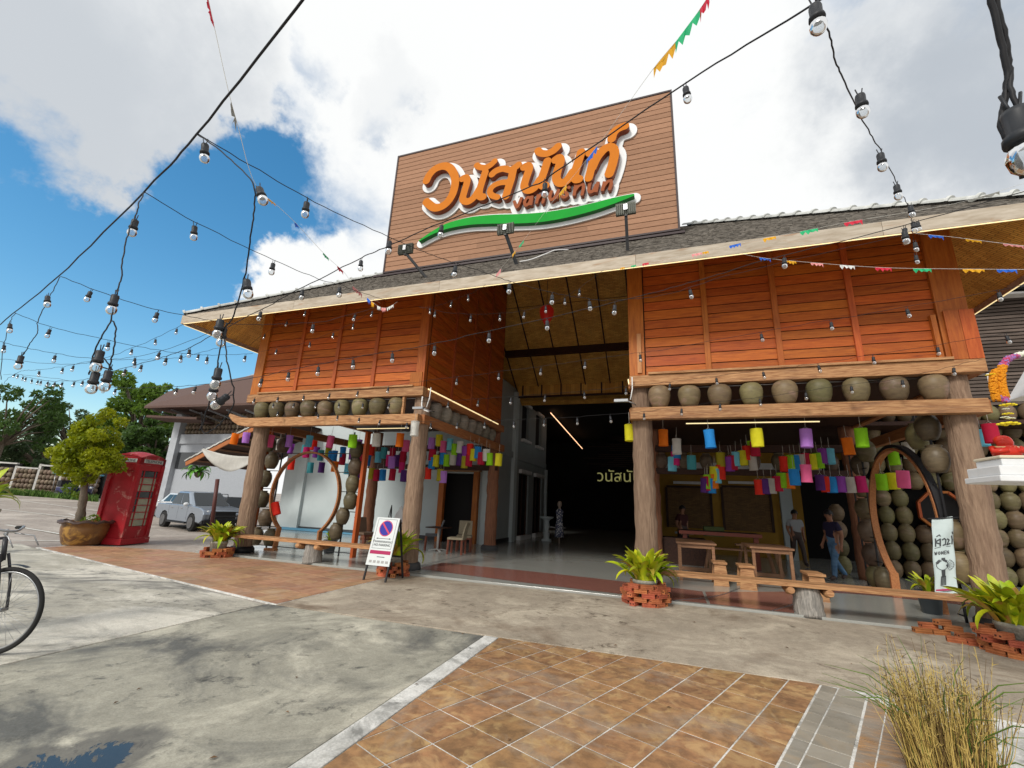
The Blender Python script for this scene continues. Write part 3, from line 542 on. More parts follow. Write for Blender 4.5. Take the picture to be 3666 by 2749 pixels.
# iron cross-rods between beams and conduit
b = MB()
for x0, x1 in ((-10.4, -5.6), (-0.3, 4.4)): b.tube([(x0, 9.0, 3.815), (x1, 9.0, 3.815)], 0.008, 6)
b.obj('rod', m_steel, hall)
for x in (-5.30, 4.82):
    MB().tube(cat([Vector((x, 8.80, 3.80)), Vector((x, 8.80, 3.6)), Vector((x+0.05, 8.80, 3.5)), Vector((x+0.2, 8.80, 3.44))], 4), 0.018, 8).obj('conduit', m_white, hall)
# ------------------------------------------------------------------ roof sign
SY = 10.5
X0, X1, Z0, Z1 = -8.16, 0.54, 8.26, 12.65
sign = thing('roof_sign', ((X0+X1)/2, SY, Z0), 'big wood-slat sign board with orange Thai lettering standing on the roof', 'sign')
m_slat = mat('sign_slat', (0.36, 0.205, 0.13), (0.29, 0.16, 0.10), 20, (0.4, 3, 3), rough=0.75, bump=0.15, rand=0.10, spec=0.1)
m_frame = mat('sign_frame', (0.035, 0.02, 0.022), rough=0.5)
MB().box(X0+0.05, X1-0.05, SY+0.03, SY+0.28, Z0+0.04, Z1-0.04).obj('backing', m_frame, sign)
nb = 26; hh = (Z1-Z0-0.10)/nb
for i in range(nb):
    z = Z0+0.05+i*hh; j = X0+0.05; cuts = [X0+0.05, X0+rnd.uniform(2.2, 4.5), X0+rnd.uniform(5.2, 7.6), X1-0.05]
    for a, c in zip(cuts[:-1], cuts[1:]): MB().box(a+0.001, c-0.001, SY, SY+0.03, z+0.009, z+hh-0.009).obj('slat', m_slat, sign)
for a in ((X0, X1, Z0, Z0+0.05), (X0, X1, Z1-0.05, Z1), (X0, X0+0.05, Z0+0.05, Z1-0.05), (X1-0.05, X1, Z0+0.05, Z1-0.05)):
    MB().box(a[0], a[1], SY-0.02, SY+0.30, a[2], a[3]).obj('frame', m_frame, sign)
MB().beam((X0-0.3, SY-0.05, Z0-0.10), (X1+0.1, SY-0.05, Z0-0.10), 0.06, 0.06).obj('base_rail', m_frame, sign)
b = MB()
for x in (X0+0.4, -5.8, -3.6, -1.5, X1-0.4): b.beam((x, SY+0.2, Z0+0.05), (x, SY+0.55, EZ+SL*(SY+0.55-EY0)), 0.08, 0.08)
b.obj('support', m_frame, sign)
def smap(x, y, Y): p = at(*c7(x, y), Y); return (p.x, p.z)
def sdf_grid(strokes, res, pad):
    """strokes: list of (points[(x,z,hw)], round_caps) -> grid of signed distance"""
    allp = np.array([(p[0], p[1]) for s_ in strokes for p in s_[0]]); mw = max(p[2] for s_ in strokes for p in s_[0])+pad
    lo = allp.min(0)-mw-2*res; hi = allp.max(0)+mw+2*res
    gx = np.arange(lo[0], hi[0], res); gz_ = np.arange(lo[1], hi[1], res); GX, GZ = np.meshgrid(gx, gz_); D_ = np.full(GX.shape, 9.0)
    for pts, rc in strokes:
        n_ = len(pts)
        for i in range(n_-1):
            (x0, z0, w0), (x1, z1, w1) = pts[i], pts[i+1]; dx, dz = x1-x0, z1-z0; ln = math.hypot(dx, dz)
            if ln < 1e-6: continue
            m_ = max(w0, w1)+pad+3*res
            ix = (gx > min(x0, x1)-m_) & (gx < max(x0, x1)+m_); iz = (gz_ > min(z0, z1)-m_) & (gz_ < max(z0, z1)+m_)
            if not ix.any() or not iz.any(): continue
            sl_ = np.ix_(iz, ix); ax = GX[sl_]-x0; az = GZ[sl_]-z0; t = (ax*dx+az*dz)/ln; tc_ = np.clip(t, 0, ln)
            d = np.hypot(ax-dx/ln*tc_, az-dz/ln*tc_)-(w0+(w1-w0)*tc_/ln)
            if not rc:
                if i == 0: d = np.maximum(d, -t)
                if i == n_-2: d = np.maximum(d, t-ln)
            D_[sl_] = np.minimum(D_[sl_], d)
    return gx, gz_, D_
def sdf_mesh(strokes, res, grow, yf, yb):
    gx, gz_, D_ = sdf_grid(strokes, res, max(grow, 0)); D_ = D_-grow; b = MB(); nz_, nx_ = D_.shape
    def lerp(p, q, a, c): t = a/(a-c) if abs(a-c) > 1e-12 else 0.5; return (p[0]+(q[0]-p[0])*t, p[1]+(q[1]-p[1])*t)
    ins = D_ < 0
    for j in range(nz_-1):
        run = None
        for i in range(nx_):
            full = i < nx_-1 and ins[j, i] and ins[j, i+1] and ins[j+1, i] and ins[j+1, i+1]
            if full and run is None: run = i
            if not full and run is not None:
                b.add([(gx[run], yf, gz_[j]), (gx[i], yf, gz_[j]), (gx[i], yf, gz_[j+1]), (gx[run], yf, gz_[j+1])], [(0, 1, 2, 3)]); run = None
            if i < nx_-1 and not full and (ins[j, i] or ins[j, i+1] or ins[j+1, i] or ins[j+1, i+1]):
                cs = [((gx[i], gz_[j]), D_[j, i]), ((gx[i+1], gz_[j]), D_[j, i+1]), ((gx[i+1], gz_[j+1]), D_[j+1, i+1]), ((gx[i], gz_[j+1]), D_[j+1, i])]
                po = []; cr2 = []
                for k_ in range(4):
                    (p, a), (q_, c) = cs[k_], cs[(k_+1) % 4]
                    if a < 0: po.append(p)
                    if (a < 0) != (c < 0): x_ = lerp(p, q_, a, c); po.append(x_); cr2.append((x_, a < 0))
                if len(po) >= 3: b.add([(p[0], yf, p[1]) for p in po], [tuple(range(len(po)))])
                if len(cr2) == 2:
                    o_, n2_ = (cr2[0][0], cr2[1][0]) if cr2[0][1] else (cr2[1][0], cr2[0][0])
                    b.add([(o_[0], yf, o_[1]), (n2_[0], yf, n2_[1]), (n2_[0], yb, n2_[1]), (o_[0], yb, o_[1])], [(0, 3, 2, 1)], 1)
    return b
def strk(pts, hw, Y=10.22, n=7, fl=False):
    P = [Vector((*smap(p[0], p[1], Y), p[2] if len(p) > 2 else hw)) for p in pts]
    return ([(p.x, p.y, p.z) for p in cat(P, n)], fl)
W_ = 0.128
letters = [
 [strk([(272, 540), (298, 488), (345, 442), (405, 420), (455, 432), (490, 480), (502, 545), (485, 630), (445, 700), (390, 742), (330, 748), (268, 700)], 0.135)],
 [strk([(556, 522), (588, 512), (596, 548), (572, 630), (562, 685), (602, 702), (650, 668), (694, 600)], 0.115), strk([(742, 462), (716, 540), (694, 620), (700, 662), (726, 664)], 0.115), strk([(672, 412), (695, 428), (735, 432), (778, 415), (818, 378)], 0.10)],
 [strk([(792, 488), (826, 458), (885, 440), (945, 448), (1010, 405)], 0.11), strk([(962, 452), (946, 525), (922, 600), (903, 662)], 0.12), strk([(930, 548), (870, 550), (812, 572), (778, 612), (790, 650), (842, 668)], 0.095)],
 [strk([(1046, 430), (1078, 416), (1090, 440), (1064, 520), (1050, 582), (1082, 612), (1132, 590), (1178, 520)], 0.12), strk([(1236, 372), (1212, 450), (1186, 530), (1194, 574), (1222, 574)], 0.12), strk([(1158, 295), (1182, 316), (1228, 320), (1280, 298), (1322, 258)], 0.115)],
 [strk([(1296, 372), (1328, 354), (1338, 384), (1314, 460), (1306, 520), (1336, 554), (1388, 534), (1440, 460)], 0.125), strk([(1505, 302), (1478, 390), (1452, 480), (1458, 522), (1486, 522)], 0.125)],
 [strk([(1566, 318), (1598, 300), (1604, 335), (1584, 430), (1560, 522)], 0.115), strk([(1586, 440), (1630, 350), (1690, 282), (1742, 268), (1768, 308), (1752, 400), (1722, 488)], 0.125), strk([(1744, 206), (1758, 160), (1796, 122), (1855, 98)], 0.12)]]
m_or = mat('sign_orange', (0.56, 0.17, 0.010), (0.52, 0.155, 0.009), 3, rough=0.6, bump=0, spec=0.1)
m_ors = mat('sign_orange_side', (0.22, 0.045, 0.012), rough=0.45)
m_sw = mat('sign_white', (0.74, 0.76, 0.77), (0.68, 0.70, 0.71), 2, rough=0.5, bump=0)
m_gr = mat('sign_green', (0.008, 0.32, 0.03), (0.007, 0.28, 0.027), 2, rough=0.6, bump=0, spec=0.1)
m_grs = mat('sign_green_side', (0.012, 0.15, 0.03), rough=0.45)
YFR = 10.27
for st in letters:
    sdf_mesh(st, 0.022, 0.0, YFR, YFR+0.18).obj('letter', [m_or, m_ors], sign)
small = [[[(968, 692), (992, 744), (1030, 664)]],
 [[(1102, 672), (1074, 668), (1052, 702), (1062, 730), (1090, 708), (1108, 660)], [(1112, 652), (1100, 728)]],
 [[(1162, 642), (1146, 716)], [(1150, 690), (1176, 652), (1204, 644), (1208, 664), (1194, 712)]],
 [[(1268, 612), (1252, 662), (1264, 684), (1292, 668), (1314, 622)], [(1324, 600), (1304, 676)]],
 [[(1410, 590), (1384, 580), (1364, 600), (1378, 624), (1392, 644), (1370, 664), (1346, 656)]],
 [[(1460, 562), (1444, 652)], [(1452, 612), (1482, 574), (1514, 562), (1520, 590), (1506, 650)]],
 [[(1574, 542), (1562, 600), (1574, 624), (1602, 608), (1624, 560)], [(1638, 540), (1618, 624)]],
 [[(1688, 538), (1670, 614)], [(1678, 582), (1706, 546), (1734, 530), (1742, 552), (1726, 606)]]]
m_orl = mat('sign_small_letter', (0.30, 0.085, 0.03), (0.26, 0.07, 0.025), 4, rough=0.6, bump=0, spec=0.1)
for st in small: sdf_mesh([strk(s_, 0.045, 10.25, 5) for s_ in st], 0.016, 0.0, 10.31, 10.45).obj('letter', [m_orl, m_ors], sign)
def shift(st, dx, dz): return [([(p[0]+dx, p[1]+dz, p[2]) for p in s_[0]], True) for s_ in st]
bk = [s_ for st in letters for s_ in shift(st, 0.04, -0.02)]+[s_ for st in small for s_ in shift([strk(q_, 0.05, 10.25, 5) for q_ in st], 0.0, 0.0)]
sdf_mesh(bk, 0.03, 0.135, 10.452, 10.495).obj('letter_backing', [m_sw, m_sw], sign)
sw = [(212, 1016, .02), (330, 945, .06), (450, 893, .10), (620, 856, .13), (800, 842, .145), (1000, 838, .15), (1200, 824, .15), (1400, 790, .14), (1600, 742, .12), (1780, 688, .085), (1925, 645, .03)]
sdf_mesh([strk(sw, 0.1, 10.25, 6)], 0.022, 0.0, 10.30, 10.443).obj('green_swoosh', [m_gr, m_grs], sign)
sdf_mesh([(strk(sw, 0.1, 10.25, 6)[0], True)], 0.03, 0.125, 10.445, 10.495).obj('swoosh_backing', [m_sw, m_sw], sign)
# flood lights on the roof
for (bx, by), (tx, ty), lab in (((925, 598), (876, 540), 'floodlight on slanted arm below the left end of the sign'), ((1118, 570), (1092, 497), 'floodlight on slanted arm with looping white cable below the sign'), ((1356, 541), (1352, 455), 'floodlight on upright post below the right end of the sign')):
    y0 = None
    for i in range(60):          # foot on the front roof slope
        Y = 7.7+i*0.05; p = at(bx, by, Y)
        if p.z <= EZ+SL*(Y-EY0)+0.03: y0 = Y; break
    y0 = y0 or 9.0; p0 = at(bx, by, y0); p1 = at(tx, ty+6, y0-0.25)
    fl = thing('floodlight', p0, lab, 'floodlight')
    MB().beam(p0-Vector((0, 0, 0.08)), p1, 0.06, 0.06).obj('arm', m_black, fl)
    b = MB(); wv = 0.20; c = p1+Vector((0, 0, 0.10))
    b.box(c.x-wv, c.x+wv, c.y-0.03, c.y+0.03, c.z-0.13, c.z+0.13)
    for i in range(11): b.box(c.x-wv+0.01+i*0.038, c.x-wv+0.02+i*0.038, c.y-0.065, c.y-0.03, c.z-0.12, c.z+0.12)
    hd = b.obj('lamp_head', mat('flood_metal', (0.08, 0.085, 0.07), rough=0.5, metal=0.3), fl)
    MB().box(c.x-0.04, c.x+0.04, c.y-0.085, c.y-0.066, c.z-0.06, c.z+0.07).obj('driver_box', m_steel, hd)
    MB().box(c.x-0.03, c.x+0.03, c.y-0.03, c.y+0.03, c.z-0.17, c.z-0.13).obj('bracket', m_black, fl)
    if bx == 1118:
        MB().tube(cat([p0+Vector((0.05, 0, 0.05)), p0+Vector((0.3, 0.1, 0.13)), p0+Vector((0.6, 0.3, 0.35)), p0+Vector((0.75, 0.6, 0.6)), p0+Vector((1.0, 0.9, 0.75))], 5), 0.014, 6).obj('cable', m_white, fl)
# ------------------------------------------------------------------ jars
m_jar = mat('stoneware', (0.19, 0.155, 0.075), (0.115, 0.088, 0.048), 5, (1, 1, 2.5), detail=8, ramp=(0.3, 0.7), rough=0.5, bump=0.25, bscale=14, rand=0.3, hrand=0.035, c3=(0.24, 0.17, 0.12), s3=3.0, r3=(0.55, 0.72))
m_jarD = mat('stoneware_dark', (0.13, 0.10, 0.06), (0.065, 0.048, 0.03), 5, (1, 1, 2.5), detail=8, ramp=(0.3, 0.7), rough=0.45, bump=0.25, bscale=14, rand=0.25, hrand=0.03)
m_jarF = mat('stoneware_far', (0.20, 0.15, 0.105), (0.13, 0.095, 0.065), 5, rough=0.6, bump=0.2, rand=0.25, hrand=0.02)
egg = [(0.115, 0), (0.15, 0.05), (0.185, 0.14), (0.202, 0.24), (0.198, 0.31), (0.175, 0.37), (0.13, 0.41), (0.075, 0.425), (0.0001, 0.427)]
pot_ = [(0.10, 0), (0.135, 0.05), (0.17, 0.14), (0.185, 0.23), (0.175, 0.32), (0.14, 0.39), (0.105, 0.415), (0.10, 0.43), (0.115, 0.445), (0.115, 0.455), (0.085, 0.455), (0.08, 0.42), (0.0001, 0.41)]
glob = [(0.09, 0), (0.14, 0.05), (0.18, 0.14), (0.193, 0.24), (0.178, 0.34), (0.13, 0.42), (0.085, 0.45), (0.095, 0.465), (0.09, 0.475), (0.0001, 0.475)]
jegg = MB().lathe(egg, 22).obj('storage_jar', m_jar, loc=(-10.24, 9.02, 3.412)); jglob = None
LBL = {'L': 'rounded olive stoneware jar in the row between the beams of the left wing', 'R': 'rounded olive stoneware jar in the row between the beams of the right wing', 'S': 'grey stoneware jar in the row along the passage side of the left wing',
       'W': 'brown stoneware jar stacked in the jar wall behind the right wing', 'C': 'brown jar in the slim stack beside the dark doorway', 'G': 'dark jar hung in the iron frame of the left moon gate', 'H': 'dark jar hung in the iron frame of the right moon gate', 'I': 'dark jar on the shelf under the left wing ceiling', 'K': 'dark jar on the shelf under the right wing ceiling'}
first = {}
ORD = ['first', 'second', 'third', 'fourth', 'fifth', 'sixth', 'seventh', 'eighth', 'ninth', 'tenth', 'eleventh', 'twelfth']
def jar(kind, loc, prof, m, sc_=1.0, sz=1.0, rot=None, lab=None):
    key = (id(prof), m.name)
    if key not in first:
        if prof is egg and m is m_jar: first[key] = jegg
        else: first[key] = MB().lathe(prof, 20).obj('storage_jar', m, loc=loc)
        o = first[key]
    else: o = inst(first[key], loc)
    o.location = loc; sv = rnd.uniform(0.94, 1.04); o.scale = (sc_*sv, sc_*sv, sc_*sz*rnd.uniform(0.95, 1.02)); o.rotation_euler = rot or (rnd.uniform(-.03, .03), rnd.uniform(-.03, .03), rnd.uniform(0, 6))
    tag(o, lab or LBL[kind], 'jar', {'L': 'jars in the left beam row', 'R': 'jars in the right beam row', 'S': 'jars along the passage', 'W': 'jars in the stacked wall', 'C': 'jars in the slim stack', 'G': 'jars on the left moon gate', 'H': 'jars on the right moon gate', 'I': 'jars under the left ceiling', 'K': 'jars under the right ceiling'}[kind]); return o
for i in range(9): jar('L', (-10.24+i*0.5225, 8.93, 3.412), egg, m_jar, rnd.uniform(0.96, 1.03), lab=f'olive stoneware jar, {ORD[i]} from the far left log column in its beam row')
for i in range(9): jar('R', (-0.11+i*0.535, 8.93, 3.412), egg, m_jar, rnd.uniform(0.99, 1.05), lab=f'olive stoneware jar, {ORD[i]} from the passage column in the right beam row')
m_jarG = mat('stoneware_grey', (0.24, 0.21, 0.17), (0.14, 0.125, 0.10), 5, (1, 1, 2.5), rough=0.6, bump=0.25, rand=0.2, hrand=0.02)
for i in range(8): jar('S', (-5.40, 9.62+i*0.53, 3.422), egg, m_jarG, rnd.uniform(0.93, 1.0), lab=f'grey stoneware jar, {ORD[i]} from the front column along the passage beam')
MB().box(-10.55, -5.6, 8.975, 9.2, 3.36, 3.408).obj('shelf', m_dark, hall); MB().box(-0.5, 4.6, 8.975, 9.2, 3.36, 3.408).obj('shelf', m_dark, hall)
for i, z in enumerate((0.03, 0.495, 0.96, 1.425)): jar('C', (4.40, 15.35, z), glob, m_jar, lab=f'brown jar, {ORD[i]} from the floor in the slim stack by the doorway')
for r_ in range(10):
    for c_ in range(12):
        x = 5.58+c_*0.385+(0.03 if r_ % 2 else 0); z = 0.03+r_*0.462
        if math.hypot(x-6.75, z+0.23-1.8) < 0.55: continue
        if r_ > 7 and c_ < 4 and rnd.random() < 0.3: continue
        jar('W', (x, 15.45+rnd.uniform(-.03, .03), z), glob, m_jar, 1.0, lab=f'brown jar in the stacked wall, {ORD[r_]} course up, {ORD[c_]} from the passage end')
for i in range(6): jar('I', (-10.0+i*0.8, 14.28, 2.72), pot_, m_jarD, lab=f'dark jar, {ORD[i]} from the outer end on the left wing rear beam')
for i in range(8): jar('K', (-0.2+i*0.62, 14.28, 2.72), pot_, m_jarD, lab=f'dark jar, {ORD[i]} from the passage on the right wing rear beam')
# octagon window in the jar wall
oc = [Vector((6.75+0.52*math.cos(R(22.5+45*i)), 15.25, 1.80+0.52*math.sin(R(22.5+45*i)))) for i in range(8)]
ow = thing('octagon_window', (6.75, 15.25, 1.3), 'octagonal wooden window frame set in the wall of jars', 'window')
for i in range(8): MB().beam(oc[i], oc[(i+1) % 8], 0.06, 0.10, (0, 1, 0)).obj('frame_bar', m_woodZ, ow)
MB().add([p+Vector((0, 0.12, 0)) for p in oc], [tuple(range(8))]).obj('pane', m_void, ow)

# ------------------------------------------------------------------ moon gates
def ring(c, R_, a0, a1, axis, wd=0.15, th=0.05, n=40):
    pts = []; b = MB(); prev = None
    for i in range(n+1):
        a = a0+(a1-a0)*i/n; u = Vector((math.cos(a), 0, math.sin(a))) if axis == 'X' else Vector((0, math.cos(a), math.sin(a)))
        w_ = Vector((0, wd/2, 0)) if axis == 'X' else Vector((wd/2, 0, 0))
        b.v += [tuple(c+u*R_+w_), tuple(c+u*R_-w_), tuple(c+u*(R_+th)-w_), tuple(c+u*(R_+th)+w_)]
        if i:
            o = (i-1)*4
            for k_ in range(4): b.f.append((o+k_, o+(k_+1) % 4, o+4+(k_+1) % 4, o+4+k_)); b.m.append(0); b.s.append(False)
    b.f += [(3, 2, 1, 0), tuple(n*4+k_ for k_ in range(4))]; b.m += [0, 0]; b.s += [False, False]
    return b
gc = Vector((-9.38, 10.0, 1.50)); gR = 1.12
mg = thing('moon_gate', (-9.38, 10.0, 0.03), 'round wooden moon gate with iron jar frame beside the left bench', 'gate')
ring(gc, gR, R(-52), R(232), 'X', 0.12, 0.045).obj('ring', m_beamY, mg)
b = MB()
for s_ in (-1, 1):
    p = gc+Vector((s_*gR*math.sin(R(38)), 0, -gR*math.cos(R(38)))); MB().beam(p, (p.x+s_*0.03, 10.0, 0.03), 0.14, 0.05, (1, 0, 0)).obj('foot', m_beamY, mg)
MB().beam((-10.3, 9.9, 0.055), (-9.95, 9.9, 0.055), 0.14, 0.05).obj('foot_board', m_beamY, mg)
b = MB()
for x in (-11.0, -10.45, -8.05, -7.65):
    b.beam((x, 10.05, 0.03), (x, 10.05, 3.2), 0.03, 0.03, (1, 0, 0))
for z in (0.12, 0.62, 1.12, 1.62, 2.12, 2.62):
    d_ = math.sqrt(max(0, gR**2-(z-1.5)**2)) if abs(z-1.5) < gR else 0
    b.beam((-11.0, 10.05, z), (-9.38-d_, 10.05, z), 0.02, 0.02); b.beam((-9.38+d_, 10.05, z), (-7.65, 10.05, z), 0.02, 0.02)
b.obj('iron_frame', m_black, mg)
MB().box(-11.1, -10.98, 9.95, 10.1, 0.03, 3.3).obj('side_board', m_woodZ, mg); MB().box(-7.63, -7.55, 9.95, 10.1, 0.03, 3.2).obj('side_board', m_woodZ, mg)
for x, z in ((-10.72, 2.17), (-10.86, 1.66), (-10.82, 1.10), (-10.56, 0.62), (-10.80, 0.12), (-10.30, 0.13), (-10.9, 2.66), (-7.86, 1.60), (-7.84, 1.18), (-8.02, 0.80), (-8.16, 0.42), (-7.84, 2.05), (-7.86, 2.5), (-10.4, 2.62)):
    jar('G', (x, 9.98, z), pot_, m_jarD, rnd.uniform(0.95, 1.05), 1.0, lab=f"dark jar on the left moon gate, {'outer' if x < -9.4 else 'passage'} side, hung {'at the floor' if z < .2 else 'knee high' if z < .7 else 'waist high' if z < 1.2 else 'shoulder high' if z < 1.8 else 'head high' if z < 2.3 else 'near the beam'}")
gc2 = Vector((4.22, 10.95, 1.52)); gR2 = 1.32
mg2 = thing('moon_gate', (4.22, 10.95, 0.03), 'round wooden moon gate with dark outer rim beside the right bench', 'gate')
ring(gc2, gR2, R(-52), R(232), 'Y', 0.12, 0.05).obj('ring', m_beamY, mg2)
ring(gc2, gR2+0.065, R(60), R(215), 'Y', 0.10, 0.05).obj('outer_rim', m_black, mg2)
b = MB()
for s_ in (-1, 1):
    p = gc2+Vector((0, s_*gR2*math.sin(R(38)), -gR2*math.cos(R(38)))); MB().beam(p, (4.22, p.y+s_*0.03, 0.03), 0.14, 0.06, (0, 1, 0)).obj('foot', m_beamY, mg2)
b = MB()
for y in (9.45, 12.45, 13.2): b.beam((4.22, y, 0.03), (4.22, y, 3.2), 0.03, 0.03, (1, 0, 0))
for z in (0.12, 0.62, 1.12, 1.62, 2.12, 2.62, 3.0): b.beam((4.22, 12.28, z), (4.22, 13.2, z), 0.02, 0.02); b.beam((4.22, 9.45, z), (4.22, 9.65, z), 0.02, 0.02)
b.obj('iron_frame', m_black, mg2)
for y, z in ((12.7, 2.5), (12.75, 2.0), (12.75, 1.5), (12.8, 1.0), (12.75, 0.5), (12.75, 0.05), (12.2, 2.75), (9.5, 2.85), (9.9, 2.75), (9.45, 2.3), (9.4, 0.6), (9.4, 1.1), (12.3, 0.05)):
    jar('H', (4.24, y, z), pot_, m_jarD if rnd.random() < .5 else m_jar, rnd.uniform(0.98, 1.1), lab=f"jar on the right moon gate, {'rear' if y > 11 else 'front'} side, hung {'at the floor' if z < .2 else 'knee high' if z < .7 else 'waist high' if z < 1.2 else 'shoulder high' if z < 1.8 else 'head high' if z < 2.4 else 'near the beam'}")

# ------------------------------------------------------------------ lanterns
LC = {'yellow': (0.62, 0.58, 0.02), 'orange': (0.85, 0.17, 0.01), 'blue': (0.02, 0.22, 0.55), 'violet': (0.42, 0.19, 0.58), 'white': (0.58, 0.58, 0.55), 'lime': (0.25, 0.55, 0.015), 'red': (0.66, 0.03, 0.015), 'pink': (0.75, 0.12, 0.28),
      'light blue': (0.16, 0.50, 0.63), 'teal': (0.06, 0.30, 0.34), 'crimson': (0.42, 0.012, 0.045), 'magenta': (0.55, 0.02, 0.16), 'purple': (0.24, 0.05, 0.33), 'dark violet': (0.09, 0.025, 0.17), 'taupe': (0.42, 0.40, 0.36), 'olive': (0.36, 0.32, 0.02)}
lm = {}
for k_, c in LC.items():
    c = tuple(min(0.88, q_*1.3) for q_ in c); m = mat('paper_'+k_.replace(' ', '_'), c, tuple(q_*0.85 for q_ in c), 10, rough=0.75, bump=0.3, bscale=25, rand=0.06)
    b_ = m.node_tree.nodes['Principled BSDF']
    tr = m.node_tree.nodes.new('ShaderNodeBsdfTranslucent'); ms = m.node_tree.nodes.new('ShaderNodeMixShader'); ms.inputs[0].default_value = 0.35; tr.inputs[0].default_value = (*c, 1)
    o_ = m.node_tree.nodes['Material Output']; m.node_tree.links.new(b_.outputs[0], ms.inputs[1]); m.node_tree.links.new(tr.outputs[0], ms.inputs[2]); m.node_tree.links.new(ms.outputs[0], o_.inputs[0]); lm[k_] = m
def lmesh(seed):
    r_ = random.Random(seed); n = 20; b = MB(); vs = []; zs = [0, -0.012, -0.09, -0.18, -0.26, -0.318, -0.33]; k1 = r_.uniform(0.05, 0.12); ph = r_.uniform(0, 6); dent = [r_.uniform(-0.09, 0.03) for _ in range(n)]; tw = r_.uniform(-.25, .25)
    for i, z in enumerate(zs):
        for k_ in range(n):
            a = 2*math.pi*k_/n; f = math.sin(math.pi*(-z)/0.33); rr = 0.098*(1+k1*math.cos(2*a+ph)*(0.3+0.7*f)+dent[(k_+int(tw*i)) % n]*f*0.8)
            vs.append((math.cos(a)*rr+r_.uniform(-.001, .001), math.sin(a)*rr, z))
    fs = [(j*n+k_, (j+1)*n+k_, (j+1)*n+(k_+1) % n, j*n+(k_+1) % n) for j in range(len(zs)-1) for k_ in range(n)]
    b.add(vs, fs, 0, True); b.add([(math.cos(2*math.pi*k_/n)*0.095, math.sin(2*math.pi*k_/n)*0.095, -0.002) for k_ in range(n)], [tuple(range(n))[::-1]][:0])
    return b
lbase = [lmesh(s_) for s_ in range(7)]; lmeshes = {}
hang = MB().tube([(-0.06, 0, -0.005), (0, 0, 0.05), (0.06, 0, -0.005)], 0.003, 5); hang.tube([(0, 0, 0.05), (0, 0, 0.26)], 0.004, 5); hang0 = None
def lantern(x, y, wpx, colr, where, grp, ymin=8.86, ymax=11.6, tilt=0.0, Y=None):
    global hang0
    if Y is None:
        a = at(x-wpx/2, y, 1.0); c = at(x+wpx/2, y, 1.0); m_ = at(x, y, 1.0); cs = 1/math.hypot(m_.x, 1.0); Y = 0.196/(cs*(c.x-a.x)); Y = max(ymin, min(ymax, Y))
    p = at(x, y, Y)+Vector((0, 0, 0.165)); v = rnd.randrange(7)
    lt = thing('paper_lantern', p, f"{colr} paper lantern hanging {where}{'' if 'askew' in where or 'against' in where else ', upper tier' if p.z > 2.95 else ', middle tier' if p.z > 2.55 else ', lowest tier'}", 'lantern', grp, rnd.uniform(0, 6.28)); lt.rotation_euler = (tilt+rnd.uniform(-.05, .05), tilt*0.5+rnd.uniform(-.05, .05), rnd.uniform(0, 6.28))
    key = (v, colr)
    if key not in lmeshes: lmeshes[key] = lbase[v].obj('shade', lm[colr], lt, loc=(0, 0, 0))
    else: inst(lmeshes[key], (0, 0, 0), lt)
    if hang0 is None: hang0 = hang.obj('hanger', m_rope, lt, loc=(0, 0, 0))
    else: inst(hang0, (0, 0, 0), lt)
def conv(x, y, ox, oy, s_): return (ox+x/s_)/K, (oy+y/s_)/K
c_ = dict(o='orange', v='violet', p='pink', t='taupe', u='purple', l='light blue', e='teal', r='red', m='magenta', y='olive', Y='yellow', d='dark violet', b='blue', c='crimson', g='lime', w='white')
LF = 'under the front beam of the left wing'; GF = 'lanterns under the left wing'
for x, y, w_, k_ in ((97, 405, 65, 'o'), (190, 395, 60, 'v'), (398, 425, 68, 'p'), (475, 455, 60, 't'), (557, 425, 66, 'v'), (572, 490, 52, 'u'), (728, 425, 62, 'l'), (688, 500, 52, 'e'), (765, 455, 54, 'r'), (735, 650, 56, 'e'), (575, 620, 60, 'r'), (700, 520, 45, 'm'), (910, 430, 65, 'p'), (890, 515, 54, 'y'), (790, 520, 50, 'u'), (825, 545, 46, 'e'), (832, 648, 48, 'd'), (945, 640, 56, 'o'), (942, 550, 48, 'b'), (915, 555, 52, 'b'), (1012, 520, 56, 'b'), (1010, 580, 48, 'c'), (1095, 425, 70, 'g'), (1148, 460, 60, 'v'), (1090, 535, 56, 'u'), (1135, 540, 46, 'd'), (1052, 660, 54, 'l'), (1152, 695, 54, 'd'), (1188, 555, 52, 'c'), (1225, 585, 46, 'b'), (1295, 415, 68, 'w'), (1258, 500, 52, 'r'), (1312, 560, 56, 'l'), (1362, 525, 50, 'e'), (1258, 700, 46, 'y'), (1300, 715, 50, 'c'), (1350, 712, 50, 'b'), (1405, 590, 46, 'm'), (1425, 605, 60, 'v'), (1435, 530, 50, 'c'), (1435, 710, 50, 'c'), (1475, 590, 46, 'd'), (1497, 415, 70, 'o'), (1550, 465, 58, 'p'), (1525, 560, 50, 'c'), (1512, 645, 54, 'm'), (1532, 720, 48, 'd')):
    lantern(*conv(x, y, 800, 1400, 2.37), w_/2.37/K, c_[k_], LF, GF)
lantern(*conv(1622, 318, 800, 1400, 2.37), 30, 'white', 'against the log column left of the passage', 'lantern on the left passage column', Y=8.72)
lantern(*conv(425, 1000, 800, 1400, 2.37), 30, 'red', 'askew on the left moon gate', 'lantern on the moon gate', tilt=0.35, Y=9.75)
LF = 'along the passage side of the left wing'; GF = 'lanterns along the passage'
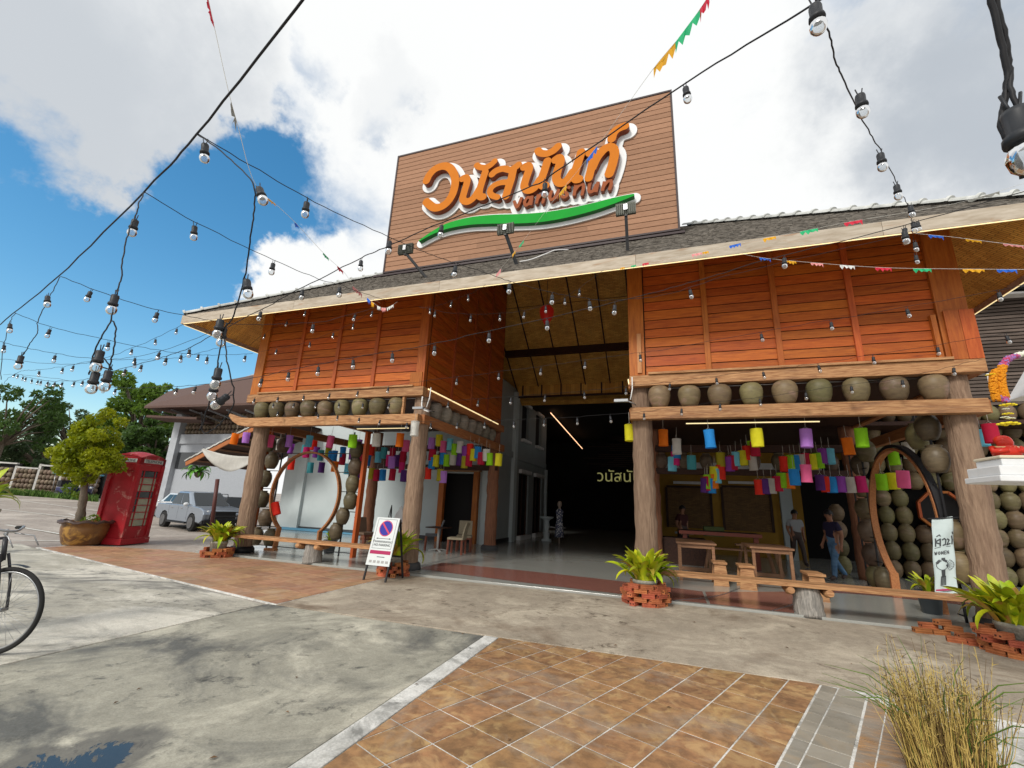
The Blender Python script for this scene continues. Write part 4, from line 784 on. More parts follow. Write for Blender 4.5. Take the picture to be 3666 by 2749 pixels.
for x, y, w_, k_ in ((107, 680, 58, 'v'), (170, 655, 58, 'Y'), (207, 710, 54, 'p'), (263, 690, 52, 'l'), (302, 735, 50, 'g'), (350, 715, 50, 'w'), (390, 755, 44, 'u'), (432, 735, 46, 'r'), (463, 780, 46, 'Y'), (500, 760, 46, 'b'), (527, 810, 45, 'c'), (570, 780, 42, 'w'), (597, 815, 42, 'g'), (677, 820, 41, 'Y'), (115, 780, 50, 'c'), (145, 830, 42, 'Y'), (112, 850, 40, 'b'), (205, 810, 46, 'b'), (235, 825, 42, 'g'), (285, 815, 46, 't'), (350, 820, 42, 'd'), (385, 840, 40, 'y'), (425, 825, 42, 'c'), (75, 935, 50, 'r'), (180, 950, 46, 'y'), (205, 965, 42, 'v')):
    lantern(*conv(x, y, 1500, 1300, 2.37), w_/2.37/K, c_[k_], LF, GF, 9.2)
LF = 'under the front beam of the right wing'; GF = 'lanterns under the right wing'
for x, y, w_, k_ in ((137, 765, 92, 'Y'), (446, 810, 92, 'o'), (865, 820, 106, 'b'), (1300, 808, 112, 'Y'), (1755, 815, 118, 'v'), (570, 890, 88, 'w'), (565, 940, 74, 'b'), (555, 1000, 68, 'm'), (530, 1050, 62, 'l'), (705, 1035, 64, 'e'), (1285, 910, 90, 'c'), (1255, 905, 84, 'g'), (1215, 950, 80, 'r'), (1170, 995, 80, 'Y'), (1112, 1005, 72, 'l'), (1075, 1040, 70, 'c'), (1050, 1050, 66, 'u'), (970, 1010, 62, 'y'), (1260, 1040, 66, 't'), (970, 1125, 84, 'r'), (930, 1160, 78, 'l'), (915, 1140, 72, 'Y'), (900, 1210, 74, 'o'), (885, 1250, 68, 'b'), (850, 1230, 62, 'c'), (830, 1245, 60, 'd'), (855, 1215, 64, 'g'), (1318, 1260, 66, 'r'), (1375, 1255, 64, 'd'), (1438, 1250, 74, 't'), (1490, 1230, 78, 'c'), (1528, 1200, 80, 'g'), (1605, 1205, 90, 'o'), (1643, 1170, 100, 'b'), (1550, 1050, 74, 'r'), (1655, 1040, 66, 'b'), (1615, 1040, 64, 'g'), (1705, 1030, 68, 't'), (1750, 1020, 66, 'c'), (1755, 1135, 112, 'p'), (1810, 1030, 72, 'Y'), (1860, 1020, 82, 'g'), (1905, 980, 74, 'u'), (1970, 980, 96, 'l'), (1885, 1220, 68, 'd'), (1930, 1235, 70, 'r'), (1985, 1240, 82, 'b')):
    lantern(*conv(x, y, 2200, 1250, 2.5525), w_/2.5525/K, c_[k_], LF, GF, 8.84)
for x, y, w_, k_ in ((430, 887, 112, 'o'), (560, 810, 128, 'g'), (1080, 790, 135, 'w'), (845, 985, 84, 'g'), (985, 925, 76, 't'), (370, 1235, 84, 'u'), (450, 1240, 90, 't'), (553, 1235, 98, 'm'), (745, 1215, 104, 'g'), (840, 1205, 108, 'Y'), (945, 1190, 122, 'p'), (1740, 770, 150, 'c'), (1660, 810, 100, 'l')):
    lantern(*conv(x, y, 2866, 1250, 2.5525), w_/2.5525/K, c_[k_], LF, GF, 8.84)

# ------------------------------------------------------------------ benches
def bench(x0, x1, sx_, lab):
    t = thing('plank_bench', (sx_, 8.8, 0.0), lab, 'bench')
    MB().box(x0, x1, 8.60, 8.80, 0.43, 0.49).obj('seat_plank', m_beam, t, bevel=0.006); MB().box(x0+0.02, x1-0.01, 8.81, 9.0, 0.43, 0.488).obj('seat_plank', m_beam, t, bevel=0.006)
    b = MB(); n_ = 8; r_ = random.Random(int(sx_*10)); b.tube([Vector((sx_+r_.uniform(-.01, .01), 8.84, 0.0+0.43*i/n_)) for i in range(n_+1)], [0.215-0.03*i/n_ for i in range(n_+1)], 22, jit=0.05)
    b.obj('stump', m_stump, t)
    for s_ in (-1, 1):
        b = MB(); b.tube([(sx_+s_*0.26, 8.58, 0.385), (sx_+s_*0.26, 8.75, 0.36), (sx_+s_*0.26, 9.0, 0.385)], [0.05, 0.065, 0.06], 10); b.obj('side_log', m_beam, t)
    return t
bench(-10.15, -5.72, -7.78, 'long plank bench on a tapered stump by the left moon gate')
bench(-0.28, 4.40, 1.98, 'long plank bench on a weathered grey stump by the tables')

# ------------------------------------------------------------------ brick planters with bromeliads
m_brick = mat('brick', (0.46, 0.145, 0.06), (0.33, 0.095, 0.04), 9, rough=0.85, bump=0.3, bscale=30, rand=0.25, hrand=0.015)
bl, bw, bh = 0.20, 0.095, 0.065
b = MB(); zs = [0, 0.008, 0.018, 0.026, 0.039, 0.047, 0.057, 0.065]; 
prof_ = [(-bw/2, 0), (-bw/2, 0.009), (-bw/2+0.007, 0.013), (-bw/2+0.007, 0.019), (-bw/2, 0.023), (-bw/2, 0.041), (-bw/2+0.007, 0.045), (-bw/2+0.007, 0.051), (-bw/2, 0.055), (-bw/2, 0.065), (bw/2, 0.065), (bw/2, 0.055), (bw/2-0.007, 0.051), (bw/2-0.007, 0.045), (bw/2, 0.041), (bw/2, 0.023), (bw/2-0.007, 0.019), (bw/2-0.007, 0.013), (bw/2, 0.009), (bw/2, 0)]
n_ = len(prof_); b.add([(-bl/2, p[0], p[1]) for p in prof_]+[(bl/2, p[0], p[1]) for p in prof_], [tuple(range(n_)), tuple(range(n_, 2*n_))[::-1]]+[(i, n_+i, n_+(i+1) % n_, (i+1) % n_) for i in range(n_)])
for sx_ in (-1, 1):
    for y in (-0.022, 0.022):
        vs = [(sx_*(bl/2+0.0006), y+0.013*math.cos(a*math.pi/4), 0.0325+0.013*math.sin(a*math.pi/4)) for a in range(8)]; b.add(vs, [tuple(range(8)) if sx_ > 0 else tuple(range(8))[::-1]], 1)
brick_me = b
brick0 = None
m_hole = mat('brick_hole', (0.05, 0.015, 0.01), rough=0.9)
m_leaf = mat('bromeliad', (0.42, 0.46, 0.015), (0.25, 0.34, 0.012), 6, rough=0.35, bump=0.0, rand=0.3, hrand=0.03, c3=(0.48, 0.46, 0.06), s3=5, r3=(0.55, 0.7))
m_leaf2 = mat('bromeliad_tip', (0.42, 0.36, 0.05), (0.35, 0.16, 0.03), 8, rough=0.4, rand=0.25, hrand=0.02)
m_bask = mat('basket', (0.36, 0.34, 0.28), (0.24, 0.23, 0.19), 30, (1, 1, 1), rough=0.85, bump=0.6, bscale=50)
def leafmesh(ln, wd, droop, fold=0.25):
    b = MB(); n = 9; vs = []
    for i in range(n+1):
        t = i/n; ang = R(72)-droop*t**1.3; 
        if i == 0: x = z = 0.0
        else: x += ln/n*math.cos(ang); z += ln/n*math.sin(ang)
        w_ = wd*(0.55+0.6*math.sin(math.pi*min(1, t*0.9+0.1)))*(1-max(0, (t-0.8)/0.2)**2*0.85)
        vs += [(x, -w_/2, z+fold*w_), (x, 0, z), (x, w_/2, z+fold*w_)]
    b.add(vs, [f for i in range(n) for f in ((i*3, (i+1)*3, (i+1)*3+1, i*3+1), (i*3+1, (i+1)*3+1, (i+1)*3+2, i*3+2))], 0, True); return b
leafsrc = [leafmesh(0.50, 0.085, R(60)), leafmesh(0.48, 0.09, R(35)), leafmesh(0.54, 0.075, R(105)), leafmesh(0.38, 0.09, R(22)), leafmesh(0.58, 0.065, R(150))]
leafobj = {}
def leaves(par, c, n, sc_=1.0, spread=0.14, seed=0):
    r_ = random.Random(seed)
    for i in range(n):
        v = r_.choice((0, 0, 0, 1, 1, 1, 2, 3, 4) if i > n*0.25 else (1, 3, 3)); a = i*2.399+r_.uniform(-.3, .3); rr = spread*r_.random(); m_i = 1 if r_.random() < 0.12 else 0
        loc = Vector((c[0]+math.cos(a)*rr, c[1]+math.sin(a)*rr, c[2]+r_.uniform(-.02, .03)))-wloc(par)
        if (v, m_i) not in leafobj: o = leafsrc[v].obj('leaf', m_leaf2 if m_i else m_leaf, par, loc=loc); leafobj[(v, m_i)] = o
        else: o = inst(leafobj[(v, m_i)], loc, par)
        o.rotation_euler = (r_.uniform(-.25, .25), r_.uniform(-.35, .3), a); s_ = sc_*r_.uniform(0.75, 1.12); o.scale = (s_, s_, s_)
def planter(x, y, R_, courses, nleaf, sc_, seed, lab, blab, spread=0.14, extra=0, two=None):
    global brick0
    st = thing('brick_ring', (x, y, 0), blab, 'bricks'); r_ = random.Random(seed)
    for k_ in range(courses):
        n = max(6, int(2*math.pi*R_/0.215)); rk = R_*r_.uniform(0.94, 1.03)
        for i in range(n):
            if k_ == courses-1 and r_.random() < 0.3: continue
            a = (i+0.5*(k_ % 2)+r_.uniform(-.08, .08))*2*math.pi/n; loc = Vector((math.cos(a)*rk, math.sin(a)*rk, k_*bh+0.001))
            if brick0 is None: brick0 = brick_me.obj('brick', [m_brick, m_hole], st, loc=loc); o = brick0
            else: o = inst(brick0, loc, st)
            o.rotation_euler = (0, 0, a+math.pi/2+r_.uniform(-.2, .2)+(math.pi/2 if r_.random() < 0.2 else 0))
    pz = courses*bh*0.18
    pl = thing('bromeliad_plant', (x, y, pz), f'{lab}', 'plant')
    MB().lathe([(R_*0.5, 0), (R_*0.6, 0.26), (R_*0.64, 0.27), (R_*0.62, 0.31), (R_*0.56, 0.31), (R_*0.54, 0.26), (0.001, 0.26)], 18, (x, y, pz)).obj('pot', m_bask, pl)
    leaves(pl, (x, y, pz+0.27), int(nleaf*1.75), sc_*1.22, spread, seed)
planter(-10.22, 8.42, 0.30, 3, 60, 0.85, 1, 'broad bromeliad clump at the foot of the far left log column', 'ridged bricks ringed under the pot by the far left log column')
planter(-5.42, 8.50, 0.26, 4, 46, 1.05, 2, 'tall upright bromeliad beside the no-parking board', 'ridged bricks stacked behind the no-parking board')
planter(-0.47, 8.42, 0.32, 5, 64, 0.95, 3, 'yellow-green bromeliad in front of the passage right column', 'tall ring of ridged bricks in front of the passage right column', 0.16)
planter(3.95, 7.75, 0.34, 4, 76, 0.95, 4, 'wide bromeliad by the loose bricks in front of the restroom banner', 'ring of ridged bricks beside the loose bricks and restroom banner', 0.2)
lb = thing('loose_bricks', (3.4, 8.2, 0), 'loose terracotta bricks lying on the apron below the restroom banner', 'bricks')
for x, y, z, a in ((3.25, 8.45, 0, .1), (3.46, 8.47, 0, .15), (3.35, 8.50, bh, .2), (3.45, 8.05, 0, -.25), (3.62, 8.0, 0, .1), (3.6, 8.45, bh, -.2), (3.7, 8.4, 0, .3), (3.5, 8.46, bh*2, 0.5)): inst(brick0, Vector((x-3.4, y-8.2, z+0.001)), lb, (0, 0, a))
def potplant(x, y, z, r_, h_, n, sc_, col_, lab, seed):
    t = thing('potted_bromeliad', (x, y, z), lab, 'plant'); MB().lathe([(r_*0.75, 0), (r_, h_), (r_*1.08, h_), (r_*1.08, h_+0.03), (r_*0.95, h_+0.03), (r_*0.9, h_-0.02), (0.001, h_-0.02)], 16, (x, y, z)).obj('pot', col_, t); leaves(t, (x, y, z+h_-0.01), n, sc_, 0.06, seed)
m_bpot = mat('grey_pot', (0.10, 0.115, 0.13), rough=0.5)
potplant(-8.65, 10.4, 0.03, 0.17, 0.3, 22, 0.6, m_bpot, 'small bromeliad in a dark pot inside the left moon gate', 21)
potplant(4.05, 10.05, 0.03, 0.17, 0.32, 34, 0.72, m_bpot, 'small bromeliad in a grey plastic pot by the right moon gate', 22)
# ------------------------------------------------------------------ rendered block behind the left wing and the passage
blk = thing('rendered_block', (-10, 16, 0), 'pale grey rendered building behind the left wing lining the passage', 'building')
def bx(name, m, par, *a, **kw): return MB().box(*a).obj(name, m, par, **kw)
bx('wall', m_gwall, blk, -16.2, -8.35, 15.9, 16.15, 0.03, 6.2)
bx('wall', m_gwall, blk, -8.35, -6.75, 15.9, 16.15, 2.55, 6.2)
bx('wall', m_gwall, blk, -6.75, -6.2, 15.9, 16.3, 0.03, 6.9)
bx('pilaster', m_gwall, blk, -15.35, -14.95, 15.75, 15.9, 0.03, 6.2)
bx('pilaster', m_gwall, blk, -6.62, -6.14, 15.82, 15.898, 0.03, 6.9)
bx('skirting', mat('skirting', (0.05, 0.055, 0.06), rough=0.6), blk, -14.94, -8.4, 15.87, 15.898, 0.03, 0.2)
bx('plinth_pipe', mat('blue_pipe', (0.10, 0.28, 0.42), rough=0.5), blk, -16, -10.2, 15.7, 15.8, 0.04, 0.14)
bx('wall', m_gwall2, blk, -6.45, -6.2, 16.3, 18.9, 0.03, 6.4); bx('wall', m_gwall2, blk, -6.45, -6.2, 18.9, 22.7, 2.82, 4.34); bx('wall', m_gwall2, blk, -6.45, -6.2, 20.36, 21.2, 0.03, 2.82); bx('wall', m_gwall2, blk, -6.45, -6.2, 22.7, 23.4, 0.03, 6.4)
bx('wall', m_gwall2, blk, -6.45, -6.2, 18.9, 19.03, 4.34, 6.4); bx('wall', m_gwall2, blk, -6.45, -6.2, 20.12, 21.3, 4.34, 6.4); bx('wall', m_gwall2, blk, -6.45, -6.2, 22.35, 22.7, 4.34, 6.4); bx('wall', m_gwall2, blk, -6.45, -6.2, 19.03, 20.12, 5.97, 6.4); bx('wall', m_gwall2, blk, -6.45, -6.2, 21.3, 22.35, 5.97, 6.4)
bx('pilaster', m_gwall, blk, -6.2, -6.05, 17.8, 18.15, 0.03, 6.2); bx('pilaster', m_gwall, blk, -6.2, -6.08, 23.2, 23.4, 0.03, 3.3)
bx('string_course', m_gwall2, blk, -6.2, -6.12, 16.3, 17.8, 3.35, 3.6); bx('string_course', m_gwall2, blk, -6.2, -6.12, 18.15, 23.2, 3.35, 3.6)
for y0, y1 in ((18.9, 20.36), (21.2, 22.7)):
    d = bx('door', m_void, blk, -6.42, -6.33, y0, y1, 0.1, 2.82)
    for y in (y0+0.03, (y0+y1)/2, y1-0.06): bx('door_frame', m_dark, d, -6.33, -6.27, y, y+0.06, 0.1, 2.8)
    bx('lintel', m_white, blk, -6.2, -6.05, y0-0.05, y1+0.05, 2.82, 2.98); bx('step', m_white, blk, -6.2, -6.02, y0-0.05, y1+0.05, 0.03, 0.2)
for y0, y1 in ((19.03, 20.12), (21.3, 22.35)):
    bx('window', m_void, blk, -6.42, -6.33, y0, y1, 4.34, 5.97); bx('window_head', m_white, blk, -6.2, -6.06, y0-0.05, y1+0.05, 5.9, 6.03); bx('window_sill', m_white, blk, -6.2, -6.04, y0-0.05, y1+0.05, 4.22, 4.34)
bx('plinth', m_black, blk, -6.2, -6.17, 16.3, 17.8, 0.03, 0.2)
# doorway in the front wall with timber lining
dr = bx('doorway', m_void, blk, -8.35, -6.75, 16.2, 16.25, 0.03, 2.55)  # flat black panel, its colour stands for the shade behind the opening
bx('door_post', m_woodZ, blk, -8.38, -8.16, 15.72, 15.898, 0.03, 2.6); bx('door_post', m_woodZ, blk, -6.95, -6.75, 15.72, 15.898, 0.03, 2.6); bx('door_head', m_beam, blk, -8.5, -6.7, 15.70, 15.897, 2.6, 2.78)
# dark hall beyond
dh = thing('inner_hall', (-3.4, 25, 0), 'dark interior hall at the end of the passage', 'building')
bx('back_wall', m_void, dh, -12, 12, 33, 33.2, 0, 7); bx('ceiling', m_void, dh, -12, 12, 19.62, 33, 6.05, 6.2); bx('side_wall', m_void, dh, -12, -11.8, 16.3, 33, 0, 6.2); bx('upper_wall', m_void, dh, -6.15, 6, 19.4, 19.6, 6.0, 9)  # near-black shell, added so no light leaks in behind the passage
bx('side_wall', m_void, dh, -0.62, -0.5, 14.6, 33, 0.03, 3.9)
for i in range(16):
    x0 = rnd.uniform(-5.5, -2.5); z = 4.0+i*0.12; bx('wall_slat', m_dark, dh, x0, x0+rnd.uniform(1.5, 3), 28.5, 28.56, z, z+0.04)
for i in range(14):
    y0 = rnd.uniform(16, 22); z = 3.3+i*0.19; bx('wall_slat', m_beamY, dh, -0.70, -0.63, y0, y0+rnd.uniform(2.5, 6), z, z+0.05)
b = MB(); 
p0 = at(1190, 866, 21); p1 = at(1243, 915, 30); MB().beam((p0.x, 21, 5.9), (p1.x+0.3, 31, 5.4), 0.03, 0.03).obj('tube_light', m_ledw, dh)
p0 = at(1322, 893, 24); p1 = at(1334, 913, 27); MB().beam(p0, p1, 0.025, 0.025).obj('tube_light', m_ledw, dh)
def text(s_, m, parent, loc, size, rot=(R(90), 0, 0), ext=0.004, shear=0.0, align='CENTER', name='lettering', bold=0.0, sx=1.0):
    cu = bpy.data.curves.new(name, 'FONT'); cu.body = s_; cu.size = size; cu.extrude = ext; cu.align_x = align; cu.align_y = 'CENTER'; cu.shear = shear; cu.offset = bold
    tmp = bpy.data.objects.new('tmp', cu); col.objects.link(tmp); bpy.context.view_layer.update()
    me = bpy.data.meshes.new_from_object(tmp.evaluated_get(bpy.context.evaluated_depsgraph_get())); bpy.data.objects.remove(tmp); me.materials.clear(); me.materials.append(m)
    o = bpy.data.objects.new(name, me); col.objects.link(o)
    if parent is not None: o.parent = parent; o.location = Vector(loc)-wloc(parent)
    else: o.location = loc
    o.rotation_euler = rot; o.scale = (sx, 1, 1); return o
hs_ = thing('wall_sign', (-2.8, 26, 2.9), 'dim yellow Thai letters on the dark wall inside the hall', 'sign')
text('วนัสนันท์', mat('sign_dim', (0.4, 0.38, 0.15), emit=(0.55, 0.52, 0.2), estr=0.25), hs_, (-2.4, 26, 3.2), 0.85)
# ------------------------------------------------------------------ room behind the right wing
rm = thing('dining_room', (2.4, 19, 0), 'ochre dining room wall with woven bamboo panels behind the tables', 'building')
def RX(x, Y=19.0): return at(*conv(x, 1200, 2200, 1250, 2.5525), Y).x
def RZ_(x, y, Y=19.0): return at(*conv(x, y, 2200, 1250, 2.5525), Y).z
bx('wall', m_ywall, rm, RX(380), RX(1690), 19.0, 19.15, 0.03, 4.2)
bx('wall', m_void, rm, RX(1690), 9, 20.4, 20.5, 0.0, 4.2); bx('ceiling', m_dark, rm, -0.45, 9, 14.4, 20.4, 3.95, 4.05)  # black wall: shade of the dark opening put into its colour
zt = RZ_(800, 1110)
bx('white_band', m_white, rm, RX(395), RX(1900), 18.9, 18.99, zt-0.0, zt+0.30)
for x0, x1 in ((470, 868), (970, 1405)):
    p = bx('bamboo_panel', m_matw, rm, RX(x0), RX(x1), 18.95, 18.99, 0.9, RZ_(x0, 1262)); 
    bx('lintel', m_white, rm, RX(x0+65), RX(min(x1-80, 1280)), 18.85, 18.949, RZ_(x0, 1228), RZ_(x0, 1205))
    for xx in (x0, x1): bx('panel_frame', m_dark, rm, RX(xx)-0.04, RX(xx)+0.04, 18.9, 18.948, 0.9, RZ_(x0, 1262))
    bx('panel_frame', m_dark, rm, RX(x0), RX(x1), 18.9, 18.948, RZ_(x0, 1262), RZ_(x0, 1262)+0.08)
bx('pilaster', m_gwall, rm, RX(1480), RX(1585), 18.7, 18.88, 0.03, zt)
for i in range(5): bx('upper_panel', m_ywall, rm, RX(440)+i*1.35, RX(440)+i*1.35+0.9, 18.86, 18.90, zt+0.45, zt+1.1)
MB().box(-0.6, -0.3, 14.45, 14.7, 0.03, 3.2).obj('post', m_dark, rm)
bx('dark_backing', m_void, rm, 5.2, 12, 15.75, 15.9, 0, 5.1); bx('counter', m_dark, rm, -0.4, 0.9, 14.5, 15.2, 0.03, 0.75); bx('side_table', m_white, rm, 0.1, 0.7, 17.2, 17.8, 0.75, 0.8)  # near-black sheet behind the jar wall, added against light leaks
bx('crate', mat('crate_olive', (0.10, 0.13, 0.04), rough=0.6), rm, 1.0, 1.6, 16.6, 17.2, 0.75, 1.05)
# slatted upper storey at the right
us = thing('slatted_upper_storey', (8.5, 15.7, 4.6), 'dark slatted timber upper storey at the right end of the hall', 'building')
m_slatd = mat('grey_slat', (0.13, 0.10, 0.085), (0.07, 0.055, 0.045), 3, (0.6, 8, 8), rough=0.85, bump=0.3, rand=0.3)
MB().box(5.2, 13, 15.8, 15.9, 4.65, 8.0).obj('backing', m_void, us)
for i in range(30): MB().box(5.2, 13, 15.70, 15.76, 4.7+i*0.105, 4.7+i*0.105+0.075).obj('slat', m_slatd, us)
MB().beam((5.0, 15.3, 8.05), (13.5, 15.3, 7.75), 0.6, 0.10).obj('roof_edge', m_black, us); MB().beam((5.0, 15.35, 7.92), (13.5, 15.35, 7.62), 0.3, 0.06).obj('roof_batten', m_white, us)

# ------------------------------------------------------------------ tables, stools
m_tbl = mat('table_wood', (0.30, 0.16, 0.085), (0.20, 0.10, 0.055), 4, (1, 8, 8), rough=0.5, bump=0.2, rand=0.1)
def table(x0, x1, y0, y1, h_, lab, mm=m_tbl):
    t = thing('table', ((x0+x1)/2, (y0+y1)/2, 0.03), lab, 'table'); bx('top', mm, t, x0-0.04, x1+0.04, y0-0.04, y1+0.04, h_-0.04, h_, bevel=0.004); bx('apron', mm, t, x0+0.03, x1-0.03, y0+0.01, y0+0.03, h_-0.12, h_-0.042)
    for x in (x0, x1-0.06):
        for y in (y0, y1-0.06): bx('leg', mm, t, x, x+0.06, y, y+0.06, 0.03, h_-0.042)
    bx('stretcher', mm, t, x0+0.06, x1-0.06, y0+0.01, y0+0.05, 0.12, 0.2); bx('stretcher', mm, t, x0+0.06, x1-0.06, y1-0.05, y1-0.01, 0.12, 0.2); return t
table(0.12, 0.87, 11.3, 12.5, 0.84, 'tall square wooden table beside the log column and plant'); table(1.60, 2.36, 11.3, 12.5, 0.84, 'tall square wooden table next to the slanted stool')
def c4(x, y): return conv(x, y, 2200, 1700, 2.765)
def stool(x0, x1, Y, h_, lab):
    t = thing('stool', ((x0+x1)/2, Y+0.2, 0.03), lab, 'stool', 'plank stools round the tables'); w_ = x1-x0
    MB().box(x0-0.03, x1+0.03, Y-0.04, Y+0.50, h_, h_+0.045).obj('seat', m_beam, t, bevel=0.004)
    for y in (Y, Y+0.42):
        sgn = -1 if y == Y else 1
        MB().add([(x0-0.04, y+sgn*0.05, 0.03), (x1+0.04, y+sgn*0.05, 0.03), (x1+0.04, y+sgn*0.05+0.035, 0.03), (x0-0.04, y+sgn*0.05+0.035, 0.03), (x0, y, h_), (x1, y, h_), (x1, y+0.035, h_), (x0, y+0.035, h_)], [(0, 3, 2, 1), (4, 5, 6, 7), (0, 1, 5, 4), (1, 2, 6, 5), (2, 3, 7, 6), (3, 0, 4, 7)]).obj('end_board', m_beam, t)
    MB().box((x0+x1)/2-0.02, (x0+x1)/2+0.02, Y-0.06, Y+0.55, 0.22, 0.28).obj('stretcher', m_beam, t)
stool(at(*c4(985, 830), 11.0).x, at(*c4(1095, 830), 11.0).x, 11.0, 0.45, 'wooden plank stool between the two tall tables, beside the first'); stool(at(*c4(1240, 850), 10.8).x, at(*c4(1365, 850), 10.8).x, 10.8, 0.44, 'wooden plank stool tucked against the second tall table')
stool(at(*c4(1915, 915), 10.2).x, at(*c4(2060, 915), 10.2).x, 10.2, 0.45, 'wooden plank stool in front of the walking man')
t = thing('long_table', (2.0, 15.1, 0.03), 'long low table with a dark red edge behind the tall tables', 'table'); m_red = mat('red_edge', (0.22, 0.055, 0.035), rough=0.4)
xa, xb = at(*c4(640, 600), 14.6).x, at(*c4(1465, 640), 14.6).x
bx('top', m_dark, t, xa, xb, 14.62, 15.7, 0.92, 0.96); bx('edge', m_red, t, xa, xb, 14.58, 14.615, 0.87, 0.965)
for x in (xa+0.1, xb-0.2): bx('leg', m_red, t, x, x+0.12, 14.7, 14.82, 0.03, 0.92)
for i, (x0, x1, Y, h_) in enumerate(((0.75, 2.6, 13.4, 0.62), (1.6, 2.5, 13.9, 0.72))):
    t = thing('trestle_bench', ((x0+x1)/2, Y, 0.03), ('long' if i == 0 else 'short')+' trestle bench with splayed legs under the red edged table', 'bench'); bx('seat', m_tbl, t, x0, x1, Y, Y+0.3, h_-0.04, h_)
    for x, s_ in ((x0+0.15, -1), (x1-0.15, 1)):
        for y in (Y+0.04, Y+0.26): MB().beam((x, y, h_-0.04), (x+s_*0.12, y, 0.03), 0.05, 0.05).obj('leg', m_tbl, t)
# cafe furniture on the left
m_rat = mat('rattan', (0.36, 0.31, 0.22), (0.26, 0.22, 0.15), 40, rough=0.8, bump=0.4, bscale=60); m_chw = mat('chair_wood', (0.24, 0.075, 0.045), (0.16, 0.05, 0.03), 5, rough=0.5)
def chair(x, y, rz, lab, mm=m_rat):
    t = thing('chair', (x, y, 0.03), lab, 'chair', None, rz)
    def c(name, m, f): b = MB(); f(b); o = b.obj(name, m, t, loc=(0, 0, 0)); return o
    c('seat', mm, lambda b: b.box(-0.23, 0.23, -0.23, 0.23, 0.40, 0.46))
    def back(b):
        n = 6; vs = []
        for i in range(n+1):
            z = 0.46+0.42*i/n; yy = 0.20+0.10*(i/n)**1.6
            vs += [(-0.21, yy, z), (0.21, yy, z), (0.21, yy+0.035, z), (-0.21, yy+0.035, z)]
        b.add(vs, [(i*4+k_, i*4+(k_+1) % 4, i*4+4+(k_+1) % 4, i*4+4+k_) for i in range(n) for k_ in range(4)]+[(n*4, n*4+1, n*4+2, n*4+3)])
    c('backrest', mm, back)
    for sx_ in (-1, 1):
        for sy_ in (-1, 1): c('leg', m_chw, lambda b: b.beam((sx_*0.2, sy_*0.2, 0.40), (sx_*0.21, sy_*0.21, 0.0), 0.045, 0.045))
    for sy_ in (-1, 1): c('stretcher', m_chw, lambda b: b.beam((-0.2, sy_*0.2, 0.37), (0.2, sy_*0.2, 0.37), 0.03, 0.05))
def pedtable(x, y, h_, r_, lab, m=m_steel, sq=False):
    t = thing('cafe_table', (x, y, 0.03), lab, 'table'); b = MB()
    (b.box(x-r_, x+r_, y-r_, y+r_, h_-0.03, h_) if sq else b.lathe([(r_*0.98, 0), (r_, 0.015), (r_, 0.03), (0.001, 0.03)], 24, (x, y, h_-0.03))); b.obj('top', m_chw if not sq else m_dark, t)
    MB().tube([(x, y, 0.06), (x, y, h_-0.03)], 0.035, 12).obj('post', m, t)
    for i in range(4): a = R(45+90*i); MB().beam((x, y, 0.08), (x+0.28*math.cos(a), y+0.28*math.sin(a), 0.045), 0.05, 0.03).obj('foot', m, t)
pedtable(-6.75, 12.9, 0.72, 0.30, 'square cafe table on a grey pedestal beside two rattan chairs', mat('pale_metal', (0.45, 0.45, 0.43), rough=0.5), True)
chair(-6.15, 13.5, R(20), 'rattan chair facing the passage behind the cafe table'); chair(-5.95, 12.55, R(-80), 'rattan chair with red brown legs turned sideways by the inner column')
pedtable(-8.1, 12.7, 0.78, 0.32, 'round cafe table on a post behind the left bench', mat('dark_green_metal', (0.05, 0.09, 0.085), rough=0.5))
chair(-8.75, 12.0, R(75), 'dark brown chair by the round cafe table', mat('brown_seat', (0.17, 0.11, 0.075), rough=0.5)); chair(-7.05, 13.1, R(-60), 'dark padded chair half hidden by the log column', mat('dark_pad', (0.10, 0.10, 0.105), rough=0.6))
ns = thing('paper_sign', (-8.0, 12.8, 0.78), 'blank white corner board standing on the round cafe table', 'sign'); MB().add([(-8.28, 12.75, 0.79), (-7.80, 12.75, 0.79), (-8.10, 12.8, 1.28), (-8.28, 12.78, 1.0), (-8.28, 12.78, 0.79), (-7.80, 12.78, 0.79), (-8.10, 12.83, 1.28), (-8.28, 12.81, 1.0)], [(0, 1, 2, 3), (7, 6, 5, 4), (0, 4, 5, 1), (1, 5, 6, 2), (2, 6, 7, 3), (3, 7, 4, 0)]).obj('panel', m_white, ns)
sk = thing('folding_easel', (-8.45, 12.6, 0.03), 'thin black folding easel by the round cafe table', 'easel')
for dx in (-0.1, 0.1): MB().beam((-8.45+dx, 12.55, 0.03), (-8.35, 12.65, 1.3), 0.02, 0.02).obj('leg', m_black, sk)
MB().beam((-8.40, 12.9, 0.03), (-8.35, 12.65, 1.3), 0.02, 0.02).obj('leg', m_black, sk)
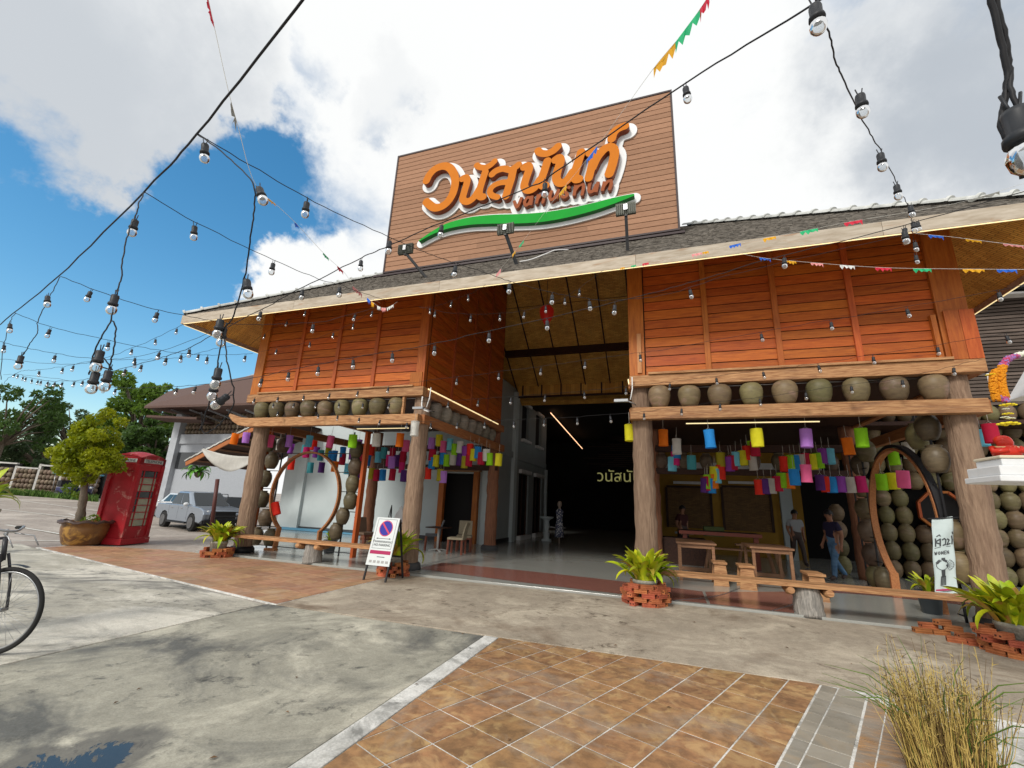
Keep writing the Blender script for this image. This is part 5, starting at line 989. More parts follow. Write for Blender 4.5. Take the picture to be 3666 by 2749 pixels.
# pedestal and dressed mannequin in the hall
pd = thing('pedestal', (-5.09, 19.6, 0.03), 'white turned pedestal standing by the hall doors', 'pedestal'); MB().lathe([(0.22, 0), (0.22, 0.06), (0.12, 0.1), (0.14, 0.3), (0.09, 0.4), (0.13, 0.62), (0.10, 0.8), (0.16, 0.88), (0.30, 0.95), (0.30, 1.0), (0.001, 1.0)], 16, (-5.09, 19.6, 0.03)).obj('shaft', m_gwall, pd)
m_dress = bpy.data.materials.new('patterned_dress'); m_dress.use_nodes = True
_t = m_dress.node_tree; _v = _t.nodes.new('ShaderNodeTexVoronoi'); _v.inputs['Scale'].default_value = 16; _r = _t.nodes.new('ShaderNodeValToRGB'); _r.color_ramp.elements[0].position = 0.25; _r.color_ramp.elements[0].color = (0.7, 0.7, 0.68, 1); _r.color_ramp.elements[1].position = 0.5; _r.color_ramp.elements[1].color = (0.05, 0.06, 0.12, 1)
_tc = _t.nodes.new('ShaderNodeTexCoord'); _t.links.new(_tc.outputs['Object'], _v.inputs['Vector']); _t.links.new(_v.outputs['Distance'], _r.inputs[0]); _t.links.new(_r.outputs[0], _t.nodes['Principled BSDF'].inputs['Base Color'])
mn = thing('dressed_mannequin', (-4.3, 18.6, 0.03), 'mannequin in a long dark and white patterned dress in the hall', 'mannequin')
MB().lathe([(0.20, 0.25), (0.17, 0.5), (0.15, 0.8), (0.12, 0.95), (0.15, 1.15), (0.16, 1.28), (0.06, 1.36)], 14, (-4.3, 18.6, 0.03), sy=0.7).obj('dress', m_dress, mn)
b = MB(); b.lathe([(0.05, 1.33), (0.05, 1.42), (0.085, 1.47), (0.095, 1.56), (0.07, 1.64), (0.001, 1.67)], 12, (-4.3, 18.6, 0.03)); b.tube([(-4.3, 18.6, 0.03), (-4.3, 18.6, 0.3)], 0.02, 8); b.obj('body', mat('mannequin_skin', (0.35, 0.27, 0.22), rough=0.5), mn)
# red hot-air-balloon style lantern high under the passage ceiling
p = at(1181, 680, 12.5); rl = thing('balloon_lantern', p, 'dark red pear-shaped lantern hanging high in the passage', 'lantern')
MB().lathe([(0.07, -0.32), (0.10, -0.25), (0.20, -0.05), (0.23, 0.1), (0.21, 0.2), (0.14, 0.28), (0.02, 0.31)], 18, p).obj('shade', mat('red_lantern', (0.28, 0.01, 0.01), emit=(0.5, 0.02, 0.01), estr=0.12, rough=0.4), rl); MB().tube([p+Vector((0, 0, 0.31)), p+Vector((0, 0, 1.8))], 0.008, 6).obj('cord', m_black, rl)
# cctv cameras on the columns
for x, y, Y in ((948, 868, 8.7), (1318, 878, 8.75)): pass
for (x, y, Y, lab) in ((905, 882, 8.62, 'small floodlight bracket on the left passage column'), (1343, 866, 8.65, 'small floodlight bracket on the right passage column')):
    p = at(x, y, Y); t = thing('column_lamp', p, lab, 'lamp'); MB().box(p.x-0.14, p.x+0.12, p.y-0.05, p.y+0.05, p.z-0.02, p.z+0.03).obj('head', m_steel, t); MB().tube([p+Vector((0.1, 0, 0)), p+Vector((0.22, 0.1, -0.04)), p+Vector((0.24, 0.3, -0.02))], 0.015, 6).obj('bracket', m_steel, t); MB().tube([p+Vector((0.16, 0.05, 0.03)), p+Vector((0.2, 0.08, 0.25)), p+Vector((0.2, 0.1, 0.5))], 0.012, 6).obj('conduit', m_white, t)

# ------------------------------------------------------------------ A-frame no-parking board
pl = gnd(786, 1253); pr = gnd(829, 1258)
d = (pr-pl).normalized(); nrm_ = Vector((d.y, -d.x, 0)); ctr = (pl+pr)/2; ang = math.atan2(d.y, d.x)
ab = thing('a_frame_sign', ctr, 'white A-frame no parking board with blue roundel in front of the plant', 'sign', None, ang); 
LEAN = R(14); WB, HB = 0.52, 0.90
def ap(u, v_, off=0.0): return Vector((u, v_*math.sin(LEAN)-off*math.cos(LEAN), v_*math.cos(LEAN)+off*math.sin(LEAN)))
rotb = (R(90)-LEAN, 0, 0)
m_sgw = mat('board_white', (0.62, 0.66, 0.66), rough=0.5)
def loc(name, m, b, par=ab, **kw): return b.obj(name, m, par, loc=(0, 0, 0), **kw)
def panel(u0, u1, v0, v1, off, th): 
    b = MB(); vs = [ap(u, v_, o) for o in (off+th, off) for u, v_ in ((u0, v0), (u1, v0), (u1, v1), (u0, v1))]; return b.add(vs, [(0, 1, 2, 3), (7, 6, 5, 4), (0, 4, 5, 1), (1, 5, 6, 2), (2, 6, 7, 3), (3, 7, 4, 0)])
bd = loc('board', m_sgw, panel(-WB/2, WB/2, 0.27, 1.16, 0.0, 0.02))
for s_ in (-1, 1):
    loc('leg', m_black, MB().beam(ap(s_*(WB/2-0.02), 0, -0.015), ap(s_*(WB/2-0.02), 1.15, -0.015), 0.03, 0.03, (0, 1, 0))); loc('leg', m_black, MB().beam(Vector((s_*(WB/2-0.02), 0.60, 0)), ap(s_*(WB/2-0.02), 1.15, -0.03), 0.03, 0.03, (0, 1, 0)))
loc('crossbar', m_black, MB().beam(Vector((-WB/2+0.02, 0.50, 0.4)), Vector((WB/2-0.02, 0.50, 0.4)), 0.03, 0.03))
def disc(r_, cv, off, n=32, ri=0.0):
    b = MB()
    if ri: vs = [ap(rr*math.cos(2*math.pi*k_/n), cv+rr*math.sin(2*math.pi*k_/n), off) for rr in (ri, r_) for k_ in range(n)]; return b.add(vs, [(k_, (k_+1) % n, n+(k_+1) % n, n+k_)[::-1] for k_ in range(n)])
    return b.add([ap(r_*math.cos(2*math.pi*k_/n), cv+r_*math.sin(2*math.pi*k_/n), off) for k_ in range(n)], [tuple(range(n))])
m_sblue = mat('sign_blue', (0.02, 0.02, 0.28), rough=0.5); m_sred = mat('sign_red', (0.55, 0.05, 0.10), rough=0.5); m_ink = mat('ink', (0.05, 0.055, 0.06), rough=0.6); m_mag = mat('sign_magenta', (0.36, 0.015, 0.09), rough=0.5); m_inkg = mat('ink_grey', (0.35, 0.35, 0.34), rough=0.6)
def sub(name, m, b): o = b.obj(name, m, bd, loc=(0, 0, 0)); return o
sub('roundel', m_sblue, disc(0.135, 0.955, 0.0225)); sub('roundel_ring', m_sred, disc(0.152, 0.955, 0.0225, ri=0.136))
vs = [ap(u, v_, 0.0245) for u, v_ in ((-0.108, 1.043), (-0.082, 1.063), (0.108, 0.867), (0.082, 0.847))]; sub('roundel_bar', m_sred, MB().add(vs, [(0, 1, 2, 3)[::-1]]))
sub('frame_line', m_ink, panel(-0.21, 0.21, 1.125, 1.13, 0.021, 0.002)); sub('frame_line', m_ink, panel(-0.21, 0.21, 0.575, 0.58, 0.021, 0.002)); sub('frame_line', m_ink, panel(-0.215, -0.21, 0.575, 1.13, 0.021, 0.002)); sub('frame_line', m_ink, panel(0.21, 0.215, 0.575, 1.13, 0.021, 0.002))
sub('arrow', m_ink, panel(-0.13, 0.13, 0.757, 0.765, 0.021, 0.002))
for s_ in (-1, 1): sub('arrow_head', m_ink, MB().add([ap(s_*0.165, 0.761, 0.0235), ap(s_*0.125, 0.776, 0.0235), ap(s_*0.125, 0.746, 0.0235)], [(0, 1, 2) if s_ < 0 else (0, 2, 1)]))
sub('red_strip', m_mag, panel(-0.23, 0.23, 0.475, 0.54, 0.021, 0.002))
def btext(s_, v_, size, m, u=0.0): 
    o = text(s_, m, None, (0, 0, 0), size, rotb, 0.0008, name='lettering'); o.parent = bd; o.location = ap(u, v_, 0.0245); return o
btext('ห้ามจอดตลอดแนว', 0.705, 0.06, m_ink); btext('NO PARKING', 0.64, 0.062, m_ink)
for i in range(5): sub('emblem', m_inkg, panel(-0.2+i*0.09, -0.14+i*0.09, 0.315, 0.36, 0.021, 0.002))
sub('small_line', m_ink, panel(-0.05, 0.12, 0.42, 0.432, 0.021, 0.002))
# ------------------------------------------------------------------ restroom banner
p = [at(2013, 1122, 9.25), at(2058, 1115, 9.25), at(2068, 1290, 9.05), at(2020, 1292, 9.05)]
bn = thing('cloth_banner', (p[0]+p[1])/2-Vector((0, 0, 0)), 'long pale cloth banner for the women restroom hanging by the right log column', 'banner')
nu, nv = 10, 24; b = MB(); m_cloth = mat('banner_cloth', (0.50, 0.58, 0.58), (0.44, 0.52, 0.52), 4, rough=0.8, bump=0.2)
def bpt(u, v_, o=0.0):
    a = p[0].lerp(p[1], u); c = p[3].lerp(p[2], u); q_ = a.lerp(c, v_); wv = 0.018*math.sin(7*u+4*v_)*(0.2+v_)+0.012*math.sin(15*v_+3*u); return q_+Vector((0, wv-o, 0))
b.add([bpt(i/nu, j/nv) for j in range(nv+1) for i in range(nu+1)], [(j*(nu+1)+i, (j+1)*(nu+1)+i, (j+1)*(nu+1)+i+1, j*(nu+1)+i+1) for j in range(nv) for i in range(nu)], 0, True); cl = b.obj('cloth', m_cloth, bn); so = cl.modifiers.new('thick', 'SOLIDIFY'); so.thickness = 0.003
MB().tube([p[0]+Vector((-0.05, 0, 0.01)), p[1]+Vector((0.35, 0, 0.01))], 0.012, 6).obj('rod', m_black, bn)
def bstroke(name, m, pts, hw):
    b = MB(); P = [Vector((q_[0], q_[1], 0)) for q_ in pts]
    for i in range(len(P)-1):
        d_ = (P[i+1]-P[i]); 
        if d_.length < 1e-6: continue
        d_ = Vector((d_.x*0.27, d_.y*1.1, 0)).normalized(); nn = Vector((-d_.y/0.27, d_.x/1.1, 0))*hw
        e = Vector((d_.x/0.27, d_.y/1.1, 0))*hw*0.5
        b.add([bpt((P[i]-nn-e).x, (P[i]-nn-e).y, 0.004), bpt((P[i+1]-nn+e).x, (P[i+1]-nn+e).y, 0.004), bpt((P[i+1]+nn+e).x, (P[i+1]+nn+e).y, 0.004), bpt((P[i]+nn-e).x, (P[i]+nn-e).y, 0.004)], [(0, 1, 2, 3)])
    return b.obj(name, m, cl)
for st, hw in (([[(0.12, .26), (0.12, .36)], [(0.12, .30), (0.33, .27), (0.33, .36)], [(0.12, .31), (0.33, .335)]], 0.010), ([[(0.18, .235), (0.30, .215), (0.34, .235)]], 0.007), ([[(0.42, .285), (0.52, .27), (0.60, .29), (0.58, .35), (0.46, .355)]], 0.009), ([[(0.68, .28), (0.78, .30), (0.66, .355), (0.84, .345)]], 0.009), ([[(0.90, .25), (0.94, .30), (0.92, .355)], [(0.93, .20), (0.95, .225)]], 0.009), ([[(0.08, .385), (0.30, .375), (0.85, .378)]], 0.004)):
    for s_ in st: bstroke('lettering', m_ink, s_, hw)
for u0, s_ in ((0.08, [[(0, 0), (.03, .04), (.055, .01), (.08, .04), (.11, 0)]]), (0.23, [[(0.05, 0), (0, .02), (.05, .04), (.1, .02), (.05, 0)]]), (0.37, [[(0, .04), (0, 0), (.05, .03), (.1, 0), (.1, .04)]]), (0.52, [[(.09, 0), (0, 0), (0, .04), (.09, .04)], [(0, .02), (.07, .02)]]), (0.65, [[(0, .04), (0, 0), (.09, .04), (.09, 0)]])):
    for q_ in s_: bstroke('lettering', m_ink, [(u0+a[0]*0.95, .43+a[1]) for a in q_], 0.005)
hd = [(0.38+0.27*math.cos(R(a)), .60+0.062*math.sin(R(a))) for a in range(0, 361, 24)]; bstroke('figure_head', m_ink, hd, 0.004)
bstroke('figure_hair', m_ink, [(0.15, .575), (0.25, .548), (0.45, .538), (0.58, .56)], 0.016); bstroke('figure_bun', m_ink, [(0.38, .525), (0.5, .525)], 0.014)
for a in range(-60, 70, 20): bstroke('figure_fan', m_ink, [(0.55, .61), (0.55+0.38*math.cos(R(a)), .61+0.075*math.sin(R(a)))], 0.002)
bstroke('figure_fan', m_ink, [(0.55+0.38*math.cos(R(a)), .61+0.075*math.sin(R(a))) for a in range(-60, 61, 15)], 0.003)
bstroke('figure_body', m_ink, [(0.40, .675), (0.42, .74)], 0.028)
for i in range(4): bstroke('figure_skirt', m_ink, [(0.30+i*0.075, .74), (0.29+i*0.085, .85)], 0.008)
bstroke('red_hem', m_mag, [(0.06, .905), (0.97, .90)], 0.011)
# ------------------------------------------------------------------ telephone kiosk
m_boothr = mat('kiosk_red', (0.36, 0.012, 0.02), (0.28, 0.012, 0.016), 3, rough=0.5, bump=0.1, c3=(0.46, 0.20, 0.17), s3=3.2, r3=(0.585, 0.68))
m_glassd = mat('kiosk_glass', (0.34, 0.33, 0.22), (0.22, 0.22, 0.16), 2.0, rough=0.12, spec=0.7, bump=0)
m_glassk = mat('dark_glass', (0.02, 0.022, 0.024), rough=0.06, spec=0.7)
bt = thing('telephone_kiosk', (-14.36, 8.80, 0.0), 'weathered red British style telephone kiosk behind the potted tree', 'telephone box', None, R(106))
def L_(name, m, par, f, **kw): b = MB(); f(b); return b.obj(name, m, par, loc=(0, 0, 0), **kw)
L_('plinth', m_boothr, bt, lambda b: b.box(-0.46, 0.46, -0.46, 0.46, 0, 0.16), bevel=0.01)
for sx_ in (-1, 1):
    for sy_ in (-1, 1):
        L_('corner_post', m_boothr, bt, lambda b: b.box(min(sx_*0.44, sx_*0.33), max(sx_*0.44, sx_*0.33), min(sy_*0.44, sy_*0.33), max(sy_*0.44, sy_*0.33), 0.16, 2.12), bevel=0.012)
        for q_ in (0.36, 0.40): pass
for rz, glz in ((0, True), (90, False), (180, False), (270, False)):
    Mz = Matrix.Rotation(R(rz), 4, 'Z')
    def P_(name, m, a, par=bt, bev=0.0): return MB().box(*a).xf(Mz).obj(name, m, par, loc=(0, 0, 0), bevel=bev)
    P_('lower_panel', m_boothr, (-0.33, 0.33, -0.40, -0.36, 0.16, 0.46)); P_('head_rail', m_boothr, (-0.33, 0.33, -0.415, -0.36, 1.96, 2.12))
    if glz:
        d = P_('door', m_boothr, (-0.33, -0.275, -0.405, -0.37, 0.46, 1.96)); P_('door_stile', m_boothr, (0.275, 0.33, -0.405, -0.37, 0.46, 1.96), d)
        rows = [0.46+i*(1.5/8) for i in range(9)]
        for z in rows[1:-1]: P_('glazing_bar', m_boothr, (-0.275, 0.275, -0.402, -0.38, z-0.011, z+0.011), d)
        for x in (-0.185, 0.185): P_('glazing_bar', m_boothr, (x-0.012, x+0.012, -0.404, -0.379, 0.46, 1.96), d)
        for i in range(8):
            for x0, x1 in ((-0.273, -0.199), (-0.171, 0.171), (0.199, 0.273)): P_('pane', m_glassk if i in (7, 4) or (x0 < -0.2 and i in (3, 2)) else m_glassd, (x0, x1, -0.388, -0.384, rows[i]+0.012, rows[i+1]-0.012), d)
    else: P_('side_panel', m_boothr, (-0.33, 0.33, -0.385, -0.365, 0.46, 1.96))
    # fascia with lettering and curved pediment
    n_ = 12; pr = [(-0.43, 2.12)]+[(-0.43+0.86*i/n_, 2.30+0.11*(1-((i/n_-0.5)*2)**2)) for i in range(n_+1)]+[(0.43, 2.12)]; k_ = len(pr)
    MB().add([(p[0], -0.43, p[1]) for p in pr]+[(p[0], -0.30, p[1]) for p in pr], [tuple(range(k_))[::-1], tuple(range(k_, 2*k_))]+[(i, (i+1) % k_, k_+(i+1) % k_, k_+i) for i in range(k_)]).xf(Mz).obj('pediment', m_boothr, bt, loc=(0, 0, 0))
    if rz in (0, 270):
        o_ = MB().box(-0.32, 0.32, -0.44, -0.43, 2.17, 2.27).xf(Mz).obj('name_plate', mat('plate', (0.45, 0.47, 0.45), rough=0.5), bt, loc=(0, 0, 0))
        t_ = text('TELEPHONE', m_ink, None, (0, 0, 0), 0.105, (R(90), 0, R(rz)), 0.002); t_.parent = o_; t_.location = Mz @ Vector((0, -0.443, 2.218))
b = MB(); n_ = 12; vs = []
for j in range(n_+1):
    for i in range(n_+1):
        u, v_ = i/n_*2-1, j/n_*2-1; vs.append((u*0.45, v_*0.45, 2.30+0.13*(1-u*u)*0.5+0.13*(1-v_*v_)*0.5+0.06*(1-u*u)*(1-v_*v_)))
b.add(vs, [(j*(n_+1)+i, j*(n_+1)+i+1, (j+1)*(n_+1)+i+1, (j+1)*(n_+1)+i) for j in range(n_) for i in range(n_)], 0, True); b.obj('dome', m_boothr, bt, loc=(0, 0, 0))
# ------------------------------------------------------------------ foliage helpers
def leafmat(name, c1, c2, tl=0.35):
    m = mat(name, c1, c2, 1.3, rough=0.5, bump=0, ramp=(0.35, 0.65), detail=3); t = m.node_tree; b_ = t.nodes['Principled BSDF']; tr = t.nodes.new('ShaderNodeBsdfTranslucent'); tr.inputs[0].default_value = (c1[0]*1.2, c1[1]*1.2, c1[2], 1); ms = t.nodes.new('ShaderNodeMixShader'); ms.inputs[0].default_value = tl
    t.links.new(b_.outputs[0], ms.inputs[1]); t.links.new(tr.outputs[0], ms.inputs[2]); t.links.new(ms.outputs[0], t.nodes['Material Output'].inputs[0]); return m
def crown(name, m, par, blobs, n, size, seed, asp=0.5):
    r_ = np.random.default_rng(seed); wts = np.array([q_[1]**2 for q_ in blobs]); wts = wts/wts.sum(); idx = r_.choice(len(blobs), n, p=wts)
    C_ = np.array([tuple(q_[0]) for q_ in blobs])[idx]; Rr = np.array([q_[1] for q_ in blobs])[idx]; d = r_.normal(size=(n, 3)); d /= np.linalg.norm(d, axis=1)[:, None]
    rad = Rr*(0.55+0.5*r_.random(n)**0.6); pos = C_+d*rad[:, None]*np.array([1, 1, 0.8]); 
    u = r_.normal(size=(n, 3)); u += d*0.6; u[:, 2] -= 0.2; u /= np.linalg.norm(u, axis=1)[:, None]; w_ = np.cross(u, r_.normal(size=(n, 3))); w_ /= np.linalg.norm(w_, axis=1)[:, None]
    s_ = size*(0.6+0.8*r_.random(n)); a = pos-u*s_[:, None]*0.5; e = pos+u*s_[:, None]*0.5; l_ = pos+w_*s_[:, None]*asp*0.5; q_ = pos-w_*s_[:, None]*asp*0.5
    V = np.stack([a, l_, e, q_], 1).reshape(-1, 3); me = bpy.data.meshes.new(name); me.vertices.add(n*4); o = wloc(par); V = V-np.array(tuple(o)); me.vertices.foreach_set('co', V.ravel()); me.loops.add(n*4); me.loops.foreach_set('vertex_index', np.arange(n*4)); me.polygons.add(n); me.polygons.foreach_set('loop_start', np.arange(n)*4); me.polygons.foreach_set('loop_total', np.full(n, 4)); me.update(); me.validate()
    me.materials.append(m); ob = bpy.data.objects.new(name, me); col.objects.link(ob); ob.parent = par; return ob
m_bark = mat('bark', (0.20, 0.165, 0.13), (0.11, 0.09, 0.07), 8, (3, 3, 0.8), rough=0.9, bump=0.6, bscale=14)
# potted tree by the kiosk
pc = gnd(165, 1180)+Vector((-0.35, 0.28, 0)); m_glz = mat('glazed_pot', (0.20, 0.10, 0.035), (0.11, 0.055, 0.025), 3, rough=0.3, bump=0.1, c3=(0.36, 0.20, 0.05), s3=2.5, r3=(0.55, 0.62))
tp = thing('potted_tree', pc, 'bushy yellow-green tree in a large brown glazed pot beside the kiosk', 'tree')
pt = MB().lathe([(0.36, 0), (0.40, 0.05), (0.47, 0.28), (0.49, 0.42), (0.475, 0.50), (0.52, 0.53), (0.53, 0.57), (0.50, 0.60), (0.44, 0.60), (0.43, 0.52), (0.001, 0.52)], 30, pc).obj('pot', m_glz, tp)
b = MB(); n_ = 40; b.add([(pc.x+(0.50+0.05*(k_ % 2)*0+ri)*math.cos(2*math.pi*k_/n_), pc.y+(0.50+ri)*math.sin(2*math.pi*k_/n_), 0.585+z+0.025*math.sin(k_*2*math.pi/n_*9)) for ri, z in ((0.0, 0.03), (0.08, 0.0), (0.075, -0.035)) for k_ in range(n_)], [(j*n_+k_, (j+1)*n_+k_, (j+1)*n_+(k_+1) % n_, j*n_+(k_+1) % n_) for j in range(2) for k_ in range(n_)], 0, True); b.obj('pot_rim', mat('pot_rim', (0.06, 0.035, 0.028), rough=0.35), pt)
TD = float(np.dot(np.array(pc)-CAM, fw))
def TP(x, y, dd=0.0): return dep(x, y, TD+dd)
b = MB(); b.tube(cat([TP(172, 1140), TP(174, 1110), TP(180, 1075), TP(183, 1040), TP(190, 1000)], 5), [0.10]*6+[0.085]*6+[0.07]*6+[0.05]*3, 10, jit=0.12)
for e in ((150, 980), (215, 975), (235, 950), (175, 940), (200, 915), (140, 960), (250, 1000)): b.tube(cat([TP(184, 1035), TP((184+e[0])/2+rnd.uniform(-8, 8), (1030+e[1])/2), TP(*e, rnd.uniform(-.4, .4))], 4), [0.045]*3+[0.03]*3+[0.012]*3, 6)
b.tube(cat([TP(165, 1135, .1), TP(150, 1125, .1), TP(143, 1135, .1)], 4), 0.02, 6); b.obj('trunk', m_bark, tp)
_rt = random.Random(19); _bl = []
for _k in range(46):
    _a = _rt.uniform(0, 6.283); _f = math.sqrt(_rt.random()); _bl.append((TP(194+math.cos(_a)*_f*70+12*math.sin(_a*2), 968+math.sin(_a)*_f*62-10*math.cos(_a), _rt.uniform(-.75, .75)*(1-0.5*_f)), _rt.uniform(0.12, 0.27)))
crown('crown', leafmat('tree_leaf', (0.30, 0.33, 0.008), (0.13, 0.19, 0.006)), tp, _bl+[(TP(118, 978), .2), (TP(262, 912), .16), (TP(232, 893), .18), (TP(140, 1018), .16), (TP(256, 1010), .17)], 9500, 0.11, 5, 0.42)
crown('low_shoots', leafmat('shoot_leaf', (0.16, 0.24, 0.02), (0.09, 0.15, 0.015)), tp, [(TP(195, 1125), .2), (TP(168, 1068), .12), (TP(150, 1055, .1), .16)], 500, 0.07, 6)
# wrought iron scroll behind the pot
sw_ = thing('iron_scroll_stand', pc+Vector((0.35, 0.7, 0)), 'small black wrought iron scroll stand between the tree pot and kiosk', 'stand'); b = MB(); q0 = pc+Vector((0.3, 0.6, 0.55))
for k_ in (-1, 1): b.tube([q0+Vector((k_*(0.12-0.1*math.cos(a)*(1-a/8)), 0, 0.1+0.1*math.sin(a)*(1-a/8)+0.15)) for a in np.linspace(0, 7, 24)], 0.01, 6); b.tube([q0+Vector((k_*0.2, 0, -0.55)), q0+Vector((k_*0.2, 0, 0.4))], 0.012, 6)
b.tube([q0+Vector((-0.2, 0, 0.4)), q0+Vector((0.2, 0, 0.4))], 0.012, 6); b.obj('scrolls', m_black, sw_)
# ------------------------------------------------------------------ background trees
mg1 = leafmat('leaf_dark', (0.075, 0.14, 0.03), (0.035, 0.075, 0.02), 0.35); mg2_ = leafmat('leaf_mid', (0.13, 0.22, 0.03), (0.07, 0.13, 0.02), 0.4); mg3 = leafmat('leaf_grey', (0.085, 0.135, 0.06), (0.05, 0.085, 0.04), 0.35)
TL = [((22, 905), 90, 46, mg1, 'dark spreading tree at the far end of the jar fence'), ((100, 985), 75, 50, mg3, 'grey-green tree behind the jar fence beside the dark spreading tree'), ((165, 925), 62, 56, mg3, 'feathery tree rising behind the potted tree'), ((312, 880), 72, 44, mg2_, 'bright broad-leaved tree rising above the kiosk'), ((340, 960), 66, 40, mg1, 'dense tree between the kiosk and the brown roofed building'), ((250, 965), 70, 46, mg2_, 'mid-green tree directly behind the kiosk'), ((35, 1000), 55, 52, mg1, 'low dark tree right behind the jar fence'), ((395, 905), 40, 52, mg1, 'dark tree beside the brown roof')]
for i, ((x, y), rp, D, m, lab) in enumerate(TL):
    c = dep(x, y, D); rr = rp*D/965; r_ = random.Random(i+40); base = Vector((c.x, c.y, gz(c.x)))
    t = thing('tree', base, lab, 'tree', 'trees beyond the parking lot'); b = MB(); b.tube(cat([base, base.lerp(c, .4)+Vector((r_.uniform(-.4, .4), 0, 0)), c], 5), [0.35]*4+[0.25]*4+[0.12]*3, 8)
    bl_ = []
    for k_ in range(30):
        a = r_.uniform(0, 6.28); e = r_.uniform(-0.9, 1.0); f_ = r_.uniform(0.55, 1.05); q_ = c+Vector((math.cos(a)*rr*f_*math.sqrt(1-e*e*0.75), math.sin(a)*rr*0.7, e*rr*0.85*f_)); bl_.append((q_, rr*r_.uniform(0.11, 0.30)))
        b.tube([base.lerp(c, 0.6), (base.lerp(c, 0.75)+q_)/2, q_], [0.12, 0.08, 0.03], 5)
    b.obj('trunk', m_bark, t); crown('crown', m, t, bl_+[(c, rr*0.30)], 5200, 0.46 if i != 2 else 0.40, 60+i, 0.45)
# grass strip at the fence
m_gr_ = mat('verge_grass', (0.09, 0.17, 0.025), (0.05, 0.10, 0.018), 2, rough=0.8)
b = MB(); r_ = random.Random(8)
for i in range(2600):
    x = r_.uniform(-5, 215); p = dep(x, 1064, 37.0+r_.uniform(-2.4, 0.3)); p.z = gz(p.x); h_ = r_.uniform(.15, .5); a = r_.uniform(0, 6.28); dx = Vector((math.cos(a), math.sin(a), 0))*0.09; tp_ = p+Vector((r_.uniform(-.12, .12), r_.uniform(-.12, .12), h_)); b.add([p-dx, p+dx, tp_], [(0, 1, 2)])
b.obj('grass_verge', m_gr_, kind='stuff')
# jar fence
FD = 38.0; fe = thing('jar_fence', dep(100, 1063, FD), 'white framed fence filled with stacked stoneware jars behind the parking lot', 'fence'); jf = None
m_fpost = mat('fence_post', (0.52, 0.51, 0.48), (0.40, 0.39, 0.37), 3, rough=0.8)
px_ = [-28, 20, 72, 123, 172, 214]
for i in range(5):
    a = dep(px_[i], 1063, FD); c = dep(px_[i+1], 1063, FD); a.z = gz(a.x)-0.05; c.z = gz(c.x)-0.05; hgt = 2.15 if i % 2 else 2.45; dv = (c-a).normalized(); ln = (c-a).length
    MB().beam(a, a+Vector((0, 0, hgt+0.1)), 0.2, 0.2, dv).obj('post', m_fpost, fe); MB().beam(a+Vector((0, 0, hgt)), c+Vector((0, 0, hgt)), 0.2, 0.12).obj('top_rail', m_fpost, fe)
    n_ = int(ln/0.40)
    for r_i in range(int(hgt/0.41)):
        for k_ in range(n_):
            p = a+dv*(0.25+k_*(ln-0.3)/n_)+Vector((0, 0, 0.05+r_i*0.41))
            if jf is None: jf = MB().lathe([(0.09, 0), (0.17, 0.10), (0.195, 0.21), (0.16, 0.33), (0.10, 0.40)], 10).obj('jar', m_jarF, fe, loc=p-wloc(fe)); 
            else: inst(jf, p-wloc(fe), fe)
    MB().beam(a+Vector((0, 0.25, hgt/2)), c+Vector((0, 0.25, hgt/2)), 0.05, hgt).obj('backing', m_void, fe)
# ------------------------------------------------------------------ brown-roofed building behind the awning
wb = thing('brown_roofed_building', at(440, 1040, 24), 'two-storey white framed building with brown hip roof and jar filled panels', 'building')
m_wf = mat('white_frame', (0.42, 0.445, 0.475), (0.34, 0.36, 0.39), 2, rough=0.7); m_wst = mat('white_stipple', (0.40, 0.425, 0.46), (0.31, 0.33, 0.36), 30, rough=0.85, bump=0.3); m_brf = mat('brown_shingle', (0.125, 0.075, 0.06), (0.08, 0.048, 0.04), 14, (1, 3, 3), rough=0.85, bump=0.3)
BY = 24.0
def B4(x, y, Y=BY): return at(x, y, Y)
def quadbox(name, m, x0, y0, x1, y1, Y=BY, th=0.3, par=wb): a = B4(x0, y1, Y); c = B4(x1, y0, Y); return MB().box(min(a.x, c.x), max(a.x, c.x), Y, Y+th, min(a.z, c.z), max(a.z, c.z)).obj(name, m, par)
x0_ = B4(398, 890).x; x1_ = B4(560, 900).x
MB().box(x0_-0.35, x0_+0.35, BY-0.3, BY+0.3, -0.6, B4(398, 888).z).obj('column', m_wf, wb)
zb0, zb1 = B4(470, 951).z, B4(470, 938).z
MB().box(x0_, x1_, BY-0.1, BY+0.2, zb0-0.25, zb1).obj('ledge', m_wf, wb); MB().box(x0_, x1_, BY+0.05, BY+0.2, -0.6, zb0-0.25).obj('wall', m_wst, wb); MB().box(x0_+0.35, x1_, BY+0.45, BY+0.5, zb1, B4(470, 885).z).obj('backing', m_void, wb)
MB().box(x0_+0.4, x0_+3.6, BY-0.02, BY+0.04, zb0-2.1, zb0-0.9).obj('window', m_glassk, wb)
jp = jf; zt_ = B4(470, 893).z; r_i = 0; z = zb1+0.02
while z < zt_:
    x = x0_+0.62
    while x < x1_: inst(jp, Vector((x, BY+0.15, z))-wloc(wb), wb, (0, 0, rnd.uniform(0, 6)), 0.92); x += 0.37
    z += 0.385
e0, e1 = B4(312, 877, BY-2.5), B4(600, 868, BY-2.5)
r0, r1 = B4(365, 845, BY+3), B4(600, 800, BY+3)
MB().add([e0, e1, r1, r0, e0+Vector((0, 6.5, 0)), e0+Vector((0, 0, -0.15)), e1+Vector((0, 0, -0.15)), e0+Vector((0, 6.5, -0.15)), e1+Vector((0, 6.5, -0.15))], [(0, 1, 2, 3), (0, 3, 4), (5, 6, 1, 0), (5, 7, 8, 6)]).obj('roof', m_brf, wb)
b = MB()
for i in range(6): p = B4(330+i*40, 885, BY-2.2); b.beam(p, (p.x+0.5, BY, p.z-0.5), 0.08, 0.1)
b.obj('bracket', m_steel, wb)
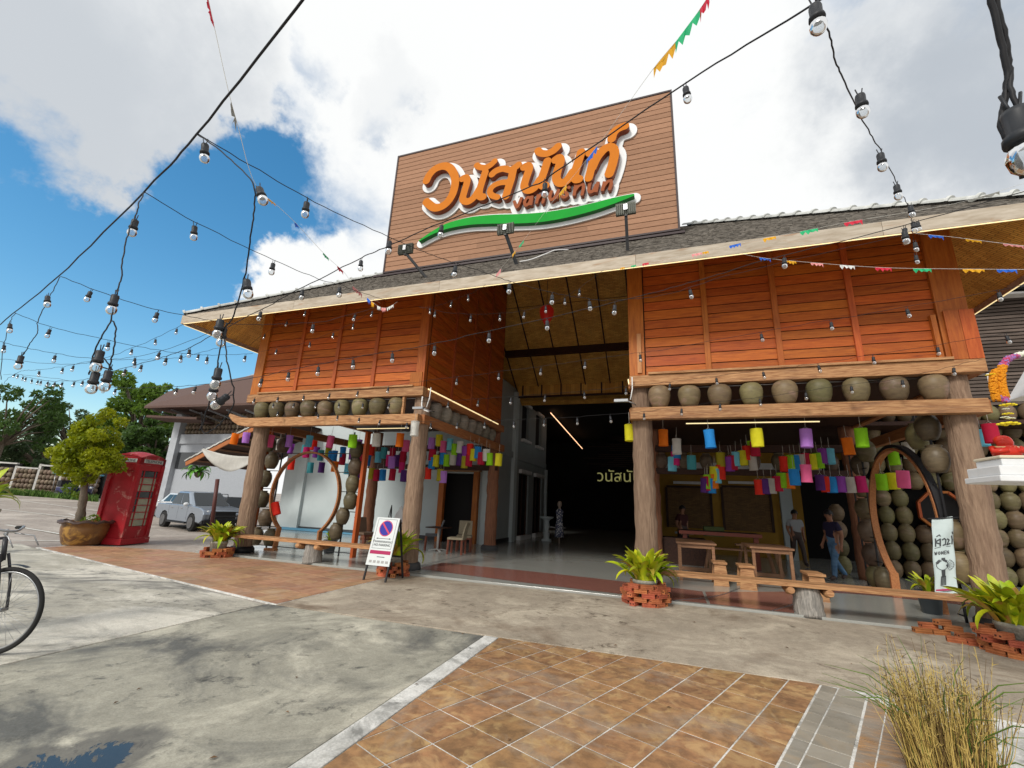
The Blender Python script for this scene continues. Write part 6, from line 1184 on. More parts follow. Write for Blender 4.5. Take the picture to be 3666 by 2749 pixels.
MB().beam(e0+Vector((1.2, 0.3, -0.9)), e0+Vector((4.5, 1.5, -0.9)), 2.0, 0.15).obj('lower_roof', m_brf, wb)
# steel gable above
b = MB(); a, c = B4(440, 848, BY+4), B4(600, 795, BY+4); b.beam(a, c, 0.3, 0.25); b.beam(a+Vector((0, 0, -0.9)), c+Vector((0, 0, -1.5)), 0.12, 0.12)
for i in range(5): q_ = a.lerp(c, i/4); b.beam(q_, q_+Vector((0, 0, -1.2)), 0.1, 0.1)
b.obj('roof_truss', m_wf, wb)
# lean-to roof of the kiosk stall, drape, fern, pole
kr = thing('stall_roof', at(470, 985, 13.5), 'sloping stall roof with grey tiles and orange rake board', 'roof'); A0, A1 = at(402, 1002, 13.2), at(590, 905, 13.2); dv = (A1-A0).normalized(); up = Vector((-dv.z, 0, dv.x)); up = up if up.z > 0 else -up
MB().beam(A0, A1, 0.06, 0.16, (0, 0, 1)).obj('rake_board', mat('rake', (0.42, 0.15, 0.05), (0.32, 0.11, 0.04), 3, rough=0.7), kr)
for i in range(14): q_ = A0.lerp(A1, (i+0.5)/14)+up*0.13; MB().beam(q_-dv*0.17, q_+dv*0.17+up*0.03, 0.12, 0.05, (0, 0, 1)).obj('verge_tile', m_cap, kr)
MB().add([A0+Vector((0, 0.05, 0)), A1+Vector((0, 0.05, 0)), A1+Vector((0, 3.5, 0)), A0+Vector((0, 3.5, 0)), A0+up*0.08+Vector((0, 0.05, 0)), A1+up*0.08+Vector((0, 0.05, 0)), A1+up*0.08+Vector((0, 3.5, 0)), A0+up*0.08+Vector((0, 3.5, 0))], [(0, 1, 2, 3), (7, 6, 5, 4), (0, 4, 5, 1), (3, 2, 6, 7)]).obj('roof_deck', m_dark, kr)
for i in range(7): q_ = A0.lerp(A1, 0.1+i*0.13)-up*0.05; MB().beam(q_+Vector((0, 0.1, 0)), q_+Vector((0, 3.4, 0)), 0.06, 0.06).obj('rafter', m_tbl, kr)
MB().tube([at(470, 1035, 12.9), at(457, 1138, 12.9)], 0.07, 12).obj('post', mat('maroon_pole', (0.10, 0.035, 0.03), rough=0.5), kr)
for q_ in (A0.lerp(A1, 0.75),): MB().beam(q_+Vector((0, 3.2, 0)), (q_.x, q_.y+3.2, -0.4), 0.12, 0.12, (1, 0, 0)).obj('rear_post', m_dark, kr)
dp = thing('cloth_drape', at(495, 1000, 12.8), 'off-white cloth swag hanging under the stall roof', 'cloth'); b = MB(); nu, nv = 14, 6; a, c = at(438, 968, 12.8), at(560, 985, 12.8)
for j in range(nv+1):
    for i in range(nu+1):
        u = i/nu; v_ = j/nv; q_ = a.lerp(c, u); sag = (0.12+0.55*v_)*math.sin(math.pi*u)**0.9; b.v.append((q_.x, q_.y+0.05*math.sin(9*u+4*v_)*v_, q_.z-sag-0.06*v_))
b.f = [(j*(nu+1)+i, j*(nu+1)+i+1, (j+1)*(nu+1)+i+1, (j+1)*(nu+1)+i) for j in range(nv) for i in range(nu)]; b.m = [0]*len(b.f); b.s = [True]*len(b.f); o_ = b.obj('cloth', mat('drape', (0.50, 0.49, 0.45), (0.42, 0.41, 0.38), 4, rough=0.9, bump=0.3), dp); so = o_.modifiers.new('thick', 'SOLIDIFY'); so.thickness = 0.004
fp = at(428, 1022, 15.0); fn = thing('hanging_fern', fp, 'green staghorn fern hanging from the stall roof', 'plant'); r_ = random.Random(3); m_fern = mat('fern', (0.10, 0.30, 0.02), (0.05, 0.16, 0.012), 5, rough=0.45, rand=0.3)
MB().lathe([(0.05, -0.2), (0.14, -0.1), (0.16, 0.05)], 10, fp).obj('basket', m_jarD, fn); MB().tube([fp, fp+Vector((0, 0, 1.2))], 0.01, 5).obj('wire', m_black, fn); lf = None
for i in range(34):
    a = i*2.4; v = r_.choice((0, 1, 2, 4, 4)); o_ = leafsrc[v].obj('frond', m_fern, fn, loc=(0, 0, 0.02)); o_.rotation_euler = (0, r_.uniform(-.2, .9), a); s_ = r_.uniform(0.9, 1.5); o_.scale = (s_, s_*1.3, s_)
# ------------------------------------------------------------------ vehicles
m_tyre = mat('tyre', (0.018, 0.018, 0.018), rough=0.85); m_rim = mat('rim', (0.14, 0.14, 0.145), rough=0.4, metal=0.6); m_cglass = mat('car_glass', (0.012, 0.016, 0.02), rough=0.08, spec=0.35); m_chrome = mat('chrome', (0.6, 0.6, 0.6), rough=0.15, metal=1.0); m_lampg = mat('head_lamp', (0.7, 0.72, 0.74), rough=0.1); m_tail = mat('tail_lamp', (0.45, 0.01, 0.015), rough=0.25); m_trim = mat('car_trim', (0.02, 0.02, 0.022), rough=0.6)
def paint(name, c, metal=0.5): 
    m = mat(name, c, rough=0.32, metal=metal*0.6); m.node_tree.nodes['Principled BSDF'].inputs['Coat Weight'].default_value = 0.7; m.node_tree.nodes['Principled BSDF'].inputs['Coat Roughness'].default_value = 0.06; return m
def loft(prof_low, prof_top, W, Wt, tuck=0.05):
    """closed side outline (x,z) extruded across the width with rounded shoulders"""
    b = MB(); n = len(prof_low); secs = [(-1.0, 0.93), (-0.985, 0.985), (-0.93, 1.0), (0.93, 1.0), (0.985, 0.985), (1.0, 0.93)]
    cx_a = sum(p[0] for p in prof_low)/n; cz_a = sum(p[1] for p in prof_low)/n; vs = []
    for s_, k_ in secs:
        for p in prof_low: vs.append((cx_a+(p[0]-cx_a)*(1-(1-k_)*0.25), s_*W/2, cz_a+(p[1]-cz_a)*k_))
    fs = [(i*n+j, i*n+(j+1) % n, (i+1)*n+(j+1) % n, (i+1)*n+j) for i in range(len(secs)-1) for j in range(n)]+[tuple(range(n))[::-1], tuple((len(secs)-1)*n+j for j in range(n))]
    return b.add(vs, fs, 0, False)
def green(base, top, W0, W1):       # greenhouse: base outline narrower at the top; outlines are (x,z) front to rear
    b = MB(); (xf0, zf0), (xr0, zr0) = base; (xf1, zf1), (xr1, zr1) = top
    vs = [(xf0, -W0/2, zf0), (xf0, W0/2, zf0), (xr0, W0/2, zr0), (xr0, -W0/2, zr0), (xf1, -W1/2, zf1), (xf1, W1/2, zf1), (xr1, W1/2, zr1), (xr1, -W1/2, zr1)]
    return b.add(vs, [(0, 1, 5, 4), (1, 2, 6, 5), (2, 3, 7, 6), (3, 0, 4, 7), (4, 5, 6, 7), (0, 3, 2, 1)])
def gq(base, top, W0, W1, s_, u0, u1, v0, v1, off=0.012):      # window panel on greenhouse side s_ (+1/-1)
    (xf0, zf0), (xr0, zr0) = base; (xf1, zf1), (xr1, zr1) = top
    def P(u, v_): a = Vector((xf0+(xr0-xf0)*u, s_*W0/2, zf0+(zr0-zf0)*u)); c = Vector((xf1+(xr1-xf1)*u, s_*W1/2, zf1+(zr1-zf1)*u)); q_ = a.lerp(c, v_); return q_+Vector((0, s_*off, 0))
    q_ = [P(u0, v0), P(u1, v0), P(u1, v1), P(u0, v1)]; return MB().add(q_, [(0, 1, 2, 3) if s_ < 0 else (3, 2, 1, 0)])
def wheel(par, x, y, r_, w_, s_):
    t = L_('wheel', m_tyre, par, lambda b: b.lathe([(r_*0.62, -w_/2), (r_*0.93, -w_/2), (r_, -w_*0.36), (r_, w_*0.36), (r_*0.93, w_/2), (r_*0.62, w_/2)], 26)); t.location = (x, y, r_); t.rotation_euler = (R(90), 0, 0)
    rm_ = L_('rim', m_rim, t, lambda b: b.lathe([(0.001, 0.0), (r_*0.2, 0.01), (r_*0.22, -0.02), (r_*0.58, -0.03), (r_*0.63, 0.0), (r_*0.63, 0.03)], 20)); rm_.location = (0, 0, -s_*w_*0.42*-1 if False else (w_*0.53 if s_ < 0 else -w_*0.53)); 
    if s_ > 0: rm_.rotation_euler = (R(180), 0, 0)
    sp = MB()
    for i in range(6): a = R(60*i); sp.beam((0.03*math.cos(a), 0.03*math.sin(a), 0.02), (r_*0.6*math.cos(a), r_*0.6*math.sin(a), 0.005), r_*0.16, 0.03, (0, 0, 1))
    sp.obj('spokes', m_rim, rm_, loc=(0, 0, 0))
def pickup(loc, rz, lab):
    c = thing('pickup_truck', loc, lab, 'truck', None, rz); pm = paint('silver_paint', (0.26, 0.30, 0.355), 0.8)
    low = [(2.62, 0.55), (2.68, 0.82), (2.58, 1.00), (2.2, 1.10), (1.40, 1.17), (-2.55, 1.18), (-2.62, 0.95), (-2.62, 0.55), (-2.3, 0.42), (-1.98, 0.42), (-1.93, 0.62), (-1.78, 0.80), (-1.52, 0.86), (-1.26, 0.80), (-1.11, 0.62), (-1.06, 0.40), (1.10, 0.40), (1.15, 0.62), (1.30, 0.80), (1.56, 0.86), (1.82, 0.80), (1.97, 0.62), (2.02, 0.45), (2.4, 0.42)]
    L_('body', pm, c, lambda b: b.__dict__.update(loft(low, None, 1.85, 1.85).__dict__), bevel=0.05)
    base, top = ((1.42, 1.12), (-1.18, 1.15)), ((0.40, 1.83), (-0.85, 1.83))
    L_('cab', pm, c, lambda b: b.__dict__.update(green(base, top, 1.80, 1.46).__dict__), bevel=0.11)
    for s_ in (-1, 1):
        gq(base, top, 1.80, 1.46, s_, 0.14, 0.50, 0.10, 0.86).obj('side_window', m_cglass, c, loc=(0, 0, 0)); gq(base, top, 1.80, 1.46, s_, 0.54, 0.93, 0.10, 0.86).obj('side_window', m_cglass, c, loc=(0, 0, 0))
        for x in (0.35, -0.72): L_('door_handle', m_chrome, c, lambda b: b.box(x-0.09, x+0.09, s_*0.925-0.02, s_*0.925+0.02, 1.0, 1.035))
        for x in (0.98, -0.03, -1.06): L_('door_gap', m_trim, c, lambda b: b.box(x-0.006, x+0.006, s_*0.923-0.004, s_*0.923+0.004, 0.50, 1.12))
        m_ = L_('mirror', m_lampg if s_ < 0 else pm, c, lambda b: b.ball((1.0, s_*1.04, 1.22), 0.12, 10, sz=0.75, sx=0.6)); L_('side_step', m_trim, c, lambda b: b.box(-1.0, 1.05, s_*0.90-0.08, s_*0.90+0.08, 0.33, 0.39)); L_('headlight', m_lampg, c, lambda b: b.ball((2.50, s_*0.72, 0.93), 0.16, 10, sz=0.55, sx=0.8)); L_('fender_flare', m_trim, c, lambda b: b.box(2.2, 2.66, s_*0.80-0.12, s_*0.80+0.12, 0.40, 0.56))
        for x in (-1.52, 1.56): wheel(c, x, s_*0.80, 0.40, 0.26, s_)
    MB().add([(1.36, -0.76, 1.17), (1.36, 0.76, 1.17), (0.50, 0.62, 1.77), (0.50, -0.62, 1.77)], [(0, 1, 2, 3)]).xf(Matrix.Translation((0.03, 0, 0.012))).obj('windscreen', m_cglass, c, loc=(0, 0, 0))
    L_('grille', m_trim, c, lambda b: b.box(2.62, 2.69, -0.5, 0.5, 0.62, 0.95)); L_('bull_bar', m_black, c, lambda b: (b.tube([(2.80, -0.7, 0.55), (2.85, -0.7, 0.95), (2.85, 0.7, 0.95), (2.80, 0.7, 0.55)], 0.03, 8), b.tube([(2.85, -0.7, 0.75), (2.85, 0.7, 0.75)], 0.025, 8))); L_('bumper', m_trim, c, lambda b: b.box(2.5, 2.72, -0.85, 0.85, 0.42, 0.58)); L_('under', m_trim, c, lambda b: b.box(-2.2, 2.3, -0.7, 0.7, 0.3, 0.5))
    return c
def sedan(loc, rz, pm, lab, H_=1.46, suv=False):
    c = thing('parked_car', loc, lab, 'car', None, rz); bz = 0.95 if not suv else 1.05
    low = [(2.15, 0.45), (2.22, 0.65), (2.05, 0.80), (1.05, bz-0.02), (-1.8, bz+0.04), (-2.15, bz), (-2.2, 0.70), (-2.12, 0.40), (-1.72, 0.32), (-1.67, 0.5), (-1.55, 0.64), (-1.35, 0.68), (-1.15, 0.64), (-1.03, 0.5), (-0.98, 0.30), (0.98, 0.30), (1.03, 0.5), (1.15, 0.64), (1.35, 0.68), (1.55, 0.64), (1.67, 0.5), (1.72, 0.32)]
    L_('body', pm, c, lambda b: b.__dict__.update(loft(low, None, 1.76, 1.7).__dict__)); base, top = ((1.15, bz-0.04), (-2.0, bz)), ((0.35, H_), (-1.25 if not suv else -1.7, H_)); L_('cab', pm, c, lambda b: b.__dict__.update(green(base, top, 1.64, 1.25).__dict__), bevel=0.06)
    for s_ in (-1, 1):
        gq(base, top, 1.64, 1.25, s_, 0.16, 0.48, 0.12, 0.85).obj('side_window', m_cglass, c, loc=(0, 0, 0)); gq(base, top, 1.64, 1.25, s_, 0.51, 0.85, 0.12, 0.85).obj('side_window', m_cglass, c, loc=(0, 0, 0))
        L_('tail_light', m_tail, c, lambda b: b.ball((-2.13, s_*0.66, 0.85), 0.15, 10, sz=0.7, sx=0.5)); L_('headlight', m_lampg, c, lambda b: b.ball((2.08, s_*0.66, 0.72), 0.15, 10, sz=0.5, sx=0.8)); L_('mirror', pm, c, lambda b: b.ball((0.8, s_*0.93, 1.0), 0.09, 8, sz=0.7))
        for x in (-1.35, 1.35): wheel(c, x, s_*0.74, 0.31, 0.2, s_)
    for (xa, za), (xb, zb_), m in (((1.12, bz), (0.40, H_-0.04), m_cglass), ((-1.97, bz+0.03), (-1.29 if not suv else -1.72, H_-0.04), m_cglass)):
        sg = 1 if xa > 0 else -1; MB().add([(xa+sg*0.02, -0.70, za+0.02), (xa+sg*0.02, 0.70, za+0.02), (xb+sg*0.02, 0.55, zb_+0.02), (xb+sg*0.02, -0.55, zb_+0.02)], [(0, 1, 2, 3) if sg > 0 else (3, 2, 1, 0)]).obj('windscreen', m, c, loc=(0, 0, 0))
    if suv:
        for s_ in (-1, 1): L_('roof_rail', m_trim, c, lambda b: b.tube([(0.3, s_*0.55, H_+0.01), (0.1, s_*0.55, H_+0.12), (-1.5, s_*0.55, H_+0.12), (-1.65, s_*0.55, H_+0.01)], 0.02, 6))
    return c
_h = R(-14); _w = dep(413, 1149, 21.0); _o = _w-Vector((math.cos(_h)*1.56+math.sin(_h)*0.8, math.sin(_h)*1.56-math.cos(_h)*0.8, 0)); pickup((_o.x, _o.y, gz(_o.x)), _h, 'silver double-cab pickup parked behind the kiosk')
p = gnd(378, 1100); _p = dep(392, 1090, 28.0); sedan(Vector((_p.x, _p.y, gz(_p.x))), R(165), paint('white_car', (0.62, 0.63, 0.64), 0.1), 'white car parked beyond the silver pickup', 1.50)
_p = dep(500, 1100, 24.5); sedan(Vector((_p.x, _p.y, gz(_p.x))), R(150), paint('black_car', (0.015, 0.016, 0.018), 0.2), 'black car with roof rails parked behind the pickup', 1.62, True)
_p = dep(398, 1075, 36.0); bt_ = thing('box_truck', (_p.x, _p.y, gz(_p.x)), 'grey box truck with white sloping front standing behind the cars', 'truck', None, R(170)); L_('box', mat('truck_grey', (0.28, 0.29, 0.28), rough=0.6), bt_, lambda b: b.box(-2.4, 1.0, -1.0, 1.0, 0.9, 3.0), bevel=0.03); L_('front_fairing', m_white, bt_, lambda b: b.add([(1.02, -1, 0.9), (1.02, 1, 0.9), (1.02, 1, 3.0), (1.02, -1, 3.0), (3.0, -1, 0.9), (3.0, 1, 0.9), (2.2, 1, 2.0), (2.2, -1, 2.0)], [(0, 3, 2, 1), (0, 1, 5, 4), (1, 2, 6, 5), (2, 3, 7, 6), (3, 0, 4, 7), (4, 5, 6, 7)])); L_('side_door', m_trim, bt_, lambda b: (b.box(-0.6, 0.3, -1.012, -1.003, 1.2, 1.22), b.box(-0.6, 0.3, -1.012, -1.003, 2.6, 2.62), b.box(-0.6, -0.58, -1.012, -1.003, 1.22, 2.6), b.box(0.28, 0.3, -1.012, -1.003, 1.22, 2.6))); L_('door', m_trim, bt_, lambda b: (b.box(-0.6, 0.3, 1.003, 1.012, 1.2, 1.22), b.box(-0.6, 0.3, 1.003, 1.012, 2.6, 2.62), b.box(-0.6, -0.58, 1.003, 1.012, 1.22, 2.6), b.box(0.28, 0.3, 1.003, 1.012, 1.22, 2.6))); L_('yellow_panel', mat('truck_yellow', (0.6, 0.35, 0.03), rough=0.5), bt_, lambda b: b.box(1.1, 2.6, 1.004, 1.01, 0.92, 1.15))
for x in (-1.6, 1.8):
    for s_ in (-1, 1): wheel(bt_, x, s_*0.85, 0.42, 0.28, s_)
L_('chassis', m_trim, bt_, lambda b: b.box(-2.4, 2.6, -0.7, 0.7, 0.5, 0.898))
# tuk-tuk
p = dep(155, 1075, 36.0); tk = thing('tuk_tuk', (p.x, p.y, gz(p.x)), 'dark blue three-wheeled taxi with light blue canopy before the jar fence', 'tuk-tuk', None, R(20)); m_tkb = paint('tuk_blue', (0.015, 0.02, 0.09), 0.2)
L_('body', m_tkb, tk, lambda b: b.box(-0.9, 0.5, -0.65, 0.65, 0.35, 0.85), bevel=0.08); L_('nose', m_tkb, tk, lambda b: b.box(0.75, 1.25, -0.35, 0.35, 0.35, 1.0), bevel=0.12); L_('floor_pan', m_tkb, tk, lambda b: b.box(0.45, 1.0, -0.6, 0.6, 0.3, 0.42)); L_('seat', m_trim, tk, lambda b: (b.box(-0.9, -0.6, -0.6, 0.6, 0.86, 1.35),)); L_('canopy', mat('canopy_blue', (0.10, 0.33, 0.48), rough=0.6), tk, lambda b: b.box(-1.3, 1.4, -0.85, 0.85, 1.82, 1.93), bevel=0.05)
for x in (-1.1, 1.0):
    for s_ in (-1, 1): L_('canopy_post', m_steel, tk, lambda b: b.tube([(x, s_*0.62, 0.4), (x*1.05, s_*0.7, 1.82)], 0.025, 6))
wheel(tk, 1.15, 0, 0.28, 0.14, -1); wheel(tk, -0.7, 0.6, 0.28, 0.16, 1); wheel(tk, -0.7, -0.6, 0.28, 0.16, -1); L_('headlight', m_lampg, tk, lambda b: b.ball((1.28, 0, 0.85), 0.1, 8))
# ------------------------------------------------------------------ string lights
m_wire = mat('black_cable', (0.012, 0.012, 0.014), rough=0.6)
m_bulb = bpy.data.materials.new('bulb_glass'); m_bulb.use_nodes = True
_t = m_bulb.node_tree; _t.nodes.clear(); _g = _t.nodes.new('ShaderNodeBsdfGlossy'); _g.inputs['Roughness'].default_value = 0.05; _tr = _t.nodes.new('ShaderNodeBsdfTransparent'); _tr.inputs[0].default_value = (0.93, 0.95, 0.96, 1); _lw = _t.nodes.new('ShaderNodeLayerWeight'); _lw.inputs[0].default_value = 0.35; _df = _t.nodes.new('ShaderNodeBsdfDiffuse'); _df.inputs[0].default_value = (0.72, 0.74, 0.75, 1)
_m1 = _t.nodes.new('ShaderNodeMixShader'); _m1.inputs[0].default_value = 0.16; _m2 = _t.nodes.new('ShaderNodeMixShader'); _o = _t.nodes.new('ShaderNodeOutputMaterial')
_t.links.new(_tr.outputs[0], _m1.inputs[1]); _t.links.new(_df.outputs[0], _m1.inputs[2]); _t.links.new(_lw.outputs['Fresnel'], _m2.inputs[0]); _t.links.new(_m1.outputs[0], _m2.inputs[1]); _t.links.new(_g.outputs[0], _m2.inputs[2]); _t.links.new(_m2.outputs[0], _o.inputs[0])
sock = MB().lathe([(0.008, 0.0), (0.019, -0.003), (0.021, -0.012), (0.020, -0.05), (0.0255, -0.054), (0.0265, -0.066), (0.022, -0.069), (0.001, -0.069)], 14); sock.tube([(-0.014, 0, 0.035), (-0.009, 0, 0.012), (-0.006, 0, -0.002)], 0.0028, 5); sock.tube([(0.014, 0, 0.035), (0.009, 0, 0.012), (0.006, 0, -0.002)], 0.0028, 5)
glass = MB().lathe([(0.012, -0.068), (0.020, -0.074), (0.0265, -0.087), (0.028, -0.098), (0.0255, -0.112), (0.018, -0.122), (0.009, -0.1265), (0.0005, -0.1275)], 14)
_S = {}
def lamp(par, p, rot=(0, 0, 0), s_=1.0):
    l = p-wloc(par)
    if 's' not in _S: _S['s'] = sock.obj('lamp_socket', m_blackp, par, loc=l); o = _S['s']
    else: o = inst(_S['s'], l, par)
    o.rotation_euler = rot; o.scale = (s_,)*3
    if 'g' not in _S: _S['g'] = glass.obj('bulb', m_bulb, o, loc=(0, 0, 0))
    else: inst(_S['g'], (0, 0, 0), o)
def P3(x, y, d): return dep(x, y, d) if d > 0 else at(x, y, -d)
def sline(pts): return [P3(*q_) for q_ in pts]
def string(lab, pts, lx=(), ly=(), r_=0.0035, extra=(), cat_='string lights', tilt=0.0):
    W = cat(sline(pts), 7); S2 = cat([Vector((q_[0], q_[1], 0)) for q_ in pts], 7)
    t = thing('string_light' if (lx or ly or extra) else 'overhead_cable', W[len(W)//2], lab, cat_ if (lx or ly or extra) else 'cable')
    r2 = random.Random(len(lab)); Wj = [q_+Vector((r2.uniform(-1, 1), r2.uniform(-1, 1), r2.uniform(-1, 1)))*0.0012*float(np.dot(np.array(q_)-CAM, fw)) for q_ in W]
    b = MB(); b.tube(Wj, r_, 6)
    b.obj('wire', m_wire, t)
    for v in lx: i = min(range(len(S2)), key=lambda k_: abs(S2[k_].x-v)); j = min(i+1, len(W)-1) if S2[i].x <= v or i == 0 else i-1; d = S2[j].x-S2[i].x; f = max(0, min(1, (v-S2[i].x)/d)) if abs(d) > 1e-6 else 0; lamp(t, W[i].lerp(W[j], f)+Vector((0, 0, -0.036)), (r2.uniform(-.12, .12), r2.uniform(-.12, .12), r2.uniform(0, 6)))
    for v in ly: i = min(range(len(S2)), key=lambda k_: abs(S2[k_].y-v)); lamp(t, W[i]+Vector((0.02, 0, -0.036)), (r2.uniform(-.25, .25), r2.uniform(-.3, .3)-tilt, r2.uniform(0, 6)))
    for q_ in extra: lamp(t, P3(*q_[:3]), q_[3] if len(q_) > 3 else (0, 0, 0))
    return t
string('thick straight overhead cable that carries the left string lights', [(670, -20, 1.9), (425, 289, 2.7), (310, 415, 3.3), (125, 597, 4.8), (0, 700, 6.0), (-50, 740, 6.6)], r_=0.006)
string('light string from the thick cable past the sign to the fascia', [(425, 288, 2.7), (560, 368, 3.0), (700, 446, 3.4), (840, 512, 3.9), (915, 543, 4.3), (986, 569, 4.6), (1061, 593, 4.9), (1114, 611, 5.1), (1195, 632, 5.3), (1270, 645, 5.4), (1335, 648, 5.5), (1450, 633, 5.6), (1600, 588, 6.2), (1965, 505, -7.5)], lx=(445, 665, 843, 985, 1101, 1193, 1273, 1490), r_=0.003)
string('dangling strand of lamps drooping from the thick cable in front of the roof end', [(425, 288, 2.7), (500, 345, 2.6), (545, 395, 2.5), (550, 440, 2.5), (543, 500, 2.5), (530, 590, 2.6), (505, 680, 2.7), (483, 715, 2.8), (470, 790, 2.8), (452, 870, 2.8), (432, 930, 2.8)], extra=((560, 407, 2.48, (0, -0.5, 0)), (533, 605, 2.6, (0, -0.35, 0)), (477, 690, 2.8), (484, 708, 2.85), (473, 795, 2.6), (466, 822, 2.7), (492, 855, 2.7, (0, 1.0, 0))), r_=0.004)
string('second loop of the dangling strand by the roof end', [(483, 715, 2.8), (488, 760, 2.75), (492, 790, 2.7), (505, 845, 2.7), (500, 885, 2.7), (470, 920, 2.75), (440, 935, 2.8), (436, 890, 2.8)], r_=0.004)
string('light string ending at the roof corner above the left wing', [(312, 415, 3.3), (423, 480, 3.7), (592, 562, 4.4), (690, 603, 4.9), (735, 615, 5.2), (790, 635, 6.0), (838, 648, -7.5)], lx=(423, 592, 735), r_=0.003)
string('dangling strand with a tangled cluster of lamps over the parking lot', [(312, 415, 3.3), (300, 440, 3.1), (292, 470, 3.0), (278, 500, 2.9), (265, 560, 2.8), (262, 600, 2.75), (250, 640, 2.7), (240, 690, 2.65), (215, 735, 2.6), (200, 770, 2.6), (193, 808, 2.6), (203, 775, 2.6), (215, 765, 2.6), (240, 795, 2.6)], extra=((293, 475, 3.05), (250, 637, 2.7), (218, 757, 2.5), (208, 803, 2.5), (236, 800, 2.6)), r_=0.004)
string('loop of cable round the tangled lamp cluster', [(240, 690, 2.65), (250, 705, 2.65), (247, 745, 2.62), (238, 790, 2.6), (242, 798, 2.6), (215, 790, 2.6), (200, 775, 2.6), (222, 770, 2.6)], r_=0.004)
string('short dangling strand farther along the thick cable', [(130, 597, 4.6), (108, 640, 4.4), (100, 655, 4.3), (82, 690, 4.2), (80, 720, 4.1), (62, 745, 4.0), (50, 768, 4.0)], extra=((103, 640, 4.3, (0, -.4, 0)), (47, 768, 3.9)), r_=0.0035)
string('last dangling strand of the thick cable', [(35, 675, 5.8), (20, 700, 5.5), (5, 760, 5.3), (2, 820, 5.2)], extra=((22, 700, 5.4, (0, -.4, 0)),), r_=0.0035)
string('light string sagging below the roof corner to the fascia', [(130, 597, 4.8), (250, 642, 5.0), (362, 674, 5.3), (466, 693, 5.6), (512, 700, 5.8), (580, 701, 6.0), (662, 697, 6.4), (717, 690, 6.7), (812, 663, -7.5)], lx=(198, 342, 680, 760))
string('light string running to the left wing corner post', [(33, 675, 6.0), (112, 707, 6.2), (210, 729, 6.5), (300, 749, 6.9), (382, 762, 7.3), (447, 767, 7.7), (546, 764, 8.5)], lx=(110, 236, 346, 393, 449, 530))
string('light string rising to the soffit of the left wing', [(0, 738, 7.0), (57, 752, 7.2), (123, 764, 7.4), (196, 774, 7.7), (245, 777, 8.0), (327, 776, 8.4), (396, 771, 8.8), (470, 752, 9.2), (535, 745, 9.6)], lx=(11, 121, 293, 430))
string('light string climbing to the tip of the roof corner', [(0, 775, 9.0), (95, 785, 9.0), (175, 785, 9.0), (245, 767, 9.0), (338, 729, 9.2), (393, 702, 9.4)], lx=(286, 337, 383))
string('light string with a loose loop at its far end', [(10, 828, 10), (20, 815, 10), (50, 800, 10), (82, 799, 10), (136, 792, 9.7), (191, 781, 9.3), (273, 773, 8.8), (355, 756, 8.2), (447, 721, 7.4), (480, 705, 7.0)], lx=(86, 137, 160, 293, 345))
string('long main light cable crossing in front of the big sign', [(1800, -20, 2.0), (1700, 45, 2.3), (1480, 180, 3.0), (1200, 372, 3.6), (1150, 402, 3.8), (955, 480, 4.3), (830, 535, 4.7), (770, 562, 5.0), (655, 620, 5.3), (565, 668, 5.7), (480, 712, 6.2), (400, 755, 6.9), (330, 778, 7.5), (250, 800, 8.5), (180, 820, 10.0), (120, 823, 11.5), (70, 817, 13.0), (33, 806, 15.0)], lx=(1487, 1172, 953, 782, 655, 565, 413, 360, 310, 273, 183, 161, 140, 122, 107, 92, 82, 68, 59, 50, 41, 34), r_=0.005)
string('long light string across the whole front below the fascia', [(8, 808, 14.0), (82, 813, 12.0), (191, 828, 10.0), (273, 838, 8.8), (382, 834, 7.6), (464, 827, 7.0), (550, 816, 6.5), (620, 800, 6.2), (700, 785, 6.0), (800, 765, 5.8), (905, 749, 5.7), (1050, 716, 5.5), (1200, 683, 5.4), (1330, 652, 5.3), (1448, 622, 5.2), (1517, 603, 5.1), (1660, 560, 4.9), (1951, 487, 4.4), (2212, 413, 4.1), (2280, 392, 4.0)], lx=(202, 224, 250, 383, 423, 567, 625, 689, 764, 848, 940, 1057, 1182, 1328, 1695, 1953), r_=0.004)
string('light string across both wings above the beams', [(545, 858, -7.6), (659, 851, -7.6), (771, 842, -7.5), (905, 824, -7.4), (1077, 803, -7.3), (1173, 791, -7.3), (1273, 776, -7.3), (1371, 763, -7.3), (1448, 752, -7.3), (1669, 712, -7.2), (1852, 682, -7.1), (2036, 649, -7.0), (2212, 616, -6.9)], lx=(551, 602, 657, 713, 774, 839, 989, 1078, 1169, 1264, 1382, 1644, 1794, 1958, 2157), r_=0.003)
string('light string along the jars and upper beams of both wings', [(560, 869, -8.5), (700, 868, -8.5), (905, 868, -8.3), (1038, 861, -8.2), (1109, 856, -8.2), (1263, 844, -8.2), (1364, 833, -8.2), (1446, 825, -8.2), (1545, 813, -8.2), (1658, 798, -8.2), (1765, 785, -8.1), (1885, 766, -8.0), (2025, 745, -8.0), (2102, 731, -8.0), (2212, 715, -8.0)], lx=(592, 636, 683, 734, 787, 844, 968, 1034, 1104, 1179, 1262, 1352, 1447, 1547, 1648, 1767, 1885, 2024, 2173), r_=0.003)
string('light string along the lower beams of both wings', [(560, 884, -8.6), (700, 892, -8.6), (880, 910, -8.5), (905, 911, -8.4), (1037, 909, -8.3), (1109, 907, -8.3), (1249, 900, -8.3), (1358, 892, -8.4), (1391, 889, -8.5), (1472, 879, -8.5), (1554, 868, -8.5), (1639, 858, -8.5), (1739, 844, -8.5), (1838, 830, -8.5), (1946, 817, -8.5), (2058, 790, -8.5), (2120, 777, -8.5)], lx=(602, 688, 731, 779, 824, 880, 932, 990, 1047, 1110, 1177, 1247, 1318, 1391, 1472, 1555, 1641, 1740, 1838, 1948, 2059), r_=0.003)
